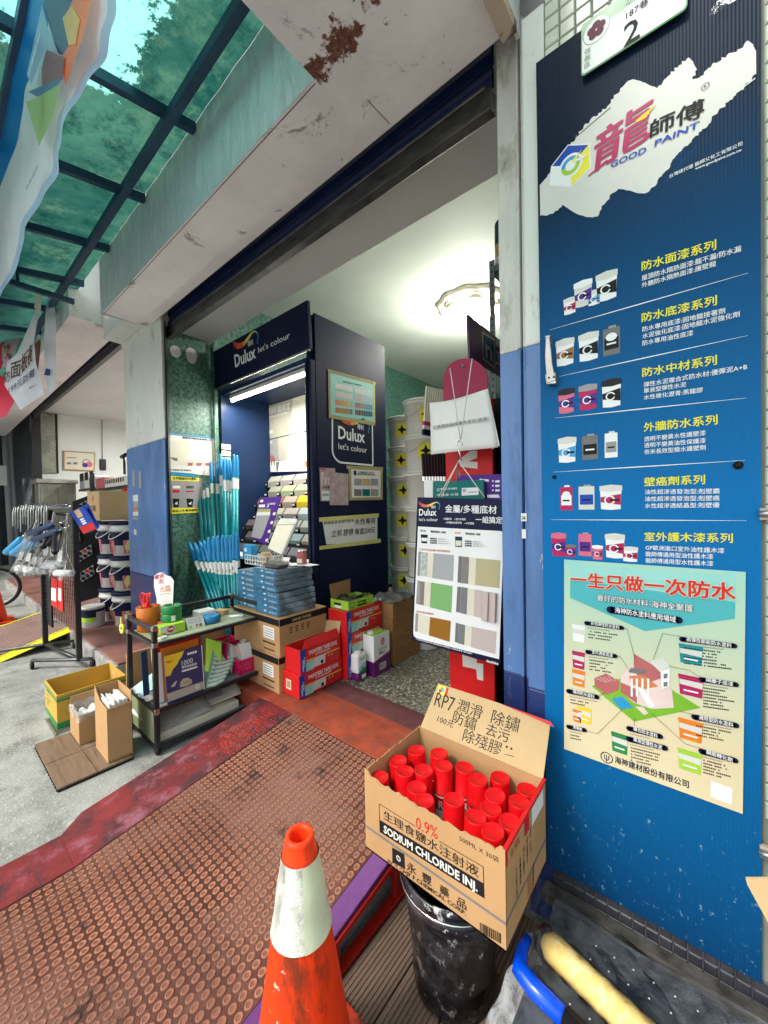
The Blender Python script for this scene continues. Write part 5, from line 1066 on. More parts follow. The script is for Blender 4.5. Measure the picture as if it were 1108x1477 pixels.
def stud_geo(g, c=(0, 0, 0), tilt=0):
    prof = [(.0119, 0), (.0112, .0024), (.0076, .0028), (.0062, .0008), (0, .0008)]
    vs_ = []; fs = []
    for r_, z_ in prof[:-1]:
        vs_ += [(c[0]+r_*math.cos(2*math.pi*k_/n), c[1]+1.12*r_*math.sin(2*math.pi*k_/n), c[2]+z_+SL*1.12*r_*math.sin(2*math.pi*k_/n)*tilt) for k_ in range(n)]
    vs_.append((c[0], c[1], c[2]+.0008))
    for i in range(3): fs += [(i*n+k_, i*n+(k_+1) % n, (i+1)*n+(k_+1) % n, (i+1)*n+k_) for k_ in range(n)]
    fs += [(3*n+k_, 3*n+(k_+1) % n, 4*n) for k_ in range(n)]
    g.smooth = False; g.mat = 'mat_stud'; g.add(vs_, fs[:3*n]); g.mat = 'stud_core'; g.add(vs_, fs[3*n:]); g.mat = 'mat_stud'
stud_geo(gs); st0 = None; pos = []
nx, ny = 31, 58
for j in range(ny):
    for i in range(nx):
        x = -1.931+i*.0313; y = RY1-.02-j*.0316
        if y < YB0: z = rz(YB0)
        else: z = rz(y)
        if y < RY0+.02: continue
        q = Vector((x, y, z-EYE)); pos.append((q.length, x, y, z))
pos.sort()
inview = []; rest = []
for d_, x, y, z in pos:
    v = Vector((x, y, z-EYE)); fz = v.dot(FW); px_ = CX_+F_*v.dot(RT)/fz if fz > .05 else -999; py_ = CY_-F_*v.dot(UP)/fz if fz > .05 else 9999
    (inview if (fz > .05 and -20 < px_ < 1128 and py_ < 1490 and len(inview) < 300) else rest).append((x, y, z))
me0 = None
for x, y, z in inview:
    if me0 is None: o = obj('stud', gs, rp, world=False); me0 = o.data
    else: o = bpy.data.objects.new('stud', me0); C.objects.link(o); o.parent = rp
    o.location = (x+1.5, y-.6, z); o.rotation_euler = (math.atan(SL) if y > YB0 else 0, 0, 0)
g = MB('mat_stud')
for x, y, z in rest: stud_geo(g, (x, y, z), 1 if y > YB0 else 0)
obj('studs', g, rp, kind='stuff')
# left border strip, right purple edge, red frame
g = MB('strip_red'); g.hexa(rq(-2.19, -1.953, YB0, RY1, .002)); g.hexa([(-2.30, YB0+.1, 0), (-2.1905, YB0, 0), (-2.1905, RY1, .02), (-2.31, RY1, .02), (-2.30, YB0+.1, .003), (-2.1905, YB0, rz(YB0)+.001), (-2.1905, RY1, rz(RY1)+.001), (-2.305, RY1, rz(RY1)-.01)])
g.box(-2.19, -1.953, RY0, YB0-.001, -.01, rz(YB0)+.002)
obj('border_strip', g, rp)
M('chip_red', (.60, .05, .02), .6, var=.4, vs=60, bump=1, bs=200)
g = MB('chip_red'); random.seed(31)
for i in range(900):
    x = random.gauss(-2.06, .07); y = random.gauss(1.17, .11)
    if -2.18 < x < -1.955 and y < 1.41:
        z = rz(y)+.003; s_ = random.uniform(.002, .005); a = random.uniform(0, 6); g.add([(x+s_*math.cos(a+k_*2.09), y+s_*math.sin(a+k_*2.09), z) for k_ in range(3)]+[(x, y, z+s_*.8)], [(0, 1, 3), (1, 2, 3), (2, 0, 3)])
obj('paint_flecks', g, rp, kind='stuff')
g = MB('purple_paint'); g.hexa(rq(-.972, -.902, .05, RY1, .004, .02)); obj('edge_plate', g, rp, bevel=.003)
g = MB('red_frame'); g.hexa([(-.915, .05, -.045), (-.895, .05, -.045), (-.895, RY1, .125), (-.915, RY1, .125), (-.915, .05, -.03), (-.895, .05, -.03), (-.895, RY1, .150), (-.915, RY1, .150)])
g.box(-.925, -.885, .05, RY1, -.052, -.036); obj('side_rail', g, rp, bevel=.002)
for y in (.45, .80, 1.12, 1.40):
    g = MB('red_frame'); g.box(-.918, -.893, y-.012, y+.018, -.036, rz(y)-.03); obj('strut', g, rp, bevel=.002)
g = MB('concrete_side'); g.box(-1.9, -.99, .9, 1.43, -.05, .02); g.box(-2.1, -.31, 1.436, 1.6, -.05, .12); obj('step_core', g, None, kind='structure').name = 'step_core'
# ------------------------------------------------------------------ deck of grooved planks
dk = thing('deck', 'grey brown deck of grooved composite planks under the bucket', 'deck', (-.4, .5, -.05))
pw = .138
for i in range(9):
    x0 = -.868+i*(pw+.006); g = MB('deck_wood'); z1 = -.028; ng = 9; pts = [(x0, -.05), (x0, z1)]
    for k_ in range(ng):
        a = x0+.006+(pw-.012)*k_/ng; s_ = (pw-.012)/ng; pts += [(a+.001, z1), (a+s_*.55, z1), (a+s_*.6, z1-.0035), (a+s_*.95, z1-.0035)]
    pts += [(x0+pw, z1), (x0+pw, -.05)]
    y0, y1 = -.35, (1.35 if i < 20 else 1.1); L = len(pts)
    g.add([(x, y0, z) for x, z in pts]+[(x, y1, z) for x, z in pts], [(k_, L+k_, L+k_+1, k_+1)[::-1] for k_ in range(L-1)]+[list(range(L)), list(range(L, 2*L))[::-1]]); obj('plank', g, dk)
# ------------------------------------------------------------------ cones
M('cone_orange', (.80, .045, .006), .42, var=.12, vs=4, dirt=((.20, .03, .012), .52, .64, 9, (1, 1, .35)), dirt2=((.66, .52, .42), .645, .67, 22), bump=.15, bs=40)
M('cone_sleeve', (.62, .64, .56), .4, var=.08, vs=30, dirt=((.20, .20, .19), .53, .66, 11, (1, 1, .35)), dirt2=((.40, .38, .33), .52, .66, 34), bump=.7, bs=170)
M('cone_sleeve_new', (.58, .62, .44), .35, var=.08, dirt=((.25, .25, .2), .6, .72, 14, (1, 1, .5)), bump=.1)
def cone(label, loc, H_, rb, rt, rot=0, tilt=(0, 0)):
    t = thing('traffic_cone', label, 'traffic cone', loc, (tilt[0], tilt[1], rot))
    r = lambda z: rb+(rt-rb)*z/H_
    g = MB('cone_orange'); pts = [(rb*1.02, .02)]+[(r(z), z) for z in (.03, .1, .2, .3, .4, .5, H_-.06, H_-.05)]
    pts += [(r(H_-.04)*1.0, H_-.04), (rt*1.0, H_-.03), (rt*1.0, H_-.008), (rt*.93, H_), (rt*.70, H_), (rt*.62, H_-.008), (rt*.62, H_-.12)]
    g.lathe(pts, n=40, caps=False); obj('body', g, t, world=False)
    g = MB('cone_orange'); b_ = rb+.05; g.slab([(x*b_, y*b_, 0) for x, y in ((-1, -.85), (-.85, -1), (.85, -1), (1, -.85), (1, .85), (.85, 1), (-.85, 1), (-1, .85))], (0, 0, .025)); obj('base', g, t, world=False, bevel=.006)
    return t, r
HC = .66
t, r = cone('big orange cone with a scuffed white reflective sleeve in the foreground', (-.765, .575, -.028), .675, .140, .036)
g = MB('cone_sleeve'); sm = [(r(z)+.0022+.0012*math.sin(z*60), z) for z in [.452+.0148*i for i in range(13)]]; g.lathe(sm, n=40, caps=False, a0=R(-15-170), a1=R(-28)); obj('sleeve', g, t, world=False)
g = MB('cone_sleeve_new'); g.lathe([(a+.0012, z) for a, z in sm], n=24, caps=False, a0=R(-32), a1=R(178)); obj('sleeve_end', g, t, world=False)
cone('orange cone cut off by the left edge near the alley end', (-7.16, .55, 0), .68, .17, .05)
# ------------------------------------------------------------------ black bucket with brown box of spray cans
M('bucket_black', (.011, .012, .018), .28, var=.4, dirt=((.50, .51, .52), .585, .62, 24, (1, 1, .7)), dirt2=((.16, .16, .17), .50, .72, 5), bump=.25, bs=25)
BC = (-.605, 1.03, -.027)
t = thing('black_bucket', 'paint spattered black bucket standing on the deck, supporting the brown box', 'bucket', BC)
g = MB('bucket_black'); g.lathe([(.112, 0), (.118, .004), (.147, .30), (.155, .305), (.155, .322), (.149, .326), (.150, .345), (.157, .35), (.157, .365), (.150, .365), (.146, .34), (.112, .02), (0, .018)], n=48); obj('body', g, t, world=False)
g = MB('chrome'); g.tube([(.160*math.cos(R(a)), .160*math.sin(R(a)), .335) for a in range(0, 360, 10)], .0035, 6, closed=True); obj('rim_wire', g, t, world=False)
g = MB('clear_film'); g.lathe([(.122+.006*math.sin(k_), .0+k_*.04) for k_ in range(9)], n=40, caps=False); obj('plastic_wrap', g, t, world=False)
BX0, BX1, BY0, BY1, BZ0, BZ1 = -.842, -.375, .893, 1.203, .345, .600
bx = thing('open_carton', 'open brown medicine carton full of red capped spray cans, on the black bucket', 'carton', (-.61, 1.05, BZ0))
random.seed(44); w = .004
g = MB('card'); g.box(BX0, BX1, BY0, BY1, BZ0, BZ0+.005)
def torn(g, p, q, inward, z1, amp=.012, seed=1, n_=34, dip=None):
    """upright card wall with a torn upper edge"""
    random.seed(seed); p = Vector(p); q = Vector(q); iw = Vector(inward)*w; up = []
    for i in range(n_+1):
        u = i/n_; z = z1+random.uniform(-amp, amp*.2)*(1 if 0 < i < n_ else 0)-(dip(u) if dip else 0); up.append((p+(q-p)*u, z))
    vs_ = []; 
    for c_, z in up: vs_ += [(c_.x, c_.y, BZ0), (c_.x, c_.y, z), (c_.x+iw.x, c_.y+iw.y, z+.001), (c_.x+iw.x, c_.y+iw.y, BZ0)]
    fs = []
    for i in range(n_):
        a = 4*i; b_ = 4*i+4; fs += [(a, b_, b_+1, a+1), (a+3, a+2, b_+2, b_+3)]
    g.mat = 'card'; g.add(vs_, fs); g.mat = 'card_edge'; g.add(vs_, [(4*i+1, 4*i+5, 4*i+6, 4*i+2) for i in range(n_)]); g.mat = 'card'; g.add(vs_, [(0, 1, 2, 3), (4*n_+3, 4*n_+2, 4*n_+1, 4*n_)])
torn(g, (BX0, BY0, 0), (BX1, BY0, 0), (0, 1, 0), BZ1+.002, .008, 3, dip=lambda u: .006+.012*math.sin(math.pi*u)**.5 if .04 < u < .97 else 0)
torn(g, (BX1, BY0+.001, 0), (BX1, BY1, 0), (-1, 0, 0), BZ1+.002, .003, 5)
torn(g, (BX0, BY1, 0), (BX0, BY0+.001, 0), (1, 0, 0), BZ1+.002, .005, 7, dip=lambda u: 0)
torn(g, (BX1-.005, BY1, 0), (BX0+.005, BY1, 0), (0, -1, 0), BZ1, 0, 8)
obj('body', g, bx)
# flap
FLP = Fr((BX0+.006, BY1-.002, BZ1), (1, 0, 0), (0, .10, .160)); FW_ = BX1-BX0-.012; FH = .168
g = MB('card_light'); pts = [FLP.pt(a, b_, 0) for a, b_ in ((.002, 0), (FW_, 0), (FW_-.002, FH-.004), (FW_*.6, FH+.001), (.028, FH))]; g.slab(pts, FLP.n*-.004); obj('flap', g, bx)
g = MB(); FLP.rect(g, 'lemon', .034, .066, FH-.036, FH-.004, .001); FLP.disc(g, 'magenta', (.045, FH-.024), .007, .0014, 10); FLP.disc(g, 'sky_blue', (.056, FH-.018), .007, .0016, 10); FLP.disc(g, 'green', (.050, FH-.013), .005, .0018, 8); FLP.rect(g, 'red', .068, .077, FH-.036, FH-.004, .001)
hw = [('RP7', .034, .088, .080, .052, .02), ('100元', .062, .038, .068, .024, .1), ('潤滑', .128, .098, .098, .044, .03), ('除鏽', .262, .098, .098, .046, .03), ('防鏽', .122, .055, .092, .044, .02), ('去污', .252, .058, .082, .040, .02), ('除殘膠', .175, .012, .14, .042, .04), ("''", .325, .030, .022, .02, .2)]
for s_, a, b_, W_, h_, sl_ in hw: FLP.text(g, 'ink', s_, a, b_, W_, h_, .0015, -.006, (1, .0), sl_)
FLP.line(g, 'ink', (.33, .024), (.36, .028), .0015, .0015); FLP.text(g, 'red', '優惠', .069, FH-.030, .007, .006, .002, 0)
obj('handwriting', g, bx)
# printed front
fa = Fr((BX0, BY0, BZ0), (1, 0, 0), (0, 0, 1)); W_, H_ = BX1-BX0, BZ1-BZ0
K5 = lambda x, y: (500+.2912*x, 970+.2912*y); pr = MB(); p5 = lambda x, y: fa.px(*K5(x, y))
def tx5(s_, l, r_, h_, mat='ink', bold=.01): fa.ptext(pr, mat, s_, K5(*l), K5(*r_), h_*.2912, bold, .001)
def ln5(a, b_, w_=.0018, mat='ink'): fa.line(pr, mat, p5(*a), p5(*b_), w_, .001)
ln5((162, 650), (342, 762)); ln5((460, 835), (678, 962)); ln5((162, 650), (166, 790)); ln5((678, 962), (682, 1118)); 
fa.ppoly(pr, 'ink', [K5(*p) for p in ((163, 728), (680, 1045), (682, 1118), (166, 790))], .0008)
tx5('生理食鹽水注射液', (185, 724), (655, 1017), 45, 'ink', .004); tx5('0.9%', (345, 770), (452, 828), 60, 'red', -.003); tx5('SODIUM CHLORIDE INJ.', (185, 790), (650, 1085), 36, 'off_white', .03)
tx5('500ML X 30袋', (560, 832), (755, 946), 28, 'ink', -.006)
fa.ppoly(pr, 'ink', [K5(*p) for p in ((226, 865), (287, 900), (290, 975), (228, 938))], .0008); c_ = p5(258, 920); fa.disc(pr, 'off_white', c_, .0085, .0012, 20, r2=.0066); fa.disc(pr, 'off_white', c_, .0052, .0012, 16, r2=.0036)
for i, (ch, x, y) in enumerate((('永', 300, 978), ('豐', 375, 1030), ('藥', 462, 1092), ('品', 548, 1150))): tx5(ch, (x, y), (x+46, y+28), 46, 'ink', .016)
tx5('Y F CHEMICAL CORP.', (302, 1003), (592, 1205), 19, 'ink', .02); tx5('PIC/S GMP', (205, 945), (312, 1018), 24, 'ink', -.004)
random.seed(2); a0 = p5(662, 1285); a1 = p5(762, 1340); x = a0[0]
while x < a1[0]:
    ww = random.choice((.0012, .002, .003)); u = (x-a0[0])/(a1[0]-a0[0]); y = a0[1]*(1-u)+a1[1]*u; fa.rect(pr, 'ink', x, x+ww, y, y+.026, .001); x += ww+random.choice((.0012, .002))
zt_ = p5(100, 758)[1]; fa.rect(pr, 'midgrey', 0, W_, zt_-.006, zt_+.001, .0012)
fr = Fr((BX1, BY0, BZ0), (0, 1, 0), (0, 0, 1)); D_ = BY1-BY0
fr.rect(pr, 'midgrey', 0, D_, zt_-.006, zt_+.001, .0012); fr.rect(pr, 'red', .0, .012, H_-.045, H_-.004, .0014); fr.poly(pr, 'red', [(0, H_-.012), (D_, H_-.008), (D_, H_), (0, H_)], .0012); fr.rect(pr, 'red', .13, .165, H_-.055, H_-.01, .0014); fr.rect(pr, 'paper', .185, .285, H_-.062, H_-.012, .0014)
fr.text(pr, 'red', '0.9%', .035, H_-.045, .06, .022, .001, -.003)
for i in range(5): fr.text(pr, 'ink', ('NS 0.9% Y F', '生理食鹽水', '500ML X 30', 'CHEMICAL', 'LOT 24A')[i], .075+.026*i, .085+.01*i, .075, .010, .001, .01, (0, 1))
fr.rect(pr, 'card_brown', .15, .19, .01, .07, .001); fr.text(pr, 'ink', 'CHLORIDE', .20, .02, .06, .012, .0014, .02, (0, 1))
g2 = MB('red'); g2.slab([(BX1-.006, BY0, BZ1+.002), (BX1+.003, BY0, BZ1+.0), (BX1+.003, BY1, BZ1+.001), (BX1-.006, BY1, BZ1+.003)], (0, 0, .002))
obj('print', pr, bx); obj('red_edge_tape', g2, bx)
g = MB('red'); g.slab([FLP.pt(FW_*.62, FH+.001, .0012), FLP.pt(FW_-.002, FH-.004, .0012), FLP.pt(FW_+.012, FH-.016, .0012), FLP.pt(FW_-.01, FH-.014, .0012)], FLP.n*.001); obj('corner_tape', g, bx)
# spray cans
M('cap_red', (.58, .003, .006), .42, var=.15, vs=30, dirt=((.75, .25, .2), .70, .74, 60)); M('can_green', (.01, .16, .05), .3, var=.08)
def spray():
    t = thing('spray_can', '', 'spray can', (0, 0, 0)); g = MB('can_green')
    g.lathe([(.0, 0), (.0285, 0), (.0295, .003), (.0295, .134)], n=28, caps=False); g.mat = 'red'; g.lathe([(.0297, .095), (.0297, .124)], n=28, caps=False); g.mat = 'white'; g.lathe([(.0296, .124), (.0296, .136)], n=28, caps=False); g.lathe([(.0298, .045), (.0298, .085)], n=8, caps=False, a0=-2.6, a1=-1.2)
    obj('body', g, t, world=False); g = MB('cap_red'); g.lathe([(.0325, .132), (.0325, .137), (.0316, .1375), (.0312, .209), (.0302, .2135), (.0288, .2145), (.0272, .2125), (0, .2125)], n=32); obj('cap', g, t, world=False)
    g = MB(); L = MB('white'); vs_, fs, x0, x1, y0, y1 = glyphs('RP', .02)
    for a_ in (-1.85, .2):
        L.add([(.0302*math.cos(a_+(x-.5)*.95), .0302*math.sin(a_+(x-.5)*.95), .090+y*.036) for x, y in vs_], fs)
    obj('lettering', L, t, world=False); return t
cpx = [(568, 1112, 0), (604, 1106, .0), (581, 1094, 0), (606, 1080, .0), (635, 1080, .01), (622, 1100, .01), (592, 1137, -.03), (612, 1166, -.045), (665, 1102, .0), (688, 1119, .0), (720, 1121, -.02), (721, 1142, .0), (704, 1166, -.01),
        (763, 1140, -.03), (752, 1162, -.02), (735, 1184, -.02), (688, 1194, -.045), (715, 1208, -.04), (652, 1196, -.10), (553, 1126, -.03)]
RC = .0330; cans = []
for x, y, dz in cpx: q = P(x, y, 'z', .588+dz); cans.append([q.x, q.y, dz])
for it in range(400):
    for a in range(len(cans)):
        for b_ in range(a):
            d = Vector((cans[a][0]-cans[b_][0], cans[a][1]-cans[b_][1]))
            if d.length < 2*RC: d = (d.normalized() if d.length > 1e-6 else Vector((1, 0)))*(2*RC-d.length)*.5; cans[a][0] += d.x; cans[a][1] += d.y; cans[b_][0] -= d.x; cans[b_][1] -= d.y
        cans[a][0] = max(BX0+RC+.006, min(BX1-RC-.006, cans[a][0])); cans[a][1] = max(BY0+RC+.006, min(BY1-RC-.006, cans[a][1]))
p0 = None; lbs = ['in the far left corner of the carton', 'against the back flap, second from the left', 'by the left wall below the far corner one', 'raised, beside the left wall can', 'by the left wall, third from the back', 'second column, third from the back', 'by the left wall, fourth from the back', 'second column, fourth from the back', 'with a bent label, right of the raised pair', 'low, in the third column', 'standing alone with its green label showing', 'right of the one with the green label',
       'against the back flap right of the middle', 'tall one in the right middle', 'at the centre right, highest cap', 'right of the highest cap', 'in the far right corner', 'second from the back by the right wall', 'third from the back by the right wall', 'low in the middle near the front wall', 'front right, beside the right wall group', 'low near the front wall, left of the middle', 'near the front right corner', 'at the front wall, right of middle', 'at the front wall, left part', 'in the front left corner']
for i, (x, y, dz) in enumerate(cans):
    if p0 is None: p0 = spray(); o = p0
    else: o = copy_tree(p0)
    random.seed(i*7+1); x = max(BX0+.033, min(BX1-.033, x)); o.location = (x, y, BZ0+max(.0135, .020+dz*.5)); o.rotation_euler = (random.uniform(-.06, .06), random.uniform(-.06, .06), random.uniform(-.9, .9)); o['label'] = 'red capped spray can '+lbs[i]; o['group'] = 'spray cans in the brown carton'
g = MB('card'); g.box(BX0+.005, BX1-.005, BY0+.005, BY1-.005, BZ0+.006, BZ0+.012); obj('inner_pad', g, bx)
# ------------------------------------------------------------------ bottom right: wrapped goods, paint roller, plastic bag, carton
M('dark_wrap', (.012, .014, .018), .22, var=.5, vs=5, dirt=((.16, .17, .18), .60, .8, 7), bump=.6, bs=7)
ZT_ = .15
t = thing('wrapped_crate', 'dark crate covered with clear dotted plastic film below the blue board', 'crate', (-.1, 1.0, -.03))
TRY = [P(792, 1274, 'z', ZT_), P(1070, 1427, 'z', ZT_), Vector((.45, 1.30, ZT_)), Vector((.45, .62, ZT_)), Vector((-.36, .70, ZT_)), Vector((-.345, .9, ZT_))]
TRY = [Vector((-.375, 1.29, ZT_)), Vector((-.375, .60, ZT_)), Vector((.55, .60, ZT_)), Vector((.55, 1.29, ZT_))]
g = MB('dark_wrap'); g.slab(TRY, (0, 0, -.205)); obj('crate', g, t, bevel=.015)
def filmsurf(x0, x1, y0, y1, z, amp, n_, seed, mat='clear_film'):
    g = MB(mat); g.grid(lambda u, v: Vector((x0+(x1-x0)*u+.02*math.sin(v*9+seed), y0+(y1-y0)*v+.015*math.sin(u*8+seed), z+amp*(math.sin(u*13+v*5+seed)*.5+math.sin(u*4-v*11+seed*2)*.5+.35*math.sin(u*31+v*27)))), n_, n_); return g
obj('film', filmsurf(-.37, .5, .62, 1.29, ZT_+.018, .010, 40, 1), t)
g = MB('off_white'); random.seed(3)
for i in range(17):
    for j in range(11):
        x = -.30+i*.045+j*.006; y = .74+j*.046; g.add([(x, y, ZT_+.031), (x+.0035, y, ZT_+.031), (x+.0035, y+.0035, ZT_+.031), (x, y+.0035, ZT_+.031)], [(0, 1, 2, 3)])
obj('film_dots', g, t, kind='stuff')
M('grime', (.06, .055, .05), .9, var=.6, vs=18, bump=.8, bs=60)
g = MB('grime'); g.box(-.42, .6, 1.292, 1.337, ZT_-.03, ZT_+.012); obj('ledge', g, None, kind='structure', bevel=.006)
# roller
A = Vector((-.300, .905, ZT_+.075)); Bv = P(985, 1500, 'z', ZT_+.055)
t = thing('paint_roller', 'big cream paint roller with a bright blue frame end, wrapped in clear plastic', 'paint roller', A)
A = P(785, 1362, 'z', ZT_+.05); A.z = ZT_+.062; Bv = P(955, 1520, 'z', ZT_+.062)
M('fleece', (.72, .50, .17), .85, var=.14, vs=9, dirt=((.80, .70, .42), .52, .68, 14), bump=.8, bs=90)
d_ = (Bv-A).normalized(); L_ = (Bv-A).length; sd = d_.cross(Vector((0, 0, 1))).normalized()
g = MB('fleece'); n_ = 16; g.tube([A+d_*(L_*i/n_) for i in range(n_+1)], [.018, .032]+[.0350+.0015*math.sin(i*2.1) for i in range(n_-1)], 24); obj('sleeve', g, t)
g = MB('clear_film'); g.tube([A-d_*.03+d_*(L_*1.05*i/14)+Vector((0, 0, .002)) for i in range(15)], [.006, .036]+[.0392+.0030*math.sin(i*2.7) for i in range(13)], 20); obj('film_wrap', g, t)
q = [P(762, 1352, 'z', ZT_+.055), P(754, 1368, 'z', ZT_+.05), P(750, 1398, 'z', ZT_+.045), P(770, 1425, 'z', ZT_+.04), P(816, 1470, 'z', ZT_+.04)]
for v in q: pass
M('frame_blue', (.0, .06, .62), .22, var=.04)
g = MB('frame_blue'); g.tube([q[0], q[1], q[2].lerp(q[1], .3), q[2], q[2].lerp(q[3], .35), q[3], q[4]], [.012, .015, .018, .022, .023, .023, .022], 16); obj('frame', g, t)
g = MB('black'); e = (q[4]-q[3]).normalized(); g.tube([q[4]-e*.002, q[4]+e*.25], [.024, .024], 16); obj('grip', g, t)
# clear sheets over the crate, gathered below the carton corner
def sheetf(name, label, corners, n_, amp, seed, mat='milky_film'):
    random.seed(seed); c = [Vector(v) for v in corners]; ph = [random.uniform(0, 6) for _ in range(8)]
    def fn(u, v):
        q = (c[0].lerp(c[1], u)).lerp(c[3].lerp(c[2], u), v); w_ = 0
        for i_ in range(4): w_ += math.sin((7+5*i_)*u*math.cos(ph[i_])+(9+4*i_)*v*math.sin(ph[i_])+ph[i_+4]+2*math.sin(3*v+ph[i_]))/(1.2+i_)
        q.z += amp*abs(w_); q.x += amp*.4*w_; return q
    g = MB(mat); g.grid(fn, n_, n_); return tag(obj(name, g, None), label, 'plastic film')
z_ = ZT_+.012
sheetf('plastic_sheet', 'wide glossy clear plastic sheet spread over the dark crate under the blue board', [(-.36, .66, z_+.004), (.45, .62, z_+.004), (.45, 1.27, z_+.006), (-.372, 1.27, z_+.006)], 70, .014, 4, 'sheet_film')
sheetf('plastic_sheet', 'crumpled translucent plastic spilling down between the black bucket and the blue roller frame', [P(690, 1500, 'z', .02), P(800, 1500, 'z', .09), P(772, 1340, 'z', ZT_+.03), P(738, 1395, 'z', .10)], 44, .020, 9)
sheetf('plastic_sheet', 'strip of clear plastic rising behind the right corner of the brown carton', [P(752, 1380, 'z', ZT_+.02), P(790, 1350, 'z', ZT_+.03), P(794, 1268, 'y', 1.22), P(772, 1268, 'y', 1.22)], 26, .012, 12, 'clear_film')
q = [P(1076, 1268, 'y', .70), P(1108, 1268, 'y', .70), P(1170, 1268, 'y', .70), P(1170, 1420, 'y', .70), P(1108, 1330, 'y', .70)]
t = thing('cut_off_carton', 'plain brown carton corner at the right edge, in front of the blue board', 'carton', (q[0].x, .70, .3))
x0 = q[0].x; z1 = q[0].z; g = MB('card_light'); g.slab([q[0], P(1078, 1276, 'y', .70), P(1125, 1362, 'y', .70), P(1200, 1362, 'y', .7), P(1200, 1268, 'y', .70)], (0, .004, 0)); g.box(x0+.06, x0+.4, .705, 1.0, z1-.30, z1-.004); obj('body', g, t)
# ------------------------------------------------------------------ hanging sample board, plaque, notices
YH = 1.50
fk = Fr((0, YH, 0), (1, 0, 0), (0, 0, 1)); k = K(590, 710, .1760)
t = thing('sample_display_board', 'navy and white hanging board of metal paint samples in the doorway', 'sample board', P(660, 718, 'y', YH))
g = MB('navy_board'); g.slab([fk.pt(*fk.px(*k(*p))) for p in ((20, 1210), (745, 1420), (788, 62), (68, 40))], (0, .012, 0)); obj('panel', g, t, bevel=.002)
art = MB(); tx = MB()
kpoly(fk, art, 'white', k, [(75, 280), (750, 318), (768, 325), (778, 345), (740, 1368), (62, 1195), (42, 1180), (36, 1150)], .001)
a, b_ = fk.px(*k(85, 190)); a2 = fk.px(*k(228, 195))[0]; logo(fk, art, tx, a, b_, (a2-a)/.82, .0015)
fk.ptext(tx, 'white', '金屬/多種底材', k(300, 165), k(722, 178), 11, .022, .002); fk.ptext(tx, 'white', '一組搞定', k(550, 250), k(768, 258), 9.5, .022, .002)
for s_, a, b_ in (('✓防鏽底漆', (282, 226), (352, 228)), ('✓室內外適用', (372, 228), (465, 231)), ('✓多種底材皆可用', (300, 256), (432, 260)), ('✓水性環保', (455, 262), (535, 265))): fk.ptext(tx, 'white', s_, k(*a), k(*b_), 3.2, .02, .002)
for dx, ht in ((0, 'teal_dark'), (285, 'orange')):
    fk.ptext(tx, 'ink', '得利全效合一底漆', k(180+dx, 330+dx*.06), k(302+dx, 338+dx*.06), 3.2, .03, .002); fk.ptext(tx, ht, '底漆', k(92+dx, 322+dx*.06), k(140+dx, 326+dx*.06), 3, .02, .002)
    for i in range(3): fk.ptext(tx, 'ink', ('適用底材', '塗佈面積', '乾燥時間')[i], k(175+dx, 384+18*i+dx*.08), k(230+dx, 387+18*i+dx*.08), 2.3, .03, .002); fk.ptext(tx, 'midgrey', '金屬 鍍鋅 木材 1-2', k(240+dx, 388+18*i+dx*.08), k(312+dx+18*i, 391+18*i+dx*.08), 2, 0, .002)
kpoly(fk, art, 'black', k, [(98, 345), (155, 348), (150, 420), (104, 416)], .002); kpoly(fk, art, 'white', k, [(104, 372), (152, 374), (150, 402), (106, 400)], .0024); kpoly(fk, art, 'navy_inner', k, [(380, 362), (438, 365), (436, 450), (380, 446)], .002); kpoly(fk, art, 'cream', k, [(384, 395), (434, 397), (432, 440), (384, 438)], .0024)
fk.ptext(tx, 'wood_print', '生活中常見金屬材質對應範例', k(85, 476), k(340, 495), 3.2, .02, .002); fk.ptext(tx, 'wood_print', '其他材質對應範例', k(62, 985), k(205, 1008), 3.2, .02, .002)
fk.ptext(tx, 'white', '※ 本樣本色僅供參考 實際顏色以現場施工及商品為準 得利塗料', k(60, 1208), k(520, 1330), 2.4, .01, .002); fk.ptext(tx, 'white', 'AkzoNobel', k(635, 1388), k(732, 1415), 3.6, .03, .002)
obj('artwork', art, t); obj('lettering', tx, t)
M('sw_grey', (.36, .37, .39), .5, var=.03); M('sw_khaki', (.44, .40, .23), .55, var=.03); M('sw_green', (.20, .42, .15), .5, var=.02); M('sw_brown', (.29, .125, .012), .5, var=.03); M('sw_rose', (.52, .43, .41), .5, var=.03); M('sw_taupe', (.22, .20, .175), .5, var=.1, vs=40); M('sw_slate', (.17, .19, .19), .5, var=.05); M('speckle', (.45, .50, .47), .3, .4, var=.4, vs=70)
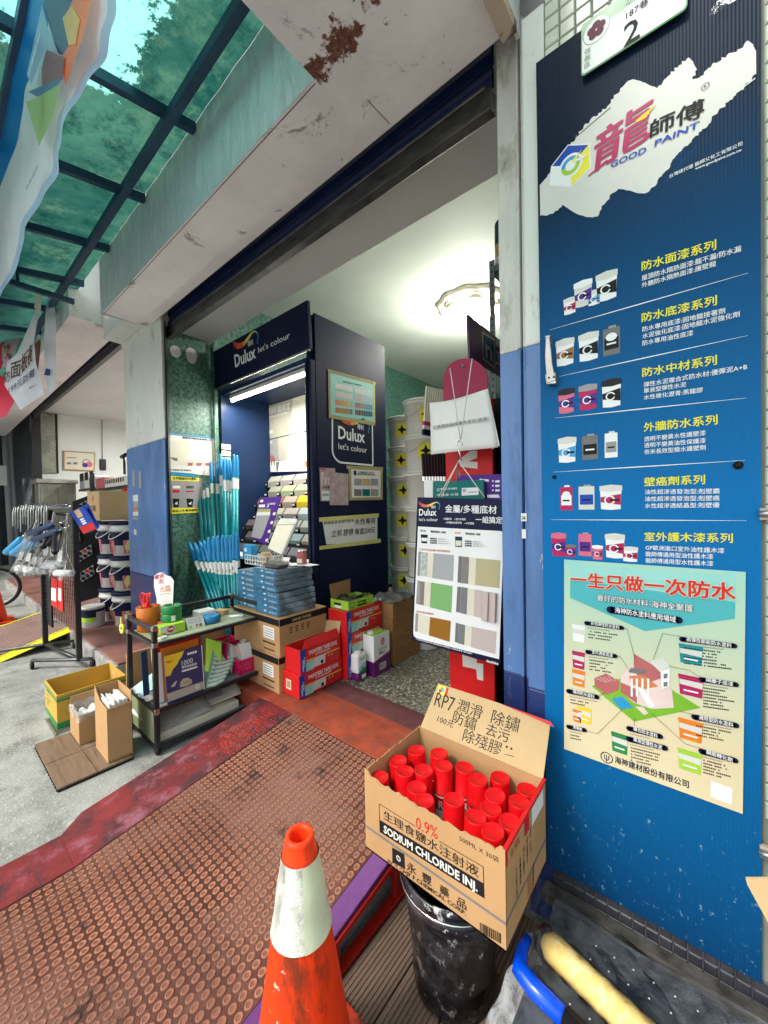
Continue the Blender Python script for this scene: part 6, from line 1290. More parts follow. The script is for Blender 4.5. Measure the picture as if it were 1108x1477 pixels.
sw = [[('grey', (80, 485), (100, 487), (92, 685), (72, 682)), ('speckle', (104, 490), (155, 494), (146, 690), (98, 684)), ('cream', (157, 496), (205, 500), (194, 700), (148, 692)), ('sw_grey', (208, 500), (370, 515), (362, 728), (196, 702))],
      [('midgrey', (410, 522), (436, 525), (428, 742), (400, 738)), ('sw_taupe', (440, 525), (495, 532), (486, 750), (431, 744)), ('cream', (497, 532), (552, 540), (545, 762), (489, 752)), ('sw_khaki', (556, 540), (750, 558), (742, 785), (548, 760))],
      [('grey', (72, 722), (92, 725), (82, 918), (60, 912)), ('sw_taupe', (95, 728), (130, 733), (122, 925), (86, 918)), ('cream', (132, 733), (182, 740), (172, 940), (124, 928)), ('sw_green', (186, 740), (358, 768), (348, 985), (176, 942))],
      [('midgrey', (400, 772), (428, 776), (418, 985), (388, 978)), ('sw_slate', (432, 776), (482, 784), (474, 1000), (422, 988)), ('cream', (484, 785), (542, 795), (534, 1012), (476, 1002)), ('sw_rose', (546, 797), (602, 805), (594, 1030), (536, 1015))],
      [('grey', (58, 990), (78, 994), (70, 1142), (50, 1136)), ('cream', (82, 996), (176, 1020), (166, 1172), (72, 1142)), ('sw_brown', (178, 1022), (344, 1055), (334, 1225), (168, 1172))],
      [('midgrey', (386, 1068), (408, 1074), (402, 1232), (378, 1226)), ('sw_slate', (412, 1076), (462, 1088), (454, 1250), (405, 1236)), ('cream', (464, 1088), (520, 1100), (512, 1265), (456, 1250)), ('sw_rose', (522, 1102), (718, 1142), (708, 1325), (514, 1268))]]
for grp in sw:
    for m_, *q in grp:
        g = MB(m_); g.slab([fk.pt(*fk.px(*k(*p)), .003) for p in q[::-1]], (0, .0025, 0)); obj('swatch', g, t)
g = MB('sw_rose')
q0 = [fk.px(*k(*p)) for p in ((606, 808), (728, 825), (720, 1065), (598, 1045))]
for i in range(4):
    u0, u1 = i/4, (i+1)/4; dp = (.010, .022, .012, .022)[i]
    L = lambda u, s_: (q0[0][0]*(1-u)+q0[1][0]*u, q0[0][1]*(1-u)+q0[1][1]*u) if s_ else (q0[3][0]*(1-u)+q0[2][0]*u, q0[3][1]*(1-u)+q0[2][1]*u)
    g.slab([fk.pt(*L(u0, 0), dp), fk.pt(*L(u1, 0), dp), fk.pt(*L(u1, 1), dp), fk.pt(*L(u0, 1), dp)], (0, dp-.004, 0))
obj('profile_sample', g, t, bevel=.003)
# strings and hook
k6 = K(590, 500, .1558); M('string', (.62, .60, .55), .8); ys = 1.50
def cord(pts, y, name, label, par=None):
    g = MB('string'); g.tube([P(*k6(*p), 'y', y) for p in pts], .0022, 6); return obj(name, g, par)
kn = (460, 1060)
for a in ((275, 1390), (300, 1392), (700, 1392)): cord([kn, a], 1.49, 'cord', '', t)
g = MB('clear_film'); g.tube([P(*k6(460, 1070), 'y', 1.488), P(*k6(455, 1180), 'y', 1.484), P(*k6(450, 1260), 'y', 1.49)], [.004, .012, .003], 7); obj('tape_tail', g, t)
t2 = thing('metal_hook', 'bent S hook on the doubled string between the notice and the sample board', 'hook', P(*k6(465, 880), 'y', 1.49))
g = MB('chrome'); g.tube([P(*k6(*p), 'y', 1.488) for p in ((495, 915), (488, 885), (465, 870), (448, 890), (450, 930), (470, 990), (488, 1050))], .0028, 8); obj('hook', g, t2)
for pts in (((380, 200), (415, 430), (475, 860)), ((585, 110), (540, 430), (480, 860))): cord(pts, 1.49, 'cord', '', t2)
# round purple-red plaque
fq = Fr((0, 1.555, 0), (1, 0, 0), (0, 0, 1))
t = thing('round_top_plaque', 'crimson round topped plaque hanging behind the white notice', 'plaque', P(676, 520, 'y', 1.555))
pts = [(315, 500), (735, 500)]+[(735-4, 370)]
arc = [(523+207*math.cos(R(a)), 312-205*math.sin(R(a))) for a in range(-10, 191, 10)]
M('crimson', (.30, .022, .065), .45, var=.08, dirt=((.42, .10, .14), .66, .8, 9))
g = MB('crimson'); g.slab([fq.pt(*fq.px(*k6(*p))) for p in [(318, 560), (728, 560)]+arc], (0, .006, 0)); obj('plate', g, t, bevel=.001)
g = MB('midgrey'); a, b_ = fq.px(*k6(500, 178)); g.lathe([(.008, 0), (.008, .004), (.004, .006), (0, .006)], mtx=Matrix.Translation(fq.pt(a, b_, .001)) @ Matrix.Rotation(R(90), 4, 'X'), n=14); obj('rivet', g, t)
fn = Fr((0, 1.535, 0), (1, 0, 0), (0, 0, 1))
t = thing('paper_notice', 'white paper notice with one line of grey writing, hung before the crimson plaque', 'notice', P(660, 600, 'y', 1.535))
c4 = [P(*k6(*p), 'y', 1.535) for p in ((192, 520), (735, 388), (822, 930), (202, 1000))]
def pf(u, v):
    a = c4[0].lerp(c4[1], u); b2 = c4[3].lerp(c4[2], u); q = a.lerp(b2, v); q.z += .010*math.sin(math.pi*u)*(1-v)*-1; q.y += -.006*math.sin(math.pi*u*1.2)*(v)+.004*math.sin(u*6+v*3); return q
g = MB('paper'); g.grid(pf, 14, 10); o = obj('sheet', g, t); so_ = o.modifiers.new('s', 'SOLIDIFY'); so_.thickness = .001
g = MB('paper'); g.add([c4[1]+Vector((.002, .006, -.03)), c4[2]+Vector((.006, .006, .006)), c4[2]+Vector((-.03, .008, -.004))], [(0, 1, 2)]); obj('back_sheet', g, t)
g = MB(); fn.ptext(g, 'midgrey', '發票開統編請事先告知!謝謝!', k6(235, 772), k6(748, 688), 5.5, .012, .012); obj('lettering', g, t)
# tall red sign behind
fr_ = Fr((0, 1.68, 0), (1, 0, 0), (0, 0, 1))
t = thing('tall_red_sign', 'tall narrow red sign with sideways white letters behind the hanging board', 'sign', (-.9, 1.68, FL))
a0 = fr_.px(643, 650)[0]; a1 = fr_.px(709, 650)[0]; a0b = fr_.px(650, 980)[0]
g = MB('red'); g.slab([(a0b, 1.68, FL+.006), (a1, 1.68, FL+.006), (a1+.006, 1.68, 1.93), (a0-.004, 1.68, 1.93)], (0, .02, 0)); obj('panel', g, t, bevel=.002)
g = MB(); 
for q in ([(460, 1050), (570, 965), (632, 962), (632, 1030), (550, 1062), (636, 1068), (636, 1130), (480, 1112)],): kpoly(fr_, g, 'off_white', k6, q, .001)
k7 = K(540, 480, .359)
kpoly(fr_, g, 'off_white', k7, [(354, 1292), (412, 1312), (412, 1326), (438, 1330), (438, 1398), (414, 1392), (410, 1352), (356, 1340)], .001); obj('lettering', g, t)
# top sign in the shop, shelf upright, can
fx = Fr((-.86, 0, 0), (0, 1, 0), (0, 0, 1)); kk = K(600, 320, .2032)
t = thing('purple_sign', 'dark purple sign with a framed lowercase n, seen above the crimson plaque', 'sign', P(676, 453, 'x', -.86))
M('sign_purple', (.055, .012, .06), .3, var=.1); q = [fx.px(*kk(*p)) for p in ((385, 960), (372, 655), (612, 805), (612, 1120))]; g = MB('sign_purple'); q += []; q[2] = (q[1][0]+1.1, q[1][1]-.012); q[3] = (q[0][0]+1.1, q[0][1]-.01)
g.slab([fx.pt(a, b_) for a, b_ in q], (-.012, 0, 0)); obj('panel', g, t, bevel=.002)
g = MB(); z0 = q[0][1]; y0 = q[0][0]; hh = q[1][1]-q[0][1]
for q4 in ([(468, 775), (560, 835), (562, 1045), (472, 975)],): kpoly(fx, g, 'steel', kk, q4, .001); kpoly(fx, g, 'navy_inner', kk, [(476, 795), (552, 845), (554, 1028), (480, 965)], .0016)
fx.ptext(g, 'steel', 'n', kk(490, 955), kk(540, 990), 28, .02, .003); fx.ptext(g, 'steel', '立邦漆', kk(565, 1010), kk(760, 1100), 24, .02, .002); g.mat = 'steel'; obj('lettering', g, t)
t = thing('slotted_shelf', 'grey slotted steel shelf upright beside the ceiling lamp', 'shelf', P(712, 420, 'y', 2.0))
xs_ = P(706, 420, 'y', 2.0).x; g = MB('sw_slate')
g.box(xs_, xs_+.03, 2.0, 2.004, FL, 2.76); g.box(xs_, xs_+.004, 2.004, 2.04, FL, 2.76)
for zz in (2.70, 2.30, 1.86, 1.2, .7): g.box(xs_+.004, 1.15, 2.004, 2.44, zz, zz+.03)
g.box(xs_, xs_+.004, 2.41, 2.45, FL, 2.76); obj('frame', g, t)
g = MB('black')
for i in range(22): z = 2.74-.036*i; g.box(xs_+.011, xs_+.019, 1.9985, 1.9995, z-.010, z)
obj('slots', g, t, kind='stuff')
t = thing('top_tin', 'navy and sand coloured tin standing on top of the slotted shelf', 'tin', (xs_+.06, 2.06, 2.73)); c_ = (xs_+.075, 2.08, 2.731)
g = MB('navy_inner'); g.lathe([(.07, .12), (.07, .24)], c=c_, n=28); g.mat = 'card_light'; g.lathe([(.07, .05), (.07, .119)], c=c_, n=28); g.mat = 'paper'; g.lathe([(.07, 0), (.07, .049)], c=c_, n=28); obj('body', g, t)
# wire grid with goods right of the hanging board
t = thing('wire_grid_rack', 'black wire grid rack behind the rail, right of the crimson plaque', 'rack', (-.82, 1.75, FL)); g = MB('black_paint')
for i in range(16): z = .35+i*.105; g.tube([(-.99, 1.76, z), (-.62, 1.76, z)], .003, 5)
for i in range(8): x = -.99+i*.053; g.tube([(x, 1.763, .2), (x, 1.763, 1.98)], .003, 5)
g.box(-1.005, -.99, 1.75, 1.775, FL, 2.0); obj('grid', g, t)
g = MB('black'); g.box(-.98, -.62, 1.80, 2.3, .25, 1.96); obj('stock', g, t)
# brushes: cream handled above, dark below
def brush(i, x, y, ztop, L, hm, up, label, group):
    t = thing('paint_brush', label, 'brush', (x, y, ztop), (0, R(6 if up else -3)+i*.004, 0), group=group)
    if up:   # cream handle up, coloured tip down
        g = MB('card_light' if 0 else 'cream'); g.slab([(-.004, -.02, -L*.72), (.006, -.02, -L*.72), (.008, -.028, -L*.3), (.007, -.024, 0), (-.003, -.024, 0), (-.004, -.028, -L*.3)], (0, .045, 0)); obj('handle', g, t, world=False, bevel=.002)
        g = MB('magenta'); g.box(-.006, .008, -.024, .028, -L*.80, -L*.72); g.mat = 'off_white'; g.box(-.006, .008, -.024, .028, -L*.88, -L*.802); g.mat = 'navy_board'; g.box(-.006, .008, -.024, .028, -L, -L*.882); obj('wrapper', g, t, world=False)
    else:
        g = MB('bristle_dark'); g.box(-.005, .006, -.03, .03, -L*.6, 0); obj('bristles', g, t, world=False)
        g = MB('chrome'); g.box(-.006, .007, -.031, .031, -L*.72, -L*.601); obj('ferrule', g, t, world=False); g = MB('wood_print'); g.box(-.004, .005, -.014, .014, -L*1.25, -L*.721); obj('handle', g, t, world=False)
M('bristle_dark', (.025, .012, .016), .8, var=.4, vs=60, st=(1, 1, .1))
o9 = ('outermost on the left', 'second from the left', 'third from the left', 'fourth from the left', 'fifth from the left', 'sixth from the left', 'seventh from the left', 'eighth from the left', 'ninth, next to the plaque')
for i in range(9):
    c_ = P(618+3.2*i, 558, 'y', 1.85+.015*i); brush(i, c_.x, c_.y, c_.z-.003*i, .27, 0, True, 'cream handled brush hanging above the dark ones, '+o9[i], 'cream handled brushes')
for i in range(9):
    c_ = P(613+4.2*i, 655, 'y', 1.80+.01*i); brush(i, c_.x, c_.y, c_.z, .21, 0, False, 'dark bristled brush below the cream handled ones, '+o9[i].replace('plaque', 'red sign'), 'dark bristled brushes')
# teal and purple packets
f6 = Fr((0, 1.585, 0), (1, 0, 0), (0, 0, 1))
t = thing('teal_packet', 'teal packet with a white barcode label behind the top of the sample board', 'packet', P(660, 700, 'y', 1.585)); q = [f6.px(*k6(*p)) for p in ((220, 1480), (700, 1480), (690, 1232), (222, 1252))]
g = MB('teal_dark'); g.slab([f6.pt(*p) for p in q], (0, .01, 0)); obj('body', g, t); g = MB(); kpoly(f6, g, 'white', k6, [(488, 1380), (645, 1372), (645, 1302), (490, 1308)], .001); f6.ptext(g, 'white', '德國進口砂布專用', k6(290, 1328), k6(445, 1322), 3, .02, .001); f6.ptext(g, 'white', '木器漆 水性', k6(260, 1385), k6(460, 1378), 3.4, .02, .001); f6.disc(g, 'white', f6.px(*k6(272, 1325)), .007, .001, 14, r2=.005)
for i in range(6): kpoly(f6, g, 'ink', k6, [(500+5*i, 1345), (502+5*i, 1345), (502+5*i, 1318), (500+5*i, 1318)], .0016)
kpoly(f6, g, 'ink', k6, [(545, 1350), (630, 1347), (630, 1342), (545, 1345)], .0016); obj('print', g, t)
f7 = Fr((0, 1.61, 0), (1, 0, 0), (0, 0, 1)); t = thing('purple_packet', 'deep purple packet with three round white icons, right of the teal packet', 'packet', P(710, 700, 'y', 1.61)); q = [f7.px(*k6(*p)) for p in ((440, 1480), (875, 1480), (880, 1180), (450, 1190))]
g = MB('purple'); g.slab([f7.pt(*p) for p in q], (0, .008, 0)); obj('body', g, t); g = MB()
for i in range(3): f7.disc(g, 'white', f7.px(*k6(778, 1245+42*i)), .0042, .001, 12); kpoly(f7, g, 'white', k6, [(800, 1258+42*i), (840, 1256+42*i), (840, 1236+42*i), (800, 1238+42*i)], .001)
kpoly(f7, g, 'white', k6, [(725, 1398), (845, 1398), (830, 1368), (725, 1372)], .001); kpoly(f7, g, 'white', k6, [(655, 1240), (740, 1252), (740, 1230), (655, 1222)], .001); obj('print', g, t)
f8 = Fr((0, 1.60, 0), (1, 0, 0), (0, 0, 1)); q = [f8.px(*k6(*p)) for p in ((140, 1470), (225, 1470), (225, 1240), (140, 1240))]; g = MB('paper'); g.slab([f8.pt(*p) for p in q], (0, .02, 0)); tag(obj('white_packet', g, None), 'white packet left of the teal packet', 'packet')
# ================================================================== trolley
TX0, TX1, TY0, TY1 = -2.92, -2.485, .86, 1.58
tr = thing('trolley', 'black framed three tier trolley with green shelf and side panels beside the ramp', 'trolley', ((TX0+TX1)/2, (TY0+TY1)/2, 0))
ZS = (.045, .262, .655); ZTT = .755
M('trolley_green', (.24, .27, .15), .4, var=.12, vs=3, dirt=((.45, .46, .38), .68, .76, 8)); M('shelf_green', (.27, .32, .20), .35, var=.15, vs=4, dirt=((.12, .12, .08), .6, .75, 6), dirt2=((.5, .5, .42), .72, .75, 40))
for x in (TX0, TX1):
    for y in (TY0, TY1):
        g = MB('black_paint'); g.box(x-.014, x+.014, y-.014, y+.014, .03, ZTT-.012); obj('post', g, tr, bevel=.004)
        g = MB('chrome'); g.box(x-.0155, x+.0155, y-.0155, y+.0155, ZTT-.022, ZTT+.01); g.box(x-.0155, x+.0155, y-.0155, y+.0155, ZS[2]-.02, ZS[2]+.008); g.box(x-.0155, x+.0155, y-.0155, y+.0155, ZS[1]-.02, ZS[1]+.012); obj('joint', g, tr, bevel=.004)
        g = MB('black'); g.lathe([(.020, -.011), (.025, -.008), (.025, .008), (.020, .011)], mtx=Matrix.Translation((x, y, .025)) @ Matrix.Rotation(R(90), 4, 'X'), n=16); obj('castor', g, tr)
for i, z in enumerate(ZS):
    g = MB('shelf_green' if i == 2 else 'midgrey'); g.box(TX0+.014, TX1-.014, TY0+.014, TY1-.014, z-.008, z); obj('shelf', g, tr)
    g = MB('black_paint'); a, b_ = z-.018, z+.006
    g.box(TX0+.015, TX1-.015, TY0-.010, TY0+.012, a, b_); g.box(TX0+.015, TX1-.015, TY1-.012, TY1+.010, a, b_); g.box(TX0-.010, TX0+.012, TY0+.016, TY1-.016, a, b_); g.box(TX1-.012, TX1+.010, TY0+.016, TY1-.016, a, b_); obj('shelf_rim', g, tr, bevel=.003)
g = MB('black_paint'); g.box(TX0+.015, TX1-.015, TY0-.008, TY0+.010, ZTT-.03, ZTT); g.box(TX0+.015, TX1-.015, TY1-.010, TY1+.008, ZTT-.03, ZTT); g.box(TX0-.008, TX0+.010, TY0+.016, TY1-.016, ZTT-.03, ZTT); obj('rail', g, tr, bevel=.004)
g = MB('trolley_green'); g.box(TX0+.015, TX1-.015, TY0-.004, TY0+.002, ZS[0]+.007, ZS[1]-.019); obj('side_panel', g, tr); g = MB('sw_grey'); g.box(TX0+.015, TX1-.015, TY1-.004, TY1+.002, ZS[0]+.007, ZS[1]-.019); obj('side_panel', g, tr)
g = MB('midgrey'); g.box(TX0-.002, TX0+.003, TY0+.016, TY1-.016, ZS[0]+.007, ZS[1]-.019); obj('back_panel', g, tr)
# top shelf goods
zt = ZS[2]+.001
M('terracotta', (.48, .13, .015), .45, var=.1, vs=5, st=(1, 1, .3))
c_ = P(212, 905, 'z', zt); c_ = Vector((-2.82, .945, zt))
t = thing('orange_pot', 'orange brown pot holding red scissors at the near end of the trolley', 'pot', c_)
g = MB('terracotta'); g.lathe([(.062, 0), (.066, .004), (.071, .155), (.067, .156), (.062, .01), (0, .008)], c=c_, n=32); obj('body', g, t)
t = thing('scissors', 'red handled scissors standing in the orange pot', 'scissors', c_+Vector((0, 0, .03)))
g = MB('red_gloss')
for dx, tl in ((-.026, -.25), (.024, .2)):
    pts = [(c_.x+dx+.024*math.cos(R(a))*.8-.012*0, c_.y-.02+.006*math.cos(R(a)), c_.z+.205+.038*math.sin(R(a))+.2*dx*math.cos(R(a))) for a in range(0, 360, 24)]; g.tube(pts, .0065, 8, closed=True)
    g.tube([(c_.x+dx, c_.y-.02, c_.z+.168), (c_.x+dx*.3, c_.y-.005, c_.z+.12)], .008, 8)
obj('handles', g, t); g = MB('chrome'); g.slab([(c_.x-.006, c_.y, c_.z+.13), (c_.x+.012, c_.y, c_.z+.13), (c_.x+.002, c_.y, c_.z+.02)], (0, .003, 0)); obj('blades', g, t)
t = thing('scissors', 'second pair of red handled scissors at the left of the orange pot', 'scissors', c_+Vector((-.04, 0, .03)))
g = MB('red_gloss'); pts = [(c_.x-.055+.018*math.cos(R(a)), c_.y+.02+.01*math.sin(R(a)), c_.z+.190+.040*math.sin(R(a))-.2*.02*math.cos(R(a))) for a in range(0, 360, 24)]; g.tube(pts, .006, 8, closed=True); g.tube([(c_.x-.05, c_.y+.02, c_.z+.152), (c_.x-.02, c_.y+.01, c_.z+.10)], .007, 8); obj('handles', g, t); g = MB('chrome'); g.slab([(c_.x-.026, c_.y+.01, c_.z+.11), (c_.x-.012, c_.y+.01, c_.z+.11), (c_.x-.01, c_.y+.01, c_.z+.02)], (0, .003, 0)); obj('blades', g, t)
# cut-out card
fc_ = Fr((0, 1.06, 0), (1, 0, 0), (0, 0, 1)); kt = K(170, 820, .1986)
t = thing('cutout_card', 'white cut-out card with red handwriting behind the green tape rolls', 'card', P(236, 860, 'y', 1.06))
q = [(262, 90), (268, 50), (300, 30), (330, 28), (345, 48), (385, 60), (405, 90), (402, 190), (395, 330), (285, 330), (282, 220), (262, 130)]
g = MB('paper'); g.slab([fc_.pt(*fc_.px(*kt(*p))) for p in q[::-1]], (0, .002, 0)); obj('card', g, t)
g = MB(); fc_.ptext(g, 'red', '歡迎', kt(272, 82), kt(338, 60), 6, .03, .001); fc_.ptext(g, 'red', '友', kt(295, 112), kt(340, 108), 7, .02, .001); fc_.ptext(g, 'wood_print', '光臨', kt(305, 175), kt(385, 165), 9, .01, .001); fc_.line(g, 'green', fc_.px(*kt(300, 190)), fc_.px(*kt(390, 178)), .003, .001); obj('lettering', g, t)
cg = P(242, 884, 'z', zt+.03); cg = Vector((-2.70, 1.04, zt+.062))
for i, (dz, lb) in enumerate(((0, 'lower green tape roll on the trolley by the orange pot'), (.052, 'upper green tape roll stacked on the other one'))):
    t = thing('tape_roll', lb, 'tape roll', cg+Vector((0, 0, dz)), group='green tape rolls'); g = MB('green'); g.lathe([(.058, 0), (.060, .004), (.060, .044), (.058, .048), (.040, .048), (.040, .002)], c=cg+Vector((.002*i, 0, dz)), n=32); obj('tape', g, t)
    g = MB('paper'); g.lathe([(.0606, .006), (.0606, .042)], c=cg+Vector((0, 0, dz)), n=6, caps=False, a0=-.4, a1=0); obj('label', g, t)
t = thing('small_carton', 'green and white little box with a red badge at the front of the trolley top', 'box', (-2.66, .99, zt), (0, 0, 0))
def f_bx(g, a, b, w, d, h):
    for fr, W__ in ((b, d), (a, w)): fr.rect(g, 'off_white', W__*.02, W__*.55, .004, h-.004, .001); fr.disc(g, 'red', (W__*.40, h*.55), h*.36, .0015, 18); fr.text(g, 'white', '特價', W__*.30, h*.45, W__*.2, h*.25, .002, .03); fr.rect(g, 'orange', W__*.05, W__*.2, h*.1, h*.3, .0015)
C.objects.unlink(t); bpy.data.objects.remove(t)
carton('small_box', 'lime and white little box with a red badge at the front of the trolley top', 'box', -2.68, -2.60, .935, 1.085, zt, zt+.060, 'lime', f_bx)
g = MB('brick_print'); g.box(-2.765, -2.685, .97, 1.10, zt, zt+.058); tag(obj('brown_box', g, None, bevel=.003), 'brown box carrying the green tape rolls', 'box')
f9 = Fr((-2.60, 0, zt), (0, 1, 0), (-.3, 0, 1)); t = thing('tent_card', 'white folded card with small brown pictures, right of the lime box', 'card', (-2.62, 1.15, zt))
g = MB('paper'); g.slab([f9.pt(*p) for p in ((1.10, 0), (1.215, 0), (1.205, .068), (1.095, .074))], (-.002, 0, 0)); g.slab([f9.pt(1.10, 0)+Vector((-.05, 0, 0)), f9.pt(1.215, 0)+Vector((-.05, 0, 0)), f9.pt(1.205, .068), f9.pt(1.095, .074)], (-.002, 0, 0)); obj('card', g, t); g = MB()
for a, b_, m_ in ((1.12, .014, 'lime'), (1.16, .016, 'card'), (1.185, .014, 'wood_brown')): f9.disc(g, m_, (a, b_), .010, .001, 10)
for i in range(3): f9.text(g, 'midgrey', '手感自然塗料 環保', 1.105, .035+.011*i, .09, .006, .001, 0)
obj('print', g, t)
t = thing('tissue_box', 'white box with blue tape rolls on the middle of the trolley top', 'box', (-2.68, 1.3, zt)); g = MB('paper'); g.box(-2.78, -2.68, 1.21, 1.33, zt, zt+.075); obj('box', g, t, bevel=.004)
t = thing('blue_tape', 'crinkled blue tape roll in front of the white tissue box', 'tape roll', (-2.63, 1.28, zt)); g = MB('sky_blue'); g.lathe([(.035, 0), (.040, .004), (.038, .05), (.020, .052), (.020, .01)], c=(-2.635, 1.275, zt), n=20, sy=1.4); obj('tape', g, t); g = MB('clear_film'); g.lathe([(.044, 0), (.046, .03), (.040, .056)], c=(-2.635, 1.275, zt), n=18, caps=False, sy=1.4); obj('wrap', g, t)
t = thing('tape_roll', 'yellow masking tape roll hooked over the near rail of the trolley', 'tape roll', (-2.86, .80, .70)); g = MB('lemon'); g.tube([(-2.87+.0*i+.026*math.cos(R(a)), .806, .688+.026*math.sin(R(a))) for i, a in enumerate(range(0, 360, 24))], .007, 8, closed=True); g.box(-2.875, -2.865, .800, .806, .70, .76); obj('tape', g, t); g = MB('chrome'); g.tube([(-2.87+.017*math.cos(R(a)), .806, .688+.017*math.sin(R(a))) for a in range(0, 360, 24)], .005, 6, closed=True); obj('core', g, t)
# middle shelf goods
zm = ZS[1]+.001
f0 = Fr((-2.505, 0, 0), (0, 1, 0), (0, 0, 1)); k2 = K(190, 920, .1805)
t = thing('catalogue', 'navy and yellow colour catalogue numbered 1000 standing on the middle shelf', 'catalogue', (-2.56, 1.05, zm))
M('cat_navy', (.035, .040, .12), .35, var=.05)
cc = [f0.px(*k2(*p)) for p in ((290, 520), (578, 412), (555, 60), (258, 150))]; zmn = zm; cc[0] = (cc[0][0], zm); cc[1] = (cc[1][0], zm)
g = MB('cat_navy'); g.slab([f0.pt(*p) for p in cc], (-.012, 0, 0)); obj('cover', g, t); g = MB()
kpoly(f0, g, 'yellow', k2, [(258, 150), (420, 102), (400, 150), (380, 175), (365, 210), (330, 250), (310, 300), (270, 310)], .001); kpoly(f0, g, 'orange', k2, [(270, 185), (340, 180), (300, 205), (275, 200)], .0014)
kpoly(f0, g, 'poster_beige', k2, [(283, 448), (572, 345), (578, 405), (290, 515)], .001); kpoly(f0, g, 'poster_beige', k2, [(385, 395), (388, 355), (410, 325), (450, 318), (480, 335), (482, 362), (440, 385)], .0014); kpoly(f0, g, 'card_light', k2, [(400, 375), (415, 345), (462, 335), (470, 358)], .0018)
for i in range(3): kpoly(f0, g, 'pale_pink', k2, [(315+12*i, 385-14*i), (345+8*i, 370-14*i), (350+5*i, 380-14*i), (320+8*i, 395-14*i)], .0014)
f0.disc(g, 'white', f0.px(*k2(525, 388)), .014, .0016, 18, r2=.008); f0.ptext(g, 'white', '1000', k2(400, 225), k2(488, 196), 7.5, -.005, .001); f0.ptext(g, 'white', '得利色彩設計', k2(400, 250), k2(522, 215), 4, .02, .001); kpoly(f0, g, 'white', k2, [(400, 275), (524, 238), (524, 225), (400, 262)], .001); f0.ptext(g, 'white', '■■■■', k2(445, 140), k2(520, 120), 4, .02, .001)
kpoly(f0, g, 'paper', k2, [(578, 412), (583, 410), (562, 58), (555, 60)], .001); obj('print', g, t)
for i, (m_, y0, y1, h, x, lb) in enumerate((('paper', .88, 1.00, .30, -2.56, 'tall white folder behind the trolley post, nearest on the middle shelf'), ('red', .90, 1.18, .345, -2.575, 'red folder standing behind the catalogue'), ('orange', .93, 1.16, .325, -2.56, 'orange folder just behind the catalogue'), ('off_white', .89, .96, .33, -2.60, 'off white sample book behind the white folder'), ('teal', 1.10, 1.20, .355, -2.59, 'teal and yellow booklet peeping over the red folder'), ('navy_inner', .865, .90, .29, -2.70, 'thin blue folder at the near end of the middle shelf'))):
    g = MB(m_); g.slab([(x, y0, zm), (x, y1, zm), (x-.03, y1, zm+h), (x-.03, y0, zm+h*.985)], (-.006, 0, 0)); tag(obj('folder', g, None, bevel=.001), lb, 'folder')
M('fan_green', (.25, .45, .36), .5, var=.1)
random.seed(14)
t = thing('sample_fan', 'fanned out green edged sample leaflets on the middle shelf', 'leaflets', (-2.62, 1.32, zm))
frl = Fr((-2.505, 1.2, zm+.006), (0, 1, 0), (-.25, 0, .17))
for i in range(8):
    ax_, ay_ = 592+6*i, 402-34*i; bx_, by_ = 742+17*i, 345-30*i; q = [(ax_, ay_), ((ax_+bx_)/2, (ay_+by_)/2+14), (bx_, by_), (bx_-12, by_-78), ((ax_+bx_)/2+8, (ay_+by_)/2-66), (ax_+10, ay_-70)]
    q = [frl.px(*k2(*v)) for v in q]; g = MB('fan_green'); g.slab([frl.pt(*v, .002*i) for v in q], frl.n*.002); obj('leaflet', g, t)
    c = Vector((sum(v[0] for v in q)/6, sum(v[1] for v in q)/6)); g = MB(); frl.poly(g, 'paper', [(c.x+(v[0]-c.x)*.84, c.y+(v[1]-c.y)*.78) for v in q], .0026+.002*i)
    for s_ in range(5):
        o_ = c+Vector((-.05+.022*s_, -.012)); frl.rect(g, ('midgrey', 'ink')[s_ % 2], o_.x, o_.x+.013, o_.y, o_.y+.014, .003+.002*i)
    obj('print', g, t)
def basket(lb, x0, x1, y0, y1, z0, h):
    t = thing('pink_basket', lb, 'basket', ((x0+x1)/2, (y0+y1)/2, z0), group='pink plastic baskets'); g = MB('hot_pink')
    g.box(x0, x1, y0, y1, z0, z0+.004)
    for (a, b_, c, d) in ((x0, x1, y0, y0), (x0, x1, y1, y1), (x0, x0, y0, y1), (x1, x1, y0, y1)):
        for zz, th in ((z0, .022), (z0+h*.42, .006), (z0+h*.66, .006), (z0+h-.022, .022)): g.box(a-.002, b_+.002, c-.002, d+.002, zz, zz+th)
        n_ = 9
        for i in range(n_+1): u = i/n_; x = a+(b_-a)*u; y = c+(d-c)*u; g.box(x-.0035, x+.0035, y-.0025, y+.0025, z0+.02, z0+h-.02) if c == d else g.box(x-.0025, x+.0025, y-.0035, y+.0035, z0+.02, z0+h-.02)
    obj('basket', g, t); return t
basket('pink plastic basket full of white slips at the far end of the middle shelf', -2.67, -2.53, 1.42, 1.56, zm, .10)
basket('pink plastic basket behind the full one, tilted against the trolley back', -2.90, -2.74, 1.38, 1.55, zm+.05, .13)
t = thing('paper_slips', 'bundle of white and pink paper slips sticking out of the pink basket', 'papers', (-2.6, 1.49, zm+.03))
random.seed(23)
for i in range(9):
    x = -2.65+.013*i; a = random.uniform(-.25, .25); g = MB(('paper', 'pale_pink', 'white')[i % 3]); y = 1.44+.012*(i % 3); h = .17+.03*math.sin(i); g.slab([(x, y, zm+.01), (x, y+.09, zm+.01), (x-.02, y+.09+a*.2, zm+h), (x-.02, y+a*.2, zm+h+.01)], (-.003, 0, 0)); obj('slip', g, t)
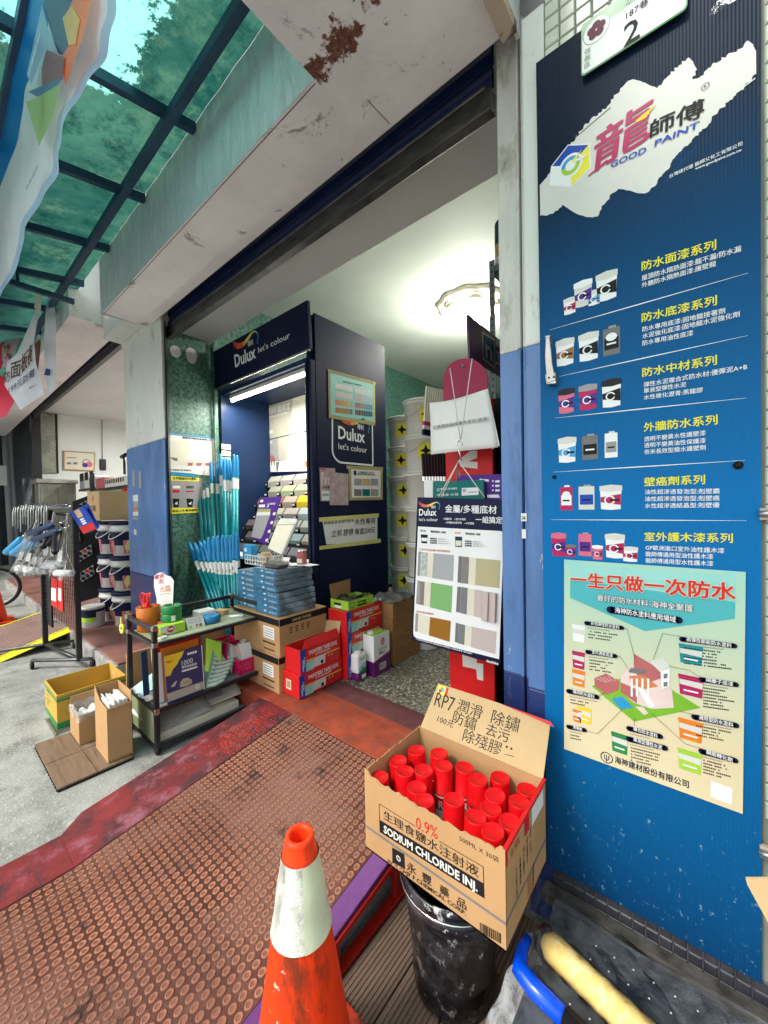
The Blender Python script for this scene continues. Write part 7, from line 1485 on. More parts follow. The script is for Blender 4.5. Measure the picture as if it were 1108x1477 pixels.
# pale folded papers near the left on the middle shelf
M('mint_paper', (.38, .62, .58), .6)
g = MB('mint_paper'); g.slab([(-2.86, .86, zm+.03), (-2.74, .85, zm+.002), (-2.72, .95, zm+.04), (-2.80, .96, zm+.11)], (0, 0, .002)); tag(obj('mint_sheet', g, None), 'pale mint sheet at the near end of the middle shelf', 'sheet')
g = MB('grey'); g.grid(lambda u, v: Vector((-2.90+.28*u, .85+.12*v, zm+.006+.014*abs(math.sin(u*9+v*4)))), 12, 6); tag(obj('grey_rag', g, None), 'crumpled grey packaging along the near edge of the middle shelf', 'rag')
# bottom shelf papers
zb = ZS[0]+.001; random.seed(31)
M('newsprint', (.48, .47, .43), .8, var=.10, vs=30); M('old_paper', (.60, .56, .46), .8, var=.08)
carton('low_box', 'low cream box lying along the front of the bottom shelf', 'box', -2.60, -2.525, .86, 1.40, zb, zb+.05, 'cream', None, bevel=.002)
lbl = ['newspaper sheet with a black blot on the near half of the bottom shelf', 'cream folded paper with a grey block on the far half of the bottom shelf', 'creased newspaper under the blotted one', 'rolled corrugated paper at the back of the bottom shelf', 'pale sheet leaning against the near panel of the bottom shelf']
for i, (cx, cy, w, l, rz_, m_, zz) in enumerate(((-2.68, 1.02, .20, .30, .35, 'newsprint', .09), (-2.66, 1.33, .22, .26, -.35, 'old_paper', .095), (-2.66, 1.05, .23, .34, -.1, 'newsprint', .065), (-2.80, 1.20, .10, .40, .1, 'old_paper', .07), (-2.82, .98, .16, .26, .2, 'paper', .10))):
    t = thing('folded_paper', lbl[i], 'paper', (cx, cy, zb+zz), (.12, .22, rz_))
    for j in range(3):
        g = MB(m_); s_ = 1-.05*j; g.slab([(-w/2*s_, -l/2*s_, 0), (w/2*s_, -l/2, 0), (w/2, l/2*s_, 0), (-w/2, l/2, 0)], (0, 0, .003)); g.v = [(x+.006*j, y-.004*j, z+.006*j+.01*math.sin(y*14)) for x, y, z in g.v]; obj('sheet', g, t, world=False)
    if i == 1: g = MB('grey'); g.slab([(.0, -.10, .02), (.08, -.09, .02), (.07, .02, .02), (-.01, .0, .02)], (0, 0, .001)); obj('grey_block', g, t, world=False)
    if i == 0: g = MB('ink'); g.lathe([(.014, .021), (.014, .022)], n=12); obj('blot', g, t, world=False)
    if m_ == 'newsprint':
        g = MB('midgrey'); random.seed(i)
        for r_ in range(16):
            for c in range(3): g.box(-w/2+.012+c*w*.31, -w/2+.012+c*w*.31+w*.26*random.uniform(.7, 1), -l/2+.02+r_*l*.057, -l/2+.0215+r_*l*.057, .0165+.0, .0172)
        g.v = [(x, y, z+.01*math.sin(y*14)+.001) for x, y, z in g.v]; obj('print', g, t, world=False)

# ================================================================== cartons on the wooden board left of the trolley
kb = K(40, 930, .1625)
t = thing('wooden_board', 'flat brown wood grained board on the ground under the two brown cartons', 'board', P(*kb(300, 1000), 'z', 0))
M('wood_tile', (.17, .115, .075), .55, var=.25, vs=5, st=(1, 9, 1), dirt=((.07, .045, .03), .55, .7, 7, (1, 10, 1)), bump=.4, bs=30, bst=(1, 10, 1))
q = [P(*kb(*p), 'z', .022) for p in ((60, 885), (265, 1280), (940, 985))]; q.append(q[0]+(q[2]-q[1]))
for i in range(2):
    for j in range(2):
        f = lambda u, v: q[1]+(q[2]-q[1])*u+(q[0]-q[1])*v
        e = .004; g = MB('wood_tile'); g.slab([f(i/2+(e if i else 0), j/2+(e if j else 0)), f((i+1)/2-(0 if i else e), j/2+(e if j else 0)), f((i+1)/2-(0 if i else e), (j+1)/2-(0 if j else e)), f(i/2+(e if i else 0), (j+1)/2-(0 if j else e))], (0, 0, -.010)); obj('tile', g, t, bevel=.0015)
g = MB('black'); 
for i in range(26):
    u = (i+.5)/26
    for v in (0.01, .99): c_ = f(u, v); g.box(c_.x-.006, c_.x+.006, c_.y-.006, c_.y+.006, 0, .012)
for i in range(16):
    v = (i+.5)/16
    for u in (.01, .99): c_ = f(u, v); g.box(c_.x-.006, c_.x+.006, c_.y-.006, c_.y+.006, 0, .012)
obj('studs_below', g, t, kind='stuff')
N0 = P(*kb(265, 768), 'z', 0); Zt = P(*kb(240, 460), 'x', N0.x).z; Yc = P(*kb(870, 255), 'x', N0.x).y; XA = P(*kb(150, 305), 'y', N0.y).x
M('card_mustard', (.50, .31, .055), .6, var=.08)
t = thing('mustard_box', 'open mustard yellow box with green bands, left of the two brown cartons', 'box', ((N0.x+XA)/2, (N0.y+Yc)/2, 0))
x0, x1, y0, y1 = XA, N0.x, N0.y, min(Yc, 1.0); w = .006
g = MB('card_mustard'); g.box(x0, x1, y0, y1, .002, .010); g.box(x0, x1, y0, y0+w, .0105, Zt); g.box(x0, x1, y1-w, y1, .0105, Zt); g.box(x0, x0+w, y0+w, y1-w, .0105, Zt); g.box(x1-w, x1, y0+w, y1-w, .0105, Zt); obj('body', g, t)
g = MB()
for fr, L in ((Fr((x1, y0, 0), (0, 1, 0), (0, 0, 1)), y1-y0), (Fr((x0, y0, 0), (1, 0, 0), (0, 0, 1)), x1-x0)):
    for a, b_ in ((Zt-.045, Zt-.030), (Zt-.024, Zt-.018), (.01, .05)): fr.rect(g, 'green', 0, L, a, b_, .001)
fa_ = Fr((x0, y0, 0), (1, 0, 0), (0, 0, 1))
for i in range(4): fa_.rect(g, 'green', .06, .07+.05*(i % 2+1), .09+.03*i, .10+.03*i, .001)
obj('print', g, t); g = MB('card_light'); g.box(x0+.09, x0+.17, y1-w-.002, y1-w, Zt-.07, Zt-.035); obj('hand_hole', g, t)
def openbox(name, label, nb_, lb_, rb_, h, mat, par_x):
    pass
# small carton lined with plastic
a = P(*kb(460, 895), 'z', .024); l = P(*kb(350, 690), 'z', .024); r_ = P(*kb(592, 855), 'z', .024)
x1, y0 = a.x, a.y; y1 = P(*kb(592, 855), 'x', x1).y; z1 = P(*kb(435, 640), 'x', x1).z; x0 = x1-.22
t = thing('lined_carton', 'small brown carton lined with clear crumpled plastic on the wooden board', 'carton', (x0+.1, y0+.1, .024))
y1 = y0+.22
g = MB('card'); w = .004; g.box(x0, x1, y0, y1, .024, .03); g.box(x0, x1, y0, y0+w, .0305, z1); g.box(x0, x1, y1-w, y1, .0305, z1+.05); g.box(x0, x0+w, y0+w, y1-w, .0305, z1+.05); g.box(x1-w, x1, y0+w, y1-w, .0305, z1); obj('body', g, t)
g = MB('milky_film'); random.seed(5); n_ = 40
def lin(u, v):
    th = 2*math.pi*u; c = Vector(((x0+x1)/2, (y0+y1)/2)); rx, ry = (x1-x0)/2, (y1-y0)/2; k_ = max(abs(math.cos(th)), abs(math.sin(th))); px_, py_ = rx*math.cos(th)/k_, ry*math.sin(th)/k_
    out = 1.06+.05*math.sin(th*7)+.03*math.sin(th*17) if v < .5 else .93-.5*(v-.5); z = z1-.035*(1-v*2)+.03*v+.008*math.sin(th*9+v*5) if v < .5 else z1+.012-(v-.5)*.22+.01*math.sin(th*11+v*9)
    return Vector((c.x+px_*out, c.y+py_*out, z))
g.grid(lin, 60, 12); obj('liner', g, t)
g = MB('paper'); g.grid(lambda u, v: Vector((x0+.02+.18*u, y0+.02+.18*v, z1-.06+.035*abs(math.sin(u*8+v*3)*math.sin(v*9)))), 14, 14); obj('waste_paper', g, t)
# tall carton of paper slips
a = P(*kb(715, 1055), 'z', .024); x1, y0 = a.x, a.y; z1 = P(*kb(690, 580), 'x', x1).z; y1 = P(*kb(938, 988), 'x', x1).y; x0 = P(*kb(590, 852), 'y', y0).x
zbk = P(*kb(570, 372), 'y', y0).z; x0 = x1-.235
t = thing('tall_carton', 'tall open brown carton of white paper slips, standing against the trolley', 'carton', ((x0+x1)/2, (y0+y1)/2, .024))
zbk = min(max(P(*kb(570, 370), 'x', x0).z, z1), z1+.08); g = MB('card'); g.box(x0, x1, y0, y1, .024, .03)
g.slab([(x0, y0, .0305), (x1, y0, .0305), (x1, y0, z1), (x0+.10, y0, z1+.01), (x0+.03, y0, z1+.05), (x0, y0, z1+.07)], (0, w, 0))
g.slab([(x1, y0+w, .0305), (x1, y1, .0305), (x1, y1, z1+.002), (x1, y0+w, z1)], (-w, 0, 0)); g.box(x0, x0+w, y0+w, y1-w, .0305, z1+.06); g.box(x0, x1, y1-w, y1, .0305, z1+.06); obj('body', g, t, bevel=.001)
g = MB('card_edge'); g.slab([(x1+.001, y0, z1-.002), (x1+.001, y1, z1), (x1+.004, y1, z1-.012), (x1+.004, y0+.02, z1-.018)], (.002, 0, 0)); obj('torn_edge', g, t)
random.seed(9)
for i in range(12):
    g = MB('paper'); yy = y0+.012+i*(y1-y0-.03)/12; xx = x0+.03; g.slab([(xx, yy, z1-.06), (x1-.012, yy+.006, z1-.05), (x1-.014, yy+.004, z1+.018+random.uniform(-.012, .018)), (xx+.02, yy, z1+.012+random.uniform(-.012, .02))], (0, .004, 0)); obj('paper_slip', g, t)
# drain grate
q = [P(*kb(*p), 'z', .004) for p in ((240, 812), (150, 668))]; dv = (q[1]-q[0]); t = thing('drain_grate', 'small metal drain grate on the ground beside the mustard box', 'grate', q[0]); L = dv.length; d_ = dv.normalized(); sd_ = Vector((-d_.y, d_.x, 0)); sd_ = sd_ if sd_.y > 0 else -sd_
g = MB('steel')
for s_ in (0, .10): g.slab([q[0]+sd_*s_, q[1]+sd_*s_, q[1]+sd_*(s_+.01), q[0]+sd_*(s_+.01)], (0, 0, .008))
obj('frame', g, t)
for i in range(15): g = MB('steel'); c_ = q[0]+d_*(L*(i+.5)/15); g.slab([c_+sd_*.01, c_+d_*.008+sd_*.01, c_+d_*.008+sd_*.10, c_+sd_*.10], (0, 0, .006)); obj('bar', g, t)
# flattened cartons between the trolley and the pillar
t = thing('flat_cartons', 'flattened brown cartons leaning between the trolley and the pillar', 'cartons', (-3.1, 1.2, .1))
for i in range(4): g = MB(('card', 'black', 'card_brown', 'card')[i]); g.slab([(-3.02-.03*i, .86+.02*i, .01), (-3.02-.03*i, 1.6, .01), (-3.05-.03*i, 1.6, .46-.04*i), (-3.05-.03*i, .88+.02*i, .46-.04*i)], (-.012, 0, 0)); obj('flat_carton', g, t)

# small clutter on the trolley
for i, (x, y, w_, d_, h_, m_, rz_, lb) in enumerate(((-2.86, 1.05, .03, .10, .05, 'white', .2, 'white eraser like block beside the orange pot'), (-2.78, 1.42, .09, .06, .035, 'card_light', .4, 'small cream card box at the far end of the trolley top'), (-2.62, 1.45, .05, .09, .012, 'paper', -.3, 'folded paper slip lying on the far end of the trolley top'), (-2.56, .93, .03, .05, .01, 'paper', .5, 'torn paper scrap on the near edge of the trolley top'))):
    g = MB(m_); g.box(-w_/2, w_/2, -d_/2, d_/2, 0, h_); o = obj(('white_block', 'card_box', 'folded_slip', 'paper_scrap')[i], g, None, world=False, bevel=.002); o.location = (x, y, zt); o.rotation_euler = (0, 0, rz_); tag(o, lb, ('block', 'box', 'paper', 'paper')[i])
for i, (y, z_, m_, lb) in enumerate(((1.30, zm, 'lime', 'lime spined booklet standing behind the fanned leaflets'), (1.34, zm, 'magenta', 'magenta booklet standing behind the fanned leaflets'), (1.38, zm, 'paper', 'white booklet leaning by the pink basket'))):
    g = MB(m_); g.slab([(-2.80, y, z_), (-2.62, y+.02, z_), (-2.62, y+.03, z_+.24-.02*i), (-2.80, y+.01, z_+.24-.02*i)], (0, .008, 0)); tag(obj('booklet', g, None), lb, 'booklet')
# ================================================================== neighbouring room on the left
g = MB('white_wall'); g.box(-10.45, -10.25, 1.55, 5.4, .17, 3.45); struct('neighbour_wall', g)
g = MB('white_wall'); g.box(-10.45, -4.06, 5.2, 5.4, .17, 3.45); struct('neighbour_wall', g)
g = MB('white_wall'); g.box(-4.8, -4.06, 1.62, 5.2, .17, 3.45); struct('neighbour_wall', g)
g = MB('plaster'); g.box(-10.45, -4.06, 1.56, 5.4, 3.45, 3.6); struct('neighbour_ceiling', g)
fW = Fr((-10.245, 0, 0), (0, 1, 0), (0, 0, 1))
def fit(fr, pts): return [fr.px(*p) for p in pts]
M('steel_sheet', (.30, .31, .26), .28, .8, var=.3, vs=2, dirt=((.5, .5, .42), .6, .75, 3))
t = thing('steel_partition', 'tall brushed steel panel on the far wall of the neighbouring room', 'panel', (-10.2, 1.8, 2.2)); L = fit(fW, ((51, 683), (84, 683), (83, 598), (51, 594))); g = MB('steel_sheet'); g.slab([fW.pt(*p, .0) for p in L], (.04, 0, 0)); obj('sheet', g, t, bevel=.01); g = MB('black'); a, b_ = L[1]; g.box(-10.2, -10.19, a-.03, a, L[1][1], L[2][1]); obj('edge', g, t)
fS = Fr((-9.6, 0, 0), (0, 1, 0), (0, 0, 1)); t = thing('steel_cupboard', 'low stainless steel cupboard below the steel panel', 'cupboard', (-9.8, 1.9, .17))
L = fit(fS, ((58, 760), (112, 760), (110, 692), (56, 686))); y0, y1 = L[0][0], L[1][0]; z1 = L[2][1]
g = MB('steel_sheet'); g.box(-10.2, -9.62, y0, y1, .17, z1-.08); obj('body', g, t, bevel=.01); g = MB('steel'); g.box(-10.22, -9.58, y0-.03, y1+.03, z1-.08, z1); obj('top', g, t, bevel=.008)
for i in range(2): g = MB('steel_sheet'); m_ = (y0+y1)/2; g.box(-9.619, -9.60, (y0, m_)[i]+.03, (m_, y1)[i]-.03, .3, z1-.14); obj('door', g, t, bevel=.006)
t = thing('framed_print', 'small gold framed print on the white wall of the neighbouring room', 'picture', (-10.24, 2.2, 2.4)); L = fit(fW, ((91, 678), (136, 680), (137, 653), (91, 650)))
g = MB('card'); g.slab([fW.pt(*p) for p in L], (.03, 0, 0)); obj('frame', g, t); c = Vector((sum(p[0] for p in L)/4, sum(p[1] for p in L)/4)); g = MB(); fW.poly(g, 'cream', [(c.x+(p[0]-c.x)*.92, c.y+(p[1]-c.y)*.88) for p in L], .032); kk = K(0, 380, .2166)
fW.disc(g, 'midgrey', fW.px(124, 667), .07, .035, 14, r2=.055); fW.disc(g, 'pink', fW.px(128, 670), .06, .036, 12); fW.disc(g, 'purple', fW.px(122, 671), .05, .0365, 12)
for a_ in (96, 105): fW.ppoly(g, 'midgrey', [(a_, 670), (a_+6, 670), (a_+6, 667), (a_, 667)], .036)
fW.ppoly(g, 'midgrey', [(95, 661), (110, 661), (110, 660), (95, 660)], .036); obj('print', g, t)
t = thing('wall_socket', 'black switch with a cord running up the white wall', 'switch', fW.pt(*fW.px(148, 670))); a, b_ = fW.px(148, 678); a2, b2 = fW.px(147, 606); g = MB('black'); g.box(-10.245, -10.20, a-.05, a+.06, b_, b_+.24); obj('box', g, t, bevel=.01); g = MB('grey'); g.tube([(-10.235, a, b_+.24), (-10.235, a2, b2)], .008, 6); obj('cord', g, t)
# fluorescent fitting on the soffit
a = P(74, 577, 'y', 1.80); b_ = P(172, 516, 'y', 1.80); zf = (a.z+b_.z)/2
t = thing('strip_light', 'unlit grey fluorescent fitting under the left shutter', 'light fitting', ((a.x+b_.x)/2, 1.8, 3.3)); g = MB('sw_slate'); g.slab([(a.x, 1.76, zf), (b_.x, 1.76, zf), (b_.x, 1.84, zf), (a.x, 1.84, zf)], (0, 0, .07)); obj('housing', g, t, bevel=.01); g = MB('off_white'); g.tube([(a.x+.05, 1.80, zf-.018), (b_.x-.05, 1.80, zf-.018)], .014, 8); obj('tube', g, t)
# shelf with baskets
fY = Fr((0, 1.95, 0), (1, 0, 0), (0, 0, 1)); ky = K(100, 660, .1761)
t = thing('black_shelf', 'black steel shelf holding the perforated basket, behind the pillar', 'shelf', P(160, 706, 'y', 1.95)); a = fY.px(*ky(195, 262)); b_ = fY.px(*ky(460, 262)); g = MB('black_paint'); g.box(a[0], b_[0]+.4, 1.95, 2.4, a[1]-.05, a[1]); obj('board', g, t)
a2 = fY.px(*ky(180, 128)); g = MB('black_paint'); g.box(a2[0]-.04, a2[0]+.03, 1.93, 1.99, .17, a2[1]); obj('upright', g, t); g = MB('grey'); g.box(a[0], b_[0]+.4, 2.42, 2.44, .6, a[1]-.06); obj('back', g, t)
zsh = a[1]
t = thing('perforated_basket', 'white perforated plastic basket with small coloured cards on the black shelf', 'basket', (0, 1.95, zsh)); a = fY.px(*ky(285, 258)); b_ = fY.px(*ky(462, 145)); g = MB('plastic_white'); g.box(a[0], b_[0]+.25, 1.96, 2.25, zsh+.002, b_[1]); obj('body', g, t, bevel=.01); g = MB(); random.seed(6)
for i in range(9):
    for j in range(5):
        m_ = random.choice(('ink', 'ink', 'ink', 'orange', 'midgrey')); x = a[0]+.05+i*.105; z = zsh+.06+j*(b_[1]-zsh-.1)/5; g.mat = m_; g.box(x, x+.05, 1.956, 1.9595, z, z+.03)
obj('holes', g, t)
for x_, lb, m_, w_ in ((208, 'dark red box on the black shelf left of the basket', 'brick_print', 62),):
    a = fY.px(*ky(x_, 260)); b_ = fY.px(*ky(x_+w_, 160)); g = MB(m_); g.box(a[0], b_[0], 1.96, 2.2, zsh+.002, b_[1]); tag(obj('red_box', g, None, bevel=.008), lb, 'box')
a = fY.px(*ky(60, 260)); b_ = fY.px(*ky(175, 105))
t = thing('document_pile', 'grey and white file boxes standing left of the black shelf upright', 'files', (a[0], 2.0, a[1]))
for i in range(3): g = MB(('grey', 'off_white', 'sw_grey')[i]); w_ = (b_[0]-a[0])/3; g.box(a[0]+w_*i+.005, a[0]+w_*(i+1)-.005, 2.0, 2.3, a[1], b_[1]-.05*i); g.mat = 'ink'; g.box(a[0]+w_*i+.05, a[0]+w_*(i+1)-.06, 1.996, 1.9995, a[1]+.15, a[1]+.3); obj('file_box', g, t)
g = MB('black_paint'); g.box(a[0]-.1, a2[0], 2.0, 2.3, a[1]-.04, a[1]-.002); obj('rest', g, t)
a = fY.px(*ky(392, 135)); g = MB('black'); g.tube([fY.pt(a[0], a[1], -.1), fY.pt(a[0], a[1]+.27, -.1)], .018, 8); g.tube([fY.pt(a[0]-.11, a[1]+.28, -.1), fY.pt(a[0]+.11, a[1]+.30, -.1)], .03, 8); tag(obj('t_handle', g, None), 'black T shaped handle sticking up behind the basket', 'handle')
# tubs with pink labels
def tub(x, y, z, label, proto=None):
    if proto:
        o = copy_tree(proto); o.location = (x, y, z); o['label'] = label; return o
    t = thing('paint_tub', label, 'tub', (x, y, z), group='pink labelled paint tubs'); r, h = .168, .375
    M('tub_white', (.52, .53, .50), .35, var=.06); M('tub_pink', (.52, .13, .20), .4, var=.05)
    g = MB('tub_white'); g.lathe([(r*.82, 0), (r*.84, .004), (r*.96, h*.72), (r*1.02, h*.73), (r*1.02, h*.78), (r*.97, h*.79), (r*.98, h*.90)], n=32); obj('body', g, t, world=False)
    g = MB('navy_board'); g.lathe([(r*1.03, h*.90), (r*1.05, h*.905), (r*1.05, h*.985), (r*1.0, h), (0, h*.985)], n=32); obj('lid', g, t, world=False)
    g = MB('navy_board'); g.lathe([(r*.845, h*.06), (r*.962, h*.70)], n=32, caps=False); obj('wrap', g, t, world=False)
    g = MB('tub_pink'); q = [(r*.853, h*.06), (r*.93, h*.46)]; g.lathe([(a+.001, b_) for a, b_ in q], n=12, caps=False, a0=R(-40), a1=R(70)); g.lathe([(a+.001, b_) for a, b_ in q], n=8, caps=False, a0=R(-100), a1=R(-78)); obj('label', g, t, world=False)
    g = MB('tape_yellow'); rr = lambda z: r*(.853+(.077)*(z-h*.06)/(h*.4))+.003; A0 = R(-24)
    for cx, cz_, a_, b2 in ((0, .27*h, .030, .045), (.012, .40*h, .020, .022), (-.006, .14*h, .006, .03)):
        pts = [(cx+a_*math.cos(R(q)), cz_+b2*math.sin(R(q))) for q in range(0, 360, 30)]; g.add([(rr(z)*math.cos(A0+x/r), rr(z)*math.sin(A0+x/r), z) for x, z in pts], [list(range(12))])
    obj('bird_picture', g, t, world=False)
    g = MB('plastic_white'); g.tube([(r*1.05*math.cos(R(a)), r*1.06*math.sin(R(a)), h*.80-h*.30*math.sin(R((a-200)/140*180))) for a in range(200, 341, 10)], .006, 6); obj('handle', g, t, world=False)
    return t
pt_ = None; nn = ('bottom', 'middle', 'top')
for (x, y, lb) in ((-5.36, 1.46, 'left column, farther from the pillar'), (-5.0, 1.49, 'right column, partly hidden by the pillar')):
    for j in range(3):
        o = tub(x, y, FL+j*.388, 'pink and navy paint tub, %s of the %s' % (nn[j], lb), pt_); pt_ = pt_ or o; o.rotation_euler = (0, 0, R(-6+6*j))
def f_ch(g, a, b, w, d, h):
    a.text(g, 'wood_brown', 'CH80', w*.22, h*.32, w*.5, h*.2, .002, .03); a.disc(g, 'brick_print', (w*.5, h*.76), h*.09, .002, 12); a.rect(g, 'card_light', w*.05, w*.95, h*.05, h*.2, .001)
carton('tan_carton', 'tan carton stamped with dark letters on top of the pink labelled tubs', 'carton', -5.50, -5.04, 1.24, 1.56, FL+3*.388+.002, FL+3*.388+.33, 'card_light', f_ch)
g = MB('red'); g.lathe([(.05, 0), (.05, .08), (.02, .1), (0, .1)], c=(-5.45, 1.62, 1.62), n=12); tag(obj('red_cup', g, None), 'red cup just behind the tan carton', 'cup')
t = thing('paint_pail', 'small white pail with navy and green label on the neighbouring red tiled floor', 'pail', (-5.22, 1.17, FL)); c_ = (-5.22, 1.20, FL+.001); g = MB('tub_white'); g.lathe([(.098, 0), (.102, .004), (.106, .20), (.110, .205), (.106, .225), (.09, .22), (0, .218)], c=c_, n=32); obj('body', g, t)
g = MB('navy_board'); g.lathe([(.1065, .165), (.107, .195)], c=c_, n=32, caps=False); g.lathe([(.105, .11), (.1065, .165)], c=c_, n=14, caps=False, a0=R(-95), a1=R(0)); g.mat = 'lime'; g.lathe([(.1045, .06), (.106, .11)], c=c_, n=14, caps=False, a0=R(-95), a1=R(0)); obj('label', g, t)
g = MB('chrome'); g.tube([(c_[0]+.11*math.cos(R(a)), c_[1]+.02, c_[2]+.20+.07*math.sin(R(a))) for a in range(0, 181, 15)], .002, 5); obj('handle', g, t)
# ------------------------------------------------------------------ slanted black display of grey packets
t = thing('slanted_display', 'black slanted display of grey packets behind the roller rack', 'display', (-5.75, 1.2, FL))
fz = Fr((-5.75, 1.12, 0), (.45, .893, 0), (0, 0, 1)); kz = K(100, 660, .1761)
g = MB('black'); fz.o = Vector((-5.75, 1.12, 0))
L = fit(fz, [kz(*p) for p in ((40, 1200), (290, 1130), (270, 600), (180, 300), (20, 360))]); g.slab([fz.pt(*p, -.02) for p in L], fz.n*-.05); obj('backboard', g, t)
M('packet_grey', (.40, .41, .41), .35, var=.15, vs=20)
for (x0, y0, dx, dy, n_, sk) in ((85, 390, 34, -19, 3, 0), (30, 640, 30, -16, 2, 0), (45, 800, 36, -22, 4, 0), (70, 960, 34, -21, 4, 0)):
    for i in range(n_):
        for r_ in range(2):
            x = x0+dx*i+6*r_; y = y0+dy*i+40*r_; g = MB('packet_grey'); L = fit(fz, [kz(*p) for p in ((x, y+36), (x+dx-4, y+dy+36), (x+dx-8, y+dy), (x-4, y))]); g.slab([fz.pt(*p, 0) for p in L], fz.n*.03); g.mat = 'ink' if (i+r_) % 2 else 'red' if i == 2 else 'ink'; c = Vector((sum(p[0] for p in L)/4, sum(p[1] for p in L)/4)); fz.disc(g, g.mat, (c.x, c.y), .022, .033, 8); obj('packet', g, t)
# ------------------------------------------------------------------ roller rack in front
t = thing('roller_rack', 'black steel rack on castors with a wire mesh panel, hung with paint rollers', 'rack', (-4.85, .85, 0)); A, B = Vector((-5.22, .79, 0)), Vector((-4.42, .90, 0)); Z1 = 1.42
for p, zz in ((A, Z1), (B, Z1)): g = MB('black_paint'); g.box(p.x-.022, p.x+.022, p.y-.022, p.y+.022, .07, zz); obj('post', g, t, bevel=.004)
g = MB('black_paint'); g.tube([A+Vector((0, 0, .08)), B+Vector((0, 0, .08))], .018, 8); g.tube([A+Vector((0, 0, Z1)), B+Vector((0, 0, Z1))], .016, 8); obj('crossbar', g, t)
for p, q1, q2 in ((A, Vector((-5.35, .45, .08)), Vector((-5.1, 1.12-.12, .08))), (B, Vector((-4.75, .62, .08)), Vector((-4.35, .98, .08)))):
    g = MB('steel_bar'); g.tube([q1, p+Vector((0, 0, .08)), q2], .016, 8); obj('foot', g, t)
    for q in (q1, q2): g = MB('black'); g.lathe([(.025, -.014), (.034, -.010), (.034, .010), (.025, .014)], mtx=Matrix.Translation((q.x, q.y, .035)) @ Matrix.Rotation(R(90), 4, 'X'), n=16); obj('castor', g, t)
g = MB('steel_bar'); W_ = (B-A)
for i in range(20): p = A+W_*(i+.5)/20; g.box(p.x-.002, p.x+.002, p.y-.002, p.y+.002, .35, 1.35)
for i in range(26): z = .35+i*.04; g.tube([A+Vector((0, 0, z)), B+Vector((0, 0, z))], .0022, 4)
obj('mesh_panel', g, t, kind='stuff')
g = MB('black'); g.box(-5.15, -4.95, .80, .815, .30, .80); obj('backing', g, t)
M('fleece_white', (.60, .61, .60), .85, var=.2, vs=20, bump=.6, bs=80)
def at_(x, y, Y): return P(x, y, 'y', Y)
k3 = K(0, 560, .298); ends = ('nearest the left end', 'second from the left', 'third from the left', 'fourth from the left', 'fifth from the left', 'sixth from the left', 'seventh from the left')
RG = 'bagged paint rollers on the rack'
for i, (tx_, ty_, bx_, by_) in enumerate(((180, 640, 108, 872), (200, 650, 150, 880), (228, 700, 178, 880), (255, 700, 205, 884), (262, 600, 240, 860), (300, 650, 268, 850), (330, 600, 310, 895))):
    Yr = .60+.035*i; a = at_(*k3(tx_, ty_), Yr); b_ = at_(*k3(bx_, by_), Yr-.03); o = thing('bagged_roller', 'clear bagged white paint roller hung on the rack, '+ends[i], 'paint roller', a, group=RG)
    d = (b_-a); side = Vector((.85, .5, 0)).normalized(); cw = .085 if i > 3 else .055
    g = MB('fleece_white'); g.tube([b_-side*cw, b_-side*cw*.97, b_+side*cw*.97, b_+side*cw], [.018, .030, .030, .018], 12); obj('sleeve', g, o)
    g = MB(('blue', 'red', 'blue')[i % 3]); e = b_-side*cw; g.lathe([(.017, -.004), (.022, 0), (.017, .006), (0, .007)], mtx=Matrix.Translation(e-side*.002) @ side.to_track_quat('-Z', 'Y').to_matrix().to_4x4(), n=14); obj('end_cap', g, o)
    g = MB('chrome'); g.tube([b_+side*cw, b_+side*(cw+.02)+Vector((0, 0, .02)), b_+d*-.35+side*.01, a-d*-.15, a], .0035, 6); obj('wire', g, o); g = MB('black' if i % 2 else 'grey'); g.tube([a+d*.02, a+d*.33], [.011, .014], 10); obj('handle', g, o)
    g = MB('bag_film'); g.grid(lambda u, v: (a+d*(.25+.85*v)+side*((u-.5)*2*(cw+.012)*(.35+.65*v))+Vector((.0, -.036+.01*math.sin(u*9+v*11+i), .008*math.sin(u*7)))), 8, 12); obj('bag', g, o)
    g = MB('paper'); g.slab([a+d*.62+side*.015+Vector((0, -.03, 0)), a+d*.80+side*.015+Vector((0, -.03, 0)), a+d*.80-side*.03+Vector((0, -.03, 0)), a+d*.62-side*.03+Vector((0, -.03, 0))], (0, -.001, 0)); obj('paper_label', g, o)
for i, (p, q) in enumerate((((30, 795), (105, 730)), ((62, 800), (140, 740)), ((88, 806), (172, 745)))):
    a, b_ = at_(*k3(*p), .50+.03*i), at_(*k3(*q), .56+.03*i); o = thing('blue_roller', ('bright blue roller tube at the outer left of the rack', 'bright blue roller tube, middle of three', 'bright blue roller tube nearest the bagged rollers')[i], 'paint roller', a, group='blue roller tubes'); g = MB('sky_blue'); g.tube([a, a.lerp(b_, .03), a.lerp(b_, .97), b_], [.022, .030, .030, .02], 14); obj('tube', g, o); g = MB('chrome'); c2 = at_(*k3(q[0]+55+10*i, q[1]-85), .72); g.tube([b_, b_.lerp(c2, .6), c2], .005, 6); obj('wire', g, o)
for i, (p, q) in enumerate((((135, 705), (262, 660)), ((155, 735), (285, 690)), ((205, 775), (245, 710)), ((265, 800), (275, 700)))):
    a, b_ = at_(*k3(*p), .52), at_(*k3(*q), .58); o = thing('small_roller', ('dark blue roller handle lying across the top of the rack', 'second dark blue roller handle just below the first', 'short black handle hanging between the bags', 'black handle hanging straight down right of the short one')[i], 'handle', a); g = MB('navy_inner' if i < 2 else 'black'); g.tube([a, a.lerp(b_, .1), a.lerp(b_, .9), b_], [.012, .020, .022, .010], 12); obj('grip', g, o); g = MB('chrome'); g.tube([b_, at_(*k3(q[0]+60, q[1]-20-8*i), .66)], .004, 6); obj('wire', g, o)
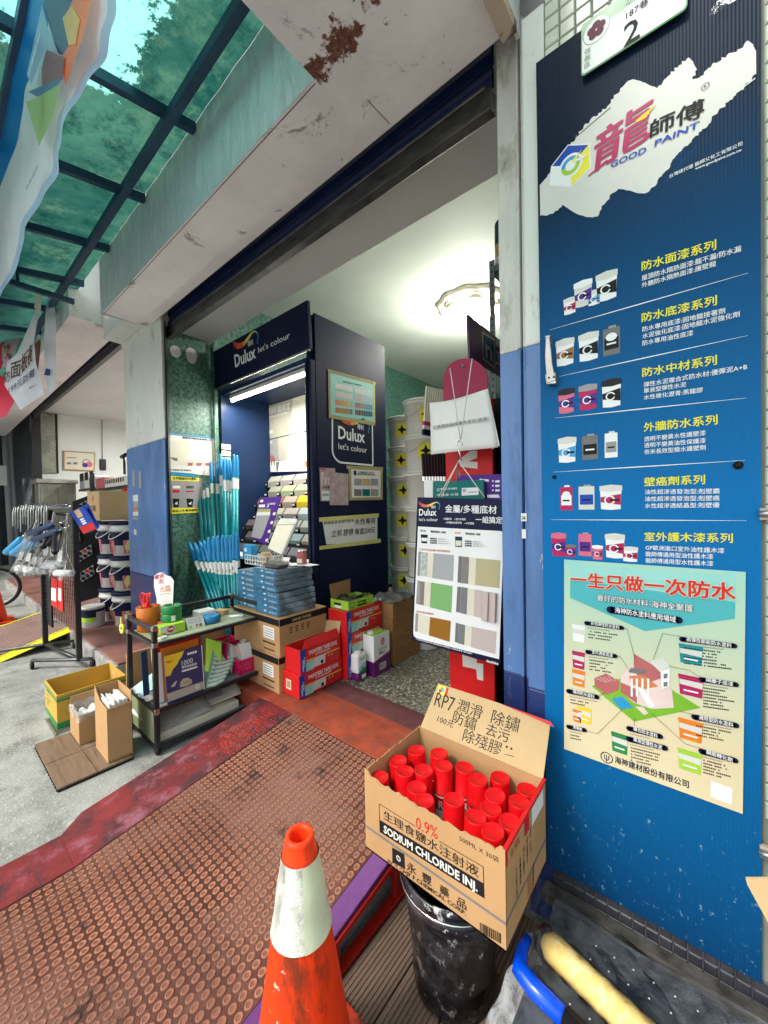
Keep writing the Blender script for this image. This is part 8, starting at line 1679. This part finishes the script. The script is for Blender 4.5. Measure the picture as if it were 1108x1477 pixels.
for i in range(14):
    a = at_(*k3(182+13*i, 578-(i % 3)*6+(8 if i < 3 else 0)), .74+.01*i); g = MB('chrome' if i % 3 else 'plastic_white'); g.tube([a, a+Vector((.0, -.10, .0)), a+Vector((.01, -.17, .02)), a+Vector((.02, -.18, -.03)), a+Vector((-.01, -.18, -.16-.02*(i % 4)))], .0055, 6); obj('peg', g, t)
g = MB('black'); a = at_(*k3(170, 600), .75); g.slab([at_(*k3(*p), .75) for p in ((170, 600), (232, 640), (235, 590), (180, 575))], (0, .03, 0)); obj('header_strip', g, t)
for i, pp_ in enumerate((((338, 600), (400, 570), (468, 680), (405, 705)), ((372, 590), (420, 560), (474, 672), (430, 700)))):
    o = thing('paint_tool_packet', ('blue and red tool packet on the right of the rack, the front one', 'blue and red tool packet on the right of the rack, the rear one')[i], 'packet', at_(*k3(*pp_[0]), .86+.04*i)); g = MB('blue'); L = [at_(*k3(*p), .86+.04*i) for p in pp_]; g.slab(L, (0, .012, 0)); obj('card', g, o); up = lambda u, v: (L[0].lerp(L[1], u)).lerp(L[3].lerp(L[2], u), v)+Vector((0, -.002, 0))
    g = MB('red_gloss'); g.add([up(0, .72), up(1, .72), up(1, 1), up(0, 1)], [(0, 1, 2, 3)]); g.mat = 'card_light'; g.add([up(.3, .04), up(.7, .04), up(.7, .38), up(.3, .38)], [(0, 1, 2, 3)]); g.mat = 'white'
    for r_ in range(3): g.add([up(.35, .44+.09*r_), up(.65, .44+.09*r_), up(.65, .50+.09*r_), up(.35, .50+.09*r_)], [(0, 1, 2, 3)])
    g.v = [tuple(v) for v in g.v]; obj('print', g, o)
for i, (x, w_) in enumerate(((248, 30), (280, 24))):
    o = thing('red_packet', ('long red packet hanging low on the mesh, left one', 'long red packet hanging low on the mesh, right one')[i], 'packet', at_(*k3(x, 930), .80)); g = MB('red'); L = [at_(*k3(*p), .80) for p in ((x, 1050+20*i), (x+w_, 1062+20*i), (x+w_-2, 925), (x, 915))]; g.slab(L, (0, .01, 0)); obj('card', g, o); g = MB('paper'); g.slab([v+Vector((0, -.002, 0)) for v in [at_(*k3(*p), .80) for p in ((x+2, 1025), (x+w_-6, 1032), (x+w_-6, 970), (x+2, 965))]], (0, .001, 0)); obj('label', g, o)
# yellow ramp up to the neighbour
Ap, Bp, Cp, Dp = P(58, 885, 'z', .165), P(98, 906, 'z', .165), P(-12, 953, 'z', .02), P(-55, 925, 'z', .02)
t = thing('yellow_ramp', 'ribbed brown ramp with bright yellow edges leading to the neighbouring floor', 'ramp', Bp*1.0)
g = MB('wood_tile'); M('ramp_brown', (.20, .13, .11), .6, var=.15, vs=4); g.mat = 'ramp_brown'; g.slab([Ap, Bp, Cp, Dp][::-1], (0, 0, -.02)); n_ = 22
for i in range(n_): u = (i+.3)/n_; a = Bp.lerp(Cp, u); b_ = Ap.lerp(Dp, u); a2 = Bp.lerp(Cp, u+.02); b2 = Ap.lerp(Dp, u+.02); g.slab([a, a2, b2, b_], (0, 0, .006))
obj('tread', g, t)
M('edge_yellow', (.72, .68, .03), .5, var=.12, dirt=((.3, .28, .1), .62, .75, 9)); g = MB('edge_yellow'); g.slab([Bp+Vector((0, -.001, .012)), Cp+Vector((0, -.001, .012)), Cp+Vector((0, -.001, -.02)), Bp+Vector((0, -.001, -.055))], (.01, .01, 0)); dd = (Ap-Bp).normalized(); sdv = (Bp-Ap).normalized()
g.slab([Bp+Vector((0, 0, .002)), Bp+sdv*.08+Vector((0, 0, -.03)), Cp+sdv*.08+Vector((0, 0, -.03)), Cp+Vector((0, 0, .002))], (0, 0, .006)); obj('front_edge', g, t); g = MB('edge_yellow'); g.slab([Ap, Ap-sdv*.03, Dp-sdv*.03, Dp], (0, 0, .012)); obj('rear_edge', g, t)

# ================================================================== far end of the alley
M('tile_far', (.42, .41, .33), .5, var=.15, vs=3)
m = MT['tile_far']; t_ = m.node_tree; b = t_.nodes['Principled BSDF']; tc = t_.nodes.new('ShaderNodeTexCoord'); br_ = N(t_, 'ShaderNodeTexBrick', Scale=9.0); br_.offset = 0; br_.inputs['Mortar Size'].default_value = .03; br_.inputs['Color1'].default_value = (.46, .44, .35, 1); br_.inputs['Color2'].default_value = (.38, .37, .30, 1); br_.inputs['Mortar'].default_value = (.16, .16, .13, 1); br_.inputs['Brick Width'].default_value = .5; br_.inputs['Row Height'].default_value = .5
mp_ = t_.nodes.new('ShaderNodeMapping'); mp_.inputs['Rotation'].default_value = (0, R(90), R(90)); t_.links.new(tc.outputs['Object'], mp_.inputs[0]); t_.links.new(mp_.outputs[0], br_.inputs['Vector']); t_.links.new(br_.outputs[0], b.inputs['Base Color'])
t = thing('tiled_building', 'pale tiled building with a dark shed front closing the far end of the alley', 'building', (-15.5, 0, 0))
g = MB('tile_far'); g.box(-16.5, -15.0, -6, 1.35, 0, 3.2); obj('wall', g, t); g = MB('dark_void'); g.box(-16.5, -14.2, -6, 6, 3.2, 9); g.box(-15.2, -14.6, 1.36, 3.2, 0, 3.2); g.box(-15.0, -10.5, 1.6, 4, 0, 9); obj('shed_front', g, t)
g = MB('steel_bar'); g.slab([(-14.9, -.9, 3.4), (-11, -.4, 3.55), (-11, 1.3, 3.95), (-14.9, 1.5, 3.9)], (0, 0, .05)); obj('awning', g, t)
for i, (x, x2, lb, r_) in enumerate(((10, 22, 'thick grey drainpipe at the alley end, left one', .10), (17, 30, 'thick grey drainpipe at the alley end, middle one', .12), (28, 33, 'thin grey pipe at the alley end, right one', .05))):
    g = MB('sw_slate'); a = P(x, 640, 'x', -14.2); b_ = P(x2, 848, 'x', -13.6); b_.z = max(b_.z, .05); g.tube([a+Vector((0, 0, 1.5)), a, a.lerp(b_, .5), b_], r_, 10); tag(obj('drainpipe', g, None), lb, 'pipe')
a = P(-4, 700, 'x', -13); b_ = P(9, 672, 'x', -13); g = MB('paper'); g.box(-13.0, -12.97, a.y, b_.y, a.z, b_.z); tag(obj('white_sign', g, None), 'white sign board cut off by the left edge at the alley end', 'sign')
a = P(40, 760, 'x', -12); g = MB('milky_film'); g.grid(lambda u, v: P(32+18*u, 690+55*v, 'x', -11.5)+Vector((.05*math.sin(u*7+v*5), 0, .0)), 8, 10); tag(obj('hanging_sheet', g, None), 'pale plastic sheet hanging by the dark door post', 'sheet')
# bicycle wheel at the left edge
c_ = P(-6, 857, 'x', -8.2); t = thing('bicycle', 'front wheel of a bicycle cut off by the left edge behind the orange cone', 'bicycle', (c_.x, c_.y, 0)); rr = max(.30, c_.z); c_.z = rr+.01
ax = Vector((.35, .93, 0)).normalized()
for nm, r_, th, m_ in (('tyre', rr-.02, .02, 'black'), ('rim', rr-.05, .010, 'steel')): g = MB(m_); g.tube([c_+ax*r_*math.cos(R(a))+Vector((0, 0, r_*math.sin(R(a)))) for a in range(0, 360, 10)], th, 8, closed=True); obj(nm, g, t)
g = MB('chrome')
for a in range(0, 360, 20): g.tube([c_, c_+ax*(rr-.05)*math.cos(R(a))+Vector((0, 0, (rr-.05)*math.sin(R(a))))], .002, 4)
obj('spokes', g, t); g = MB('black'); g.tube([c_, c_+Vector((-.05, -.1, .35)), c_+Vector((-.1, -.16, .62))], .014, 8); g.tube([c_+Vector((-.08, -.12, .5)), c_+Vector((-.3, -.7, .45)), c_+Vector((-.25, -.6, .05)), c_+Vector((-.08, -.12, .4))], .015, 8); obj('frame', g, t); cc_ = c_-ax*.0+Vector((-.35, -.95, 0)); g = MB('black'); g.tube([cc_+ax*(rr-.02)*math.cos(R(a))+Vector((0, 0, (rr-.02)*math.sin(R(a)))) for a in range(0, 360, 12)], .02, 8, closed=True); obj('rear_tyre', g, t)
o = bpy.data.objects['traffic_cone.001']; 

# ================================================================== banners under the canopy
def transl(name, col, mixf=.55):
    m, t, b, co = special(name); t.nodes.remove(b); nz = noise(t, co, 4, 4); c = mixc(t, ramp(t, nz, .3, .7), tuple(v*.85 for v in col), tuple(min(1, v*1.08) for v in col))
    tl = N(t, 'ShaderNodeBsdfTranslucent'); df = N(t, 'ShaderNodeBsdfPrincipled', Roughness=.35); mx = N(t, 'ShaderNodeMixShader'); mx.inputs[0].default_value = mixf; t.links.new(c, tl.inputs[0]); t.links.new(c, df.inputs['Base Color']); t.links.new(df.outputs[0], mx.inputs[1]); t.links.new(tl.outputs[0], mx.inputs[2]); t.links.new(mx.outputs[0], t.nodes['Material Output'].inputs[0])
for n_, c_ in (('bn_blue', (.0, .17, .52)), ('bn_white', (.62, .68, .74)), ('bn_dark', (.04, .04, .16)), ('bn_orange', (.80, .16, .03)), ('bn_yellow', (.75, .60, .12)), ('bn_brown', (.26, .12, .14)), ('bn_slate', (.10, .22, .36)), ('bn_green', (.35, .52, .22)), ('bn_red', (.65, .02, .07)), ('bn_pale', (.34, .50, .68)), ('bn_choc', (.16, .05, .04)), ('bn_navy', (.02, .07, .25)), ('bn_tan', (.60, .42, .16)), ('bn_pink', (.62, .42, .50))): transl(n_, c_)
YN = .30; fN = Fr((0, YN, 0), (1, 0, 0), (0, 0, 1)); kn = K(0, 0, .3115)
t = thing('shop_banner', 'big blue and white cloth banner with coloured prints hanging at the top left', 'banner', (-1.9, YN, 2.5))
edge = [(566, -10), (540, 90), (490, 200), (440, 300), (395, 400), (350, 520), (290, 620), (265, 700), (250, 790), (225, 880), (190, 960), (130, 1060), (95, 1130), (75, 1220), (30, 1310), (8, 1392), (-60, 1480)]
up_ = [(40, -40), (70, 0), (45, 130), (20, 260), (0, 375), (-40, 560), (-90, 760), (-140, 960), (-200, 1180), (-260, 1330)]
def interp(L, u):
    f = u*(len(L)-1); i = min(int(f), len(L)-2); w = f-i; return (L[i][0]*(1-w)+L[i+1][0]*w, L[i][1]*(1-w)+L[i+1][1]*w)
Ledge = [(700, -330), (620, -150)]+edge; Lup = [(140, -330), (90, -150)]+up_
Ledge2 = [interp(Ledge, i/40) for i in range(41)]; Lup2 = [interp(Lup, i/40) for i in range(41)]
def bsurf(u, v, off=0):
    a = interp(Lup2, u); b2 = interp(Ledge2, u); p = (a[0]*(1-v)+b2[0]*v, a[1]*(1-v)+b2[1]*v); q = fN.pt(*fN.px(*kn(*p))); q.y += .009*math.sin(u*22+v*2.2)*v+.003*math.sin(u*61+v*5)*v-off; return q
def bpatch(mat, pts, off):   # a printed patch laid on the cloth
    g.mat = mat; out = []
    for x, y in pts:
        q = fN.pt(*fN.px(*kn(x, y)), off)
        # follow the folds: nearest row
        best = min(range(41), key=lambda i: abs((Lup2[i][1]+Ledge2[i][1])/2+0-y-0*(x)) if True else 0); q.y -= .0; out.append(q)
    g.add(out, [list(range(len(out)))])
g = MB('bn_blue'); g.grid(lambda u, v: bsurf(u, v*.40), 90, 4); g.mat = 'bn_white'; g.grid(lambda u, v: bsurf(u, .40+.52*v), 90, 6); g.mat = 'bn_pale'; g.grid(lambda u, v: bsurf(u, .92+.08*v), 90, 2); obj('cloth', g, t)
g = MB(); pk = 0
for m_, pts in (('bn_dark', [(258, -60), (420, -60), (400, 0), (340, 112), (370, 230), (345, 292), (310, 275), (240, 60)]), ('bn_orange', [(405, -60), (490, -60), (480, 20), (440, 190), (350, 430), (325, 300), (372, 235), (345, 115), (402, 5)]), ('bn_yellow', [(338, 118), (384, 66), (422, 130), (400, 242), (366, 244)]), ('bn_brown', [(262, 262), (350, 300), (342, 400), (240, 432), (238, 345)]),
               ('bn_pale', [(243, 62), (282, 205), (190, 420), (168, 370)]), ('bn_slate', [(178, 452), (345, 392), (320, 440), (225, 480)]), ('bn_green', [(228, 478), (338, 425), (300, 575), (232, 705), (168, 500)]), ('bn_pale', [(275, 200), (330, 285), (310, 272), (262, 262)])):
    bpatch(m_, pts, .020+.0012*pk); pk += 1
c_ = fN.px(*kn(250, 535)); fN.disc(g, 'white', c_, .022, .024, 16, ry=.05); fN.disc(g, 'red', c_, .012, .026, 12, ry=.034)
fN.ptext(g, 'white', '油漆塗料', kn(175, 400), kn(238, 200), 9, 0, .026); fN.ptext(g, 'bn_navy', '專業調漆', kn(165, 905), kn(225, 800), 6, 0, .026); fN.ptext(g, 'white', '防水抗裂', kn(345, 40), kn(400, -40), 10, .01, .026)
obj('print', g, t)
# two hanging signs in plastic
k8 = K(0, 380, .1625)
o8 = P(62, 405, 'y', .80); f8 = Fr(o8, (.92, .39, 0), (0, 0, 1)); 
t = thing('bagged_banner', 'white plastic sign with brown and blue characters hung from the canopy bar', 'banner', o8)
def warp(fr, pts, d=0): return [fr.pt(*fr.px(*k8(*p)), d) for p in pts]
g = MB('bn_white'); L = warp(f8, [(40, 1080), (180, 1300), (390, 1160), (300, 700), (345, 430), (385, 150), (330, 260), (320, 400), (230, 620), (150, 800), (60, 880)]); g.add(L, [list(range(len(L)))]); obj('sheet', g, t)
g = MB('bn_white'); L = warp(f8, [(385, 150), (440, 380), (450, 950), (435, 1090), (390, 1160), (345, 980), (340, 700), (350, 430)], -.05); g.add(L, [list(range(len(L)))]); obj('side_sheet', g, t)
g = MB('cream'); L = warp(f8, [(385, 150), (330, 270), (320, 400), (370, 465), (378, 330)], .01); g.slab(L, (0, -.004, 0)); obj('corner_card', g, t)
g = MB(); f8.ptext(g, 'bn_choc', '面', k8(105, 1030), k8(195, 1000), 24, .02, .012, .1); f8.ptext(g, 'bn_choc', '防', k8(45, 1065), k8(100, 1050), 16, .02, .012, .1); f8.ptext(g, 'bn_choc', '板', k8(200, 985), k8(255, 930), 26, .02, .012, .1); f8.ptext(g, 'bn_choc', '夜', k8(258, 925), k8(298, 870), 26, .02, .012, .1)
f8.ptext(g, 'bn_navy', '199元防霉', k8(90, 1165), k8(320, 1000), 11, .02, .012, .05); L = warp(f8, [(320, 720), (372, 670), (375, 720), (352, 960), (330, 880)], .012); g.mat = 'bn_choc'; g.add(L, [list(range(len(L)))]); L = warp(f8, [(355, 980), (372, 920), (412, 930), (410, 985)], -.035); g.mat = 'bn_navy'; g.add(L, [list(range(len(L)))]); f8.ptext(g, 'midgrey', '●優惠中', k8(270, 1120), k8(325, 1090), 3, .01, .012); obj('lettering', g, t)
o8 = P(20, 420, 'y', .78); f8 = Fr(o8, (.92, .39, 0), (0, 0, 1))
t = thing('red_banner', 'crimson edged banner with a brownish picture hanging at the left edge', 'banner', o8)
g = MB('bn_red'); L = warp(f8, [(-60, 1400), (60, 1350), (130, 1220), (90, 1060), (20, 1000), (-60, 960)], 0); g.add(L, [list(range(len(L)))]); L = warp(f8, [(150, 180), (60, 260), (0, 480), (-60, 620), (-60, 960), (30, 940), (45, 640), (60, 480), (140, 240)], .02); g.add(L, [list(range(len(L)))]); obj('edge', g, t)
g = MB('bn_pink'); L = warp(f8, [(140, 240), (170, 300), (190, 560), (180, 690), (90, 900), (30, 940), (40, 640), (55, 480)], .01); g.add(L, [list(range(len(L)))]); obj('sheet', g, t)
g = MB('bn_brown'); random.seed(8)
for i in range(26): x = random.uniform(50, 140); y = random.uniform(380, 860); s_ = random.uniform(8, 26); g.mat = random.choice(('bn_brown', 'bn_tan', 'bn_red', 'bn_pale', 'bn_brown')); L = warp(f8, [(x-s_, y), (x, y+s_*1.6), (x+s_*.8, y), (x, y-s_*1.4)], .02+.0004*i); g.add(L, [list(range(4))])
obj('picture', g, t)
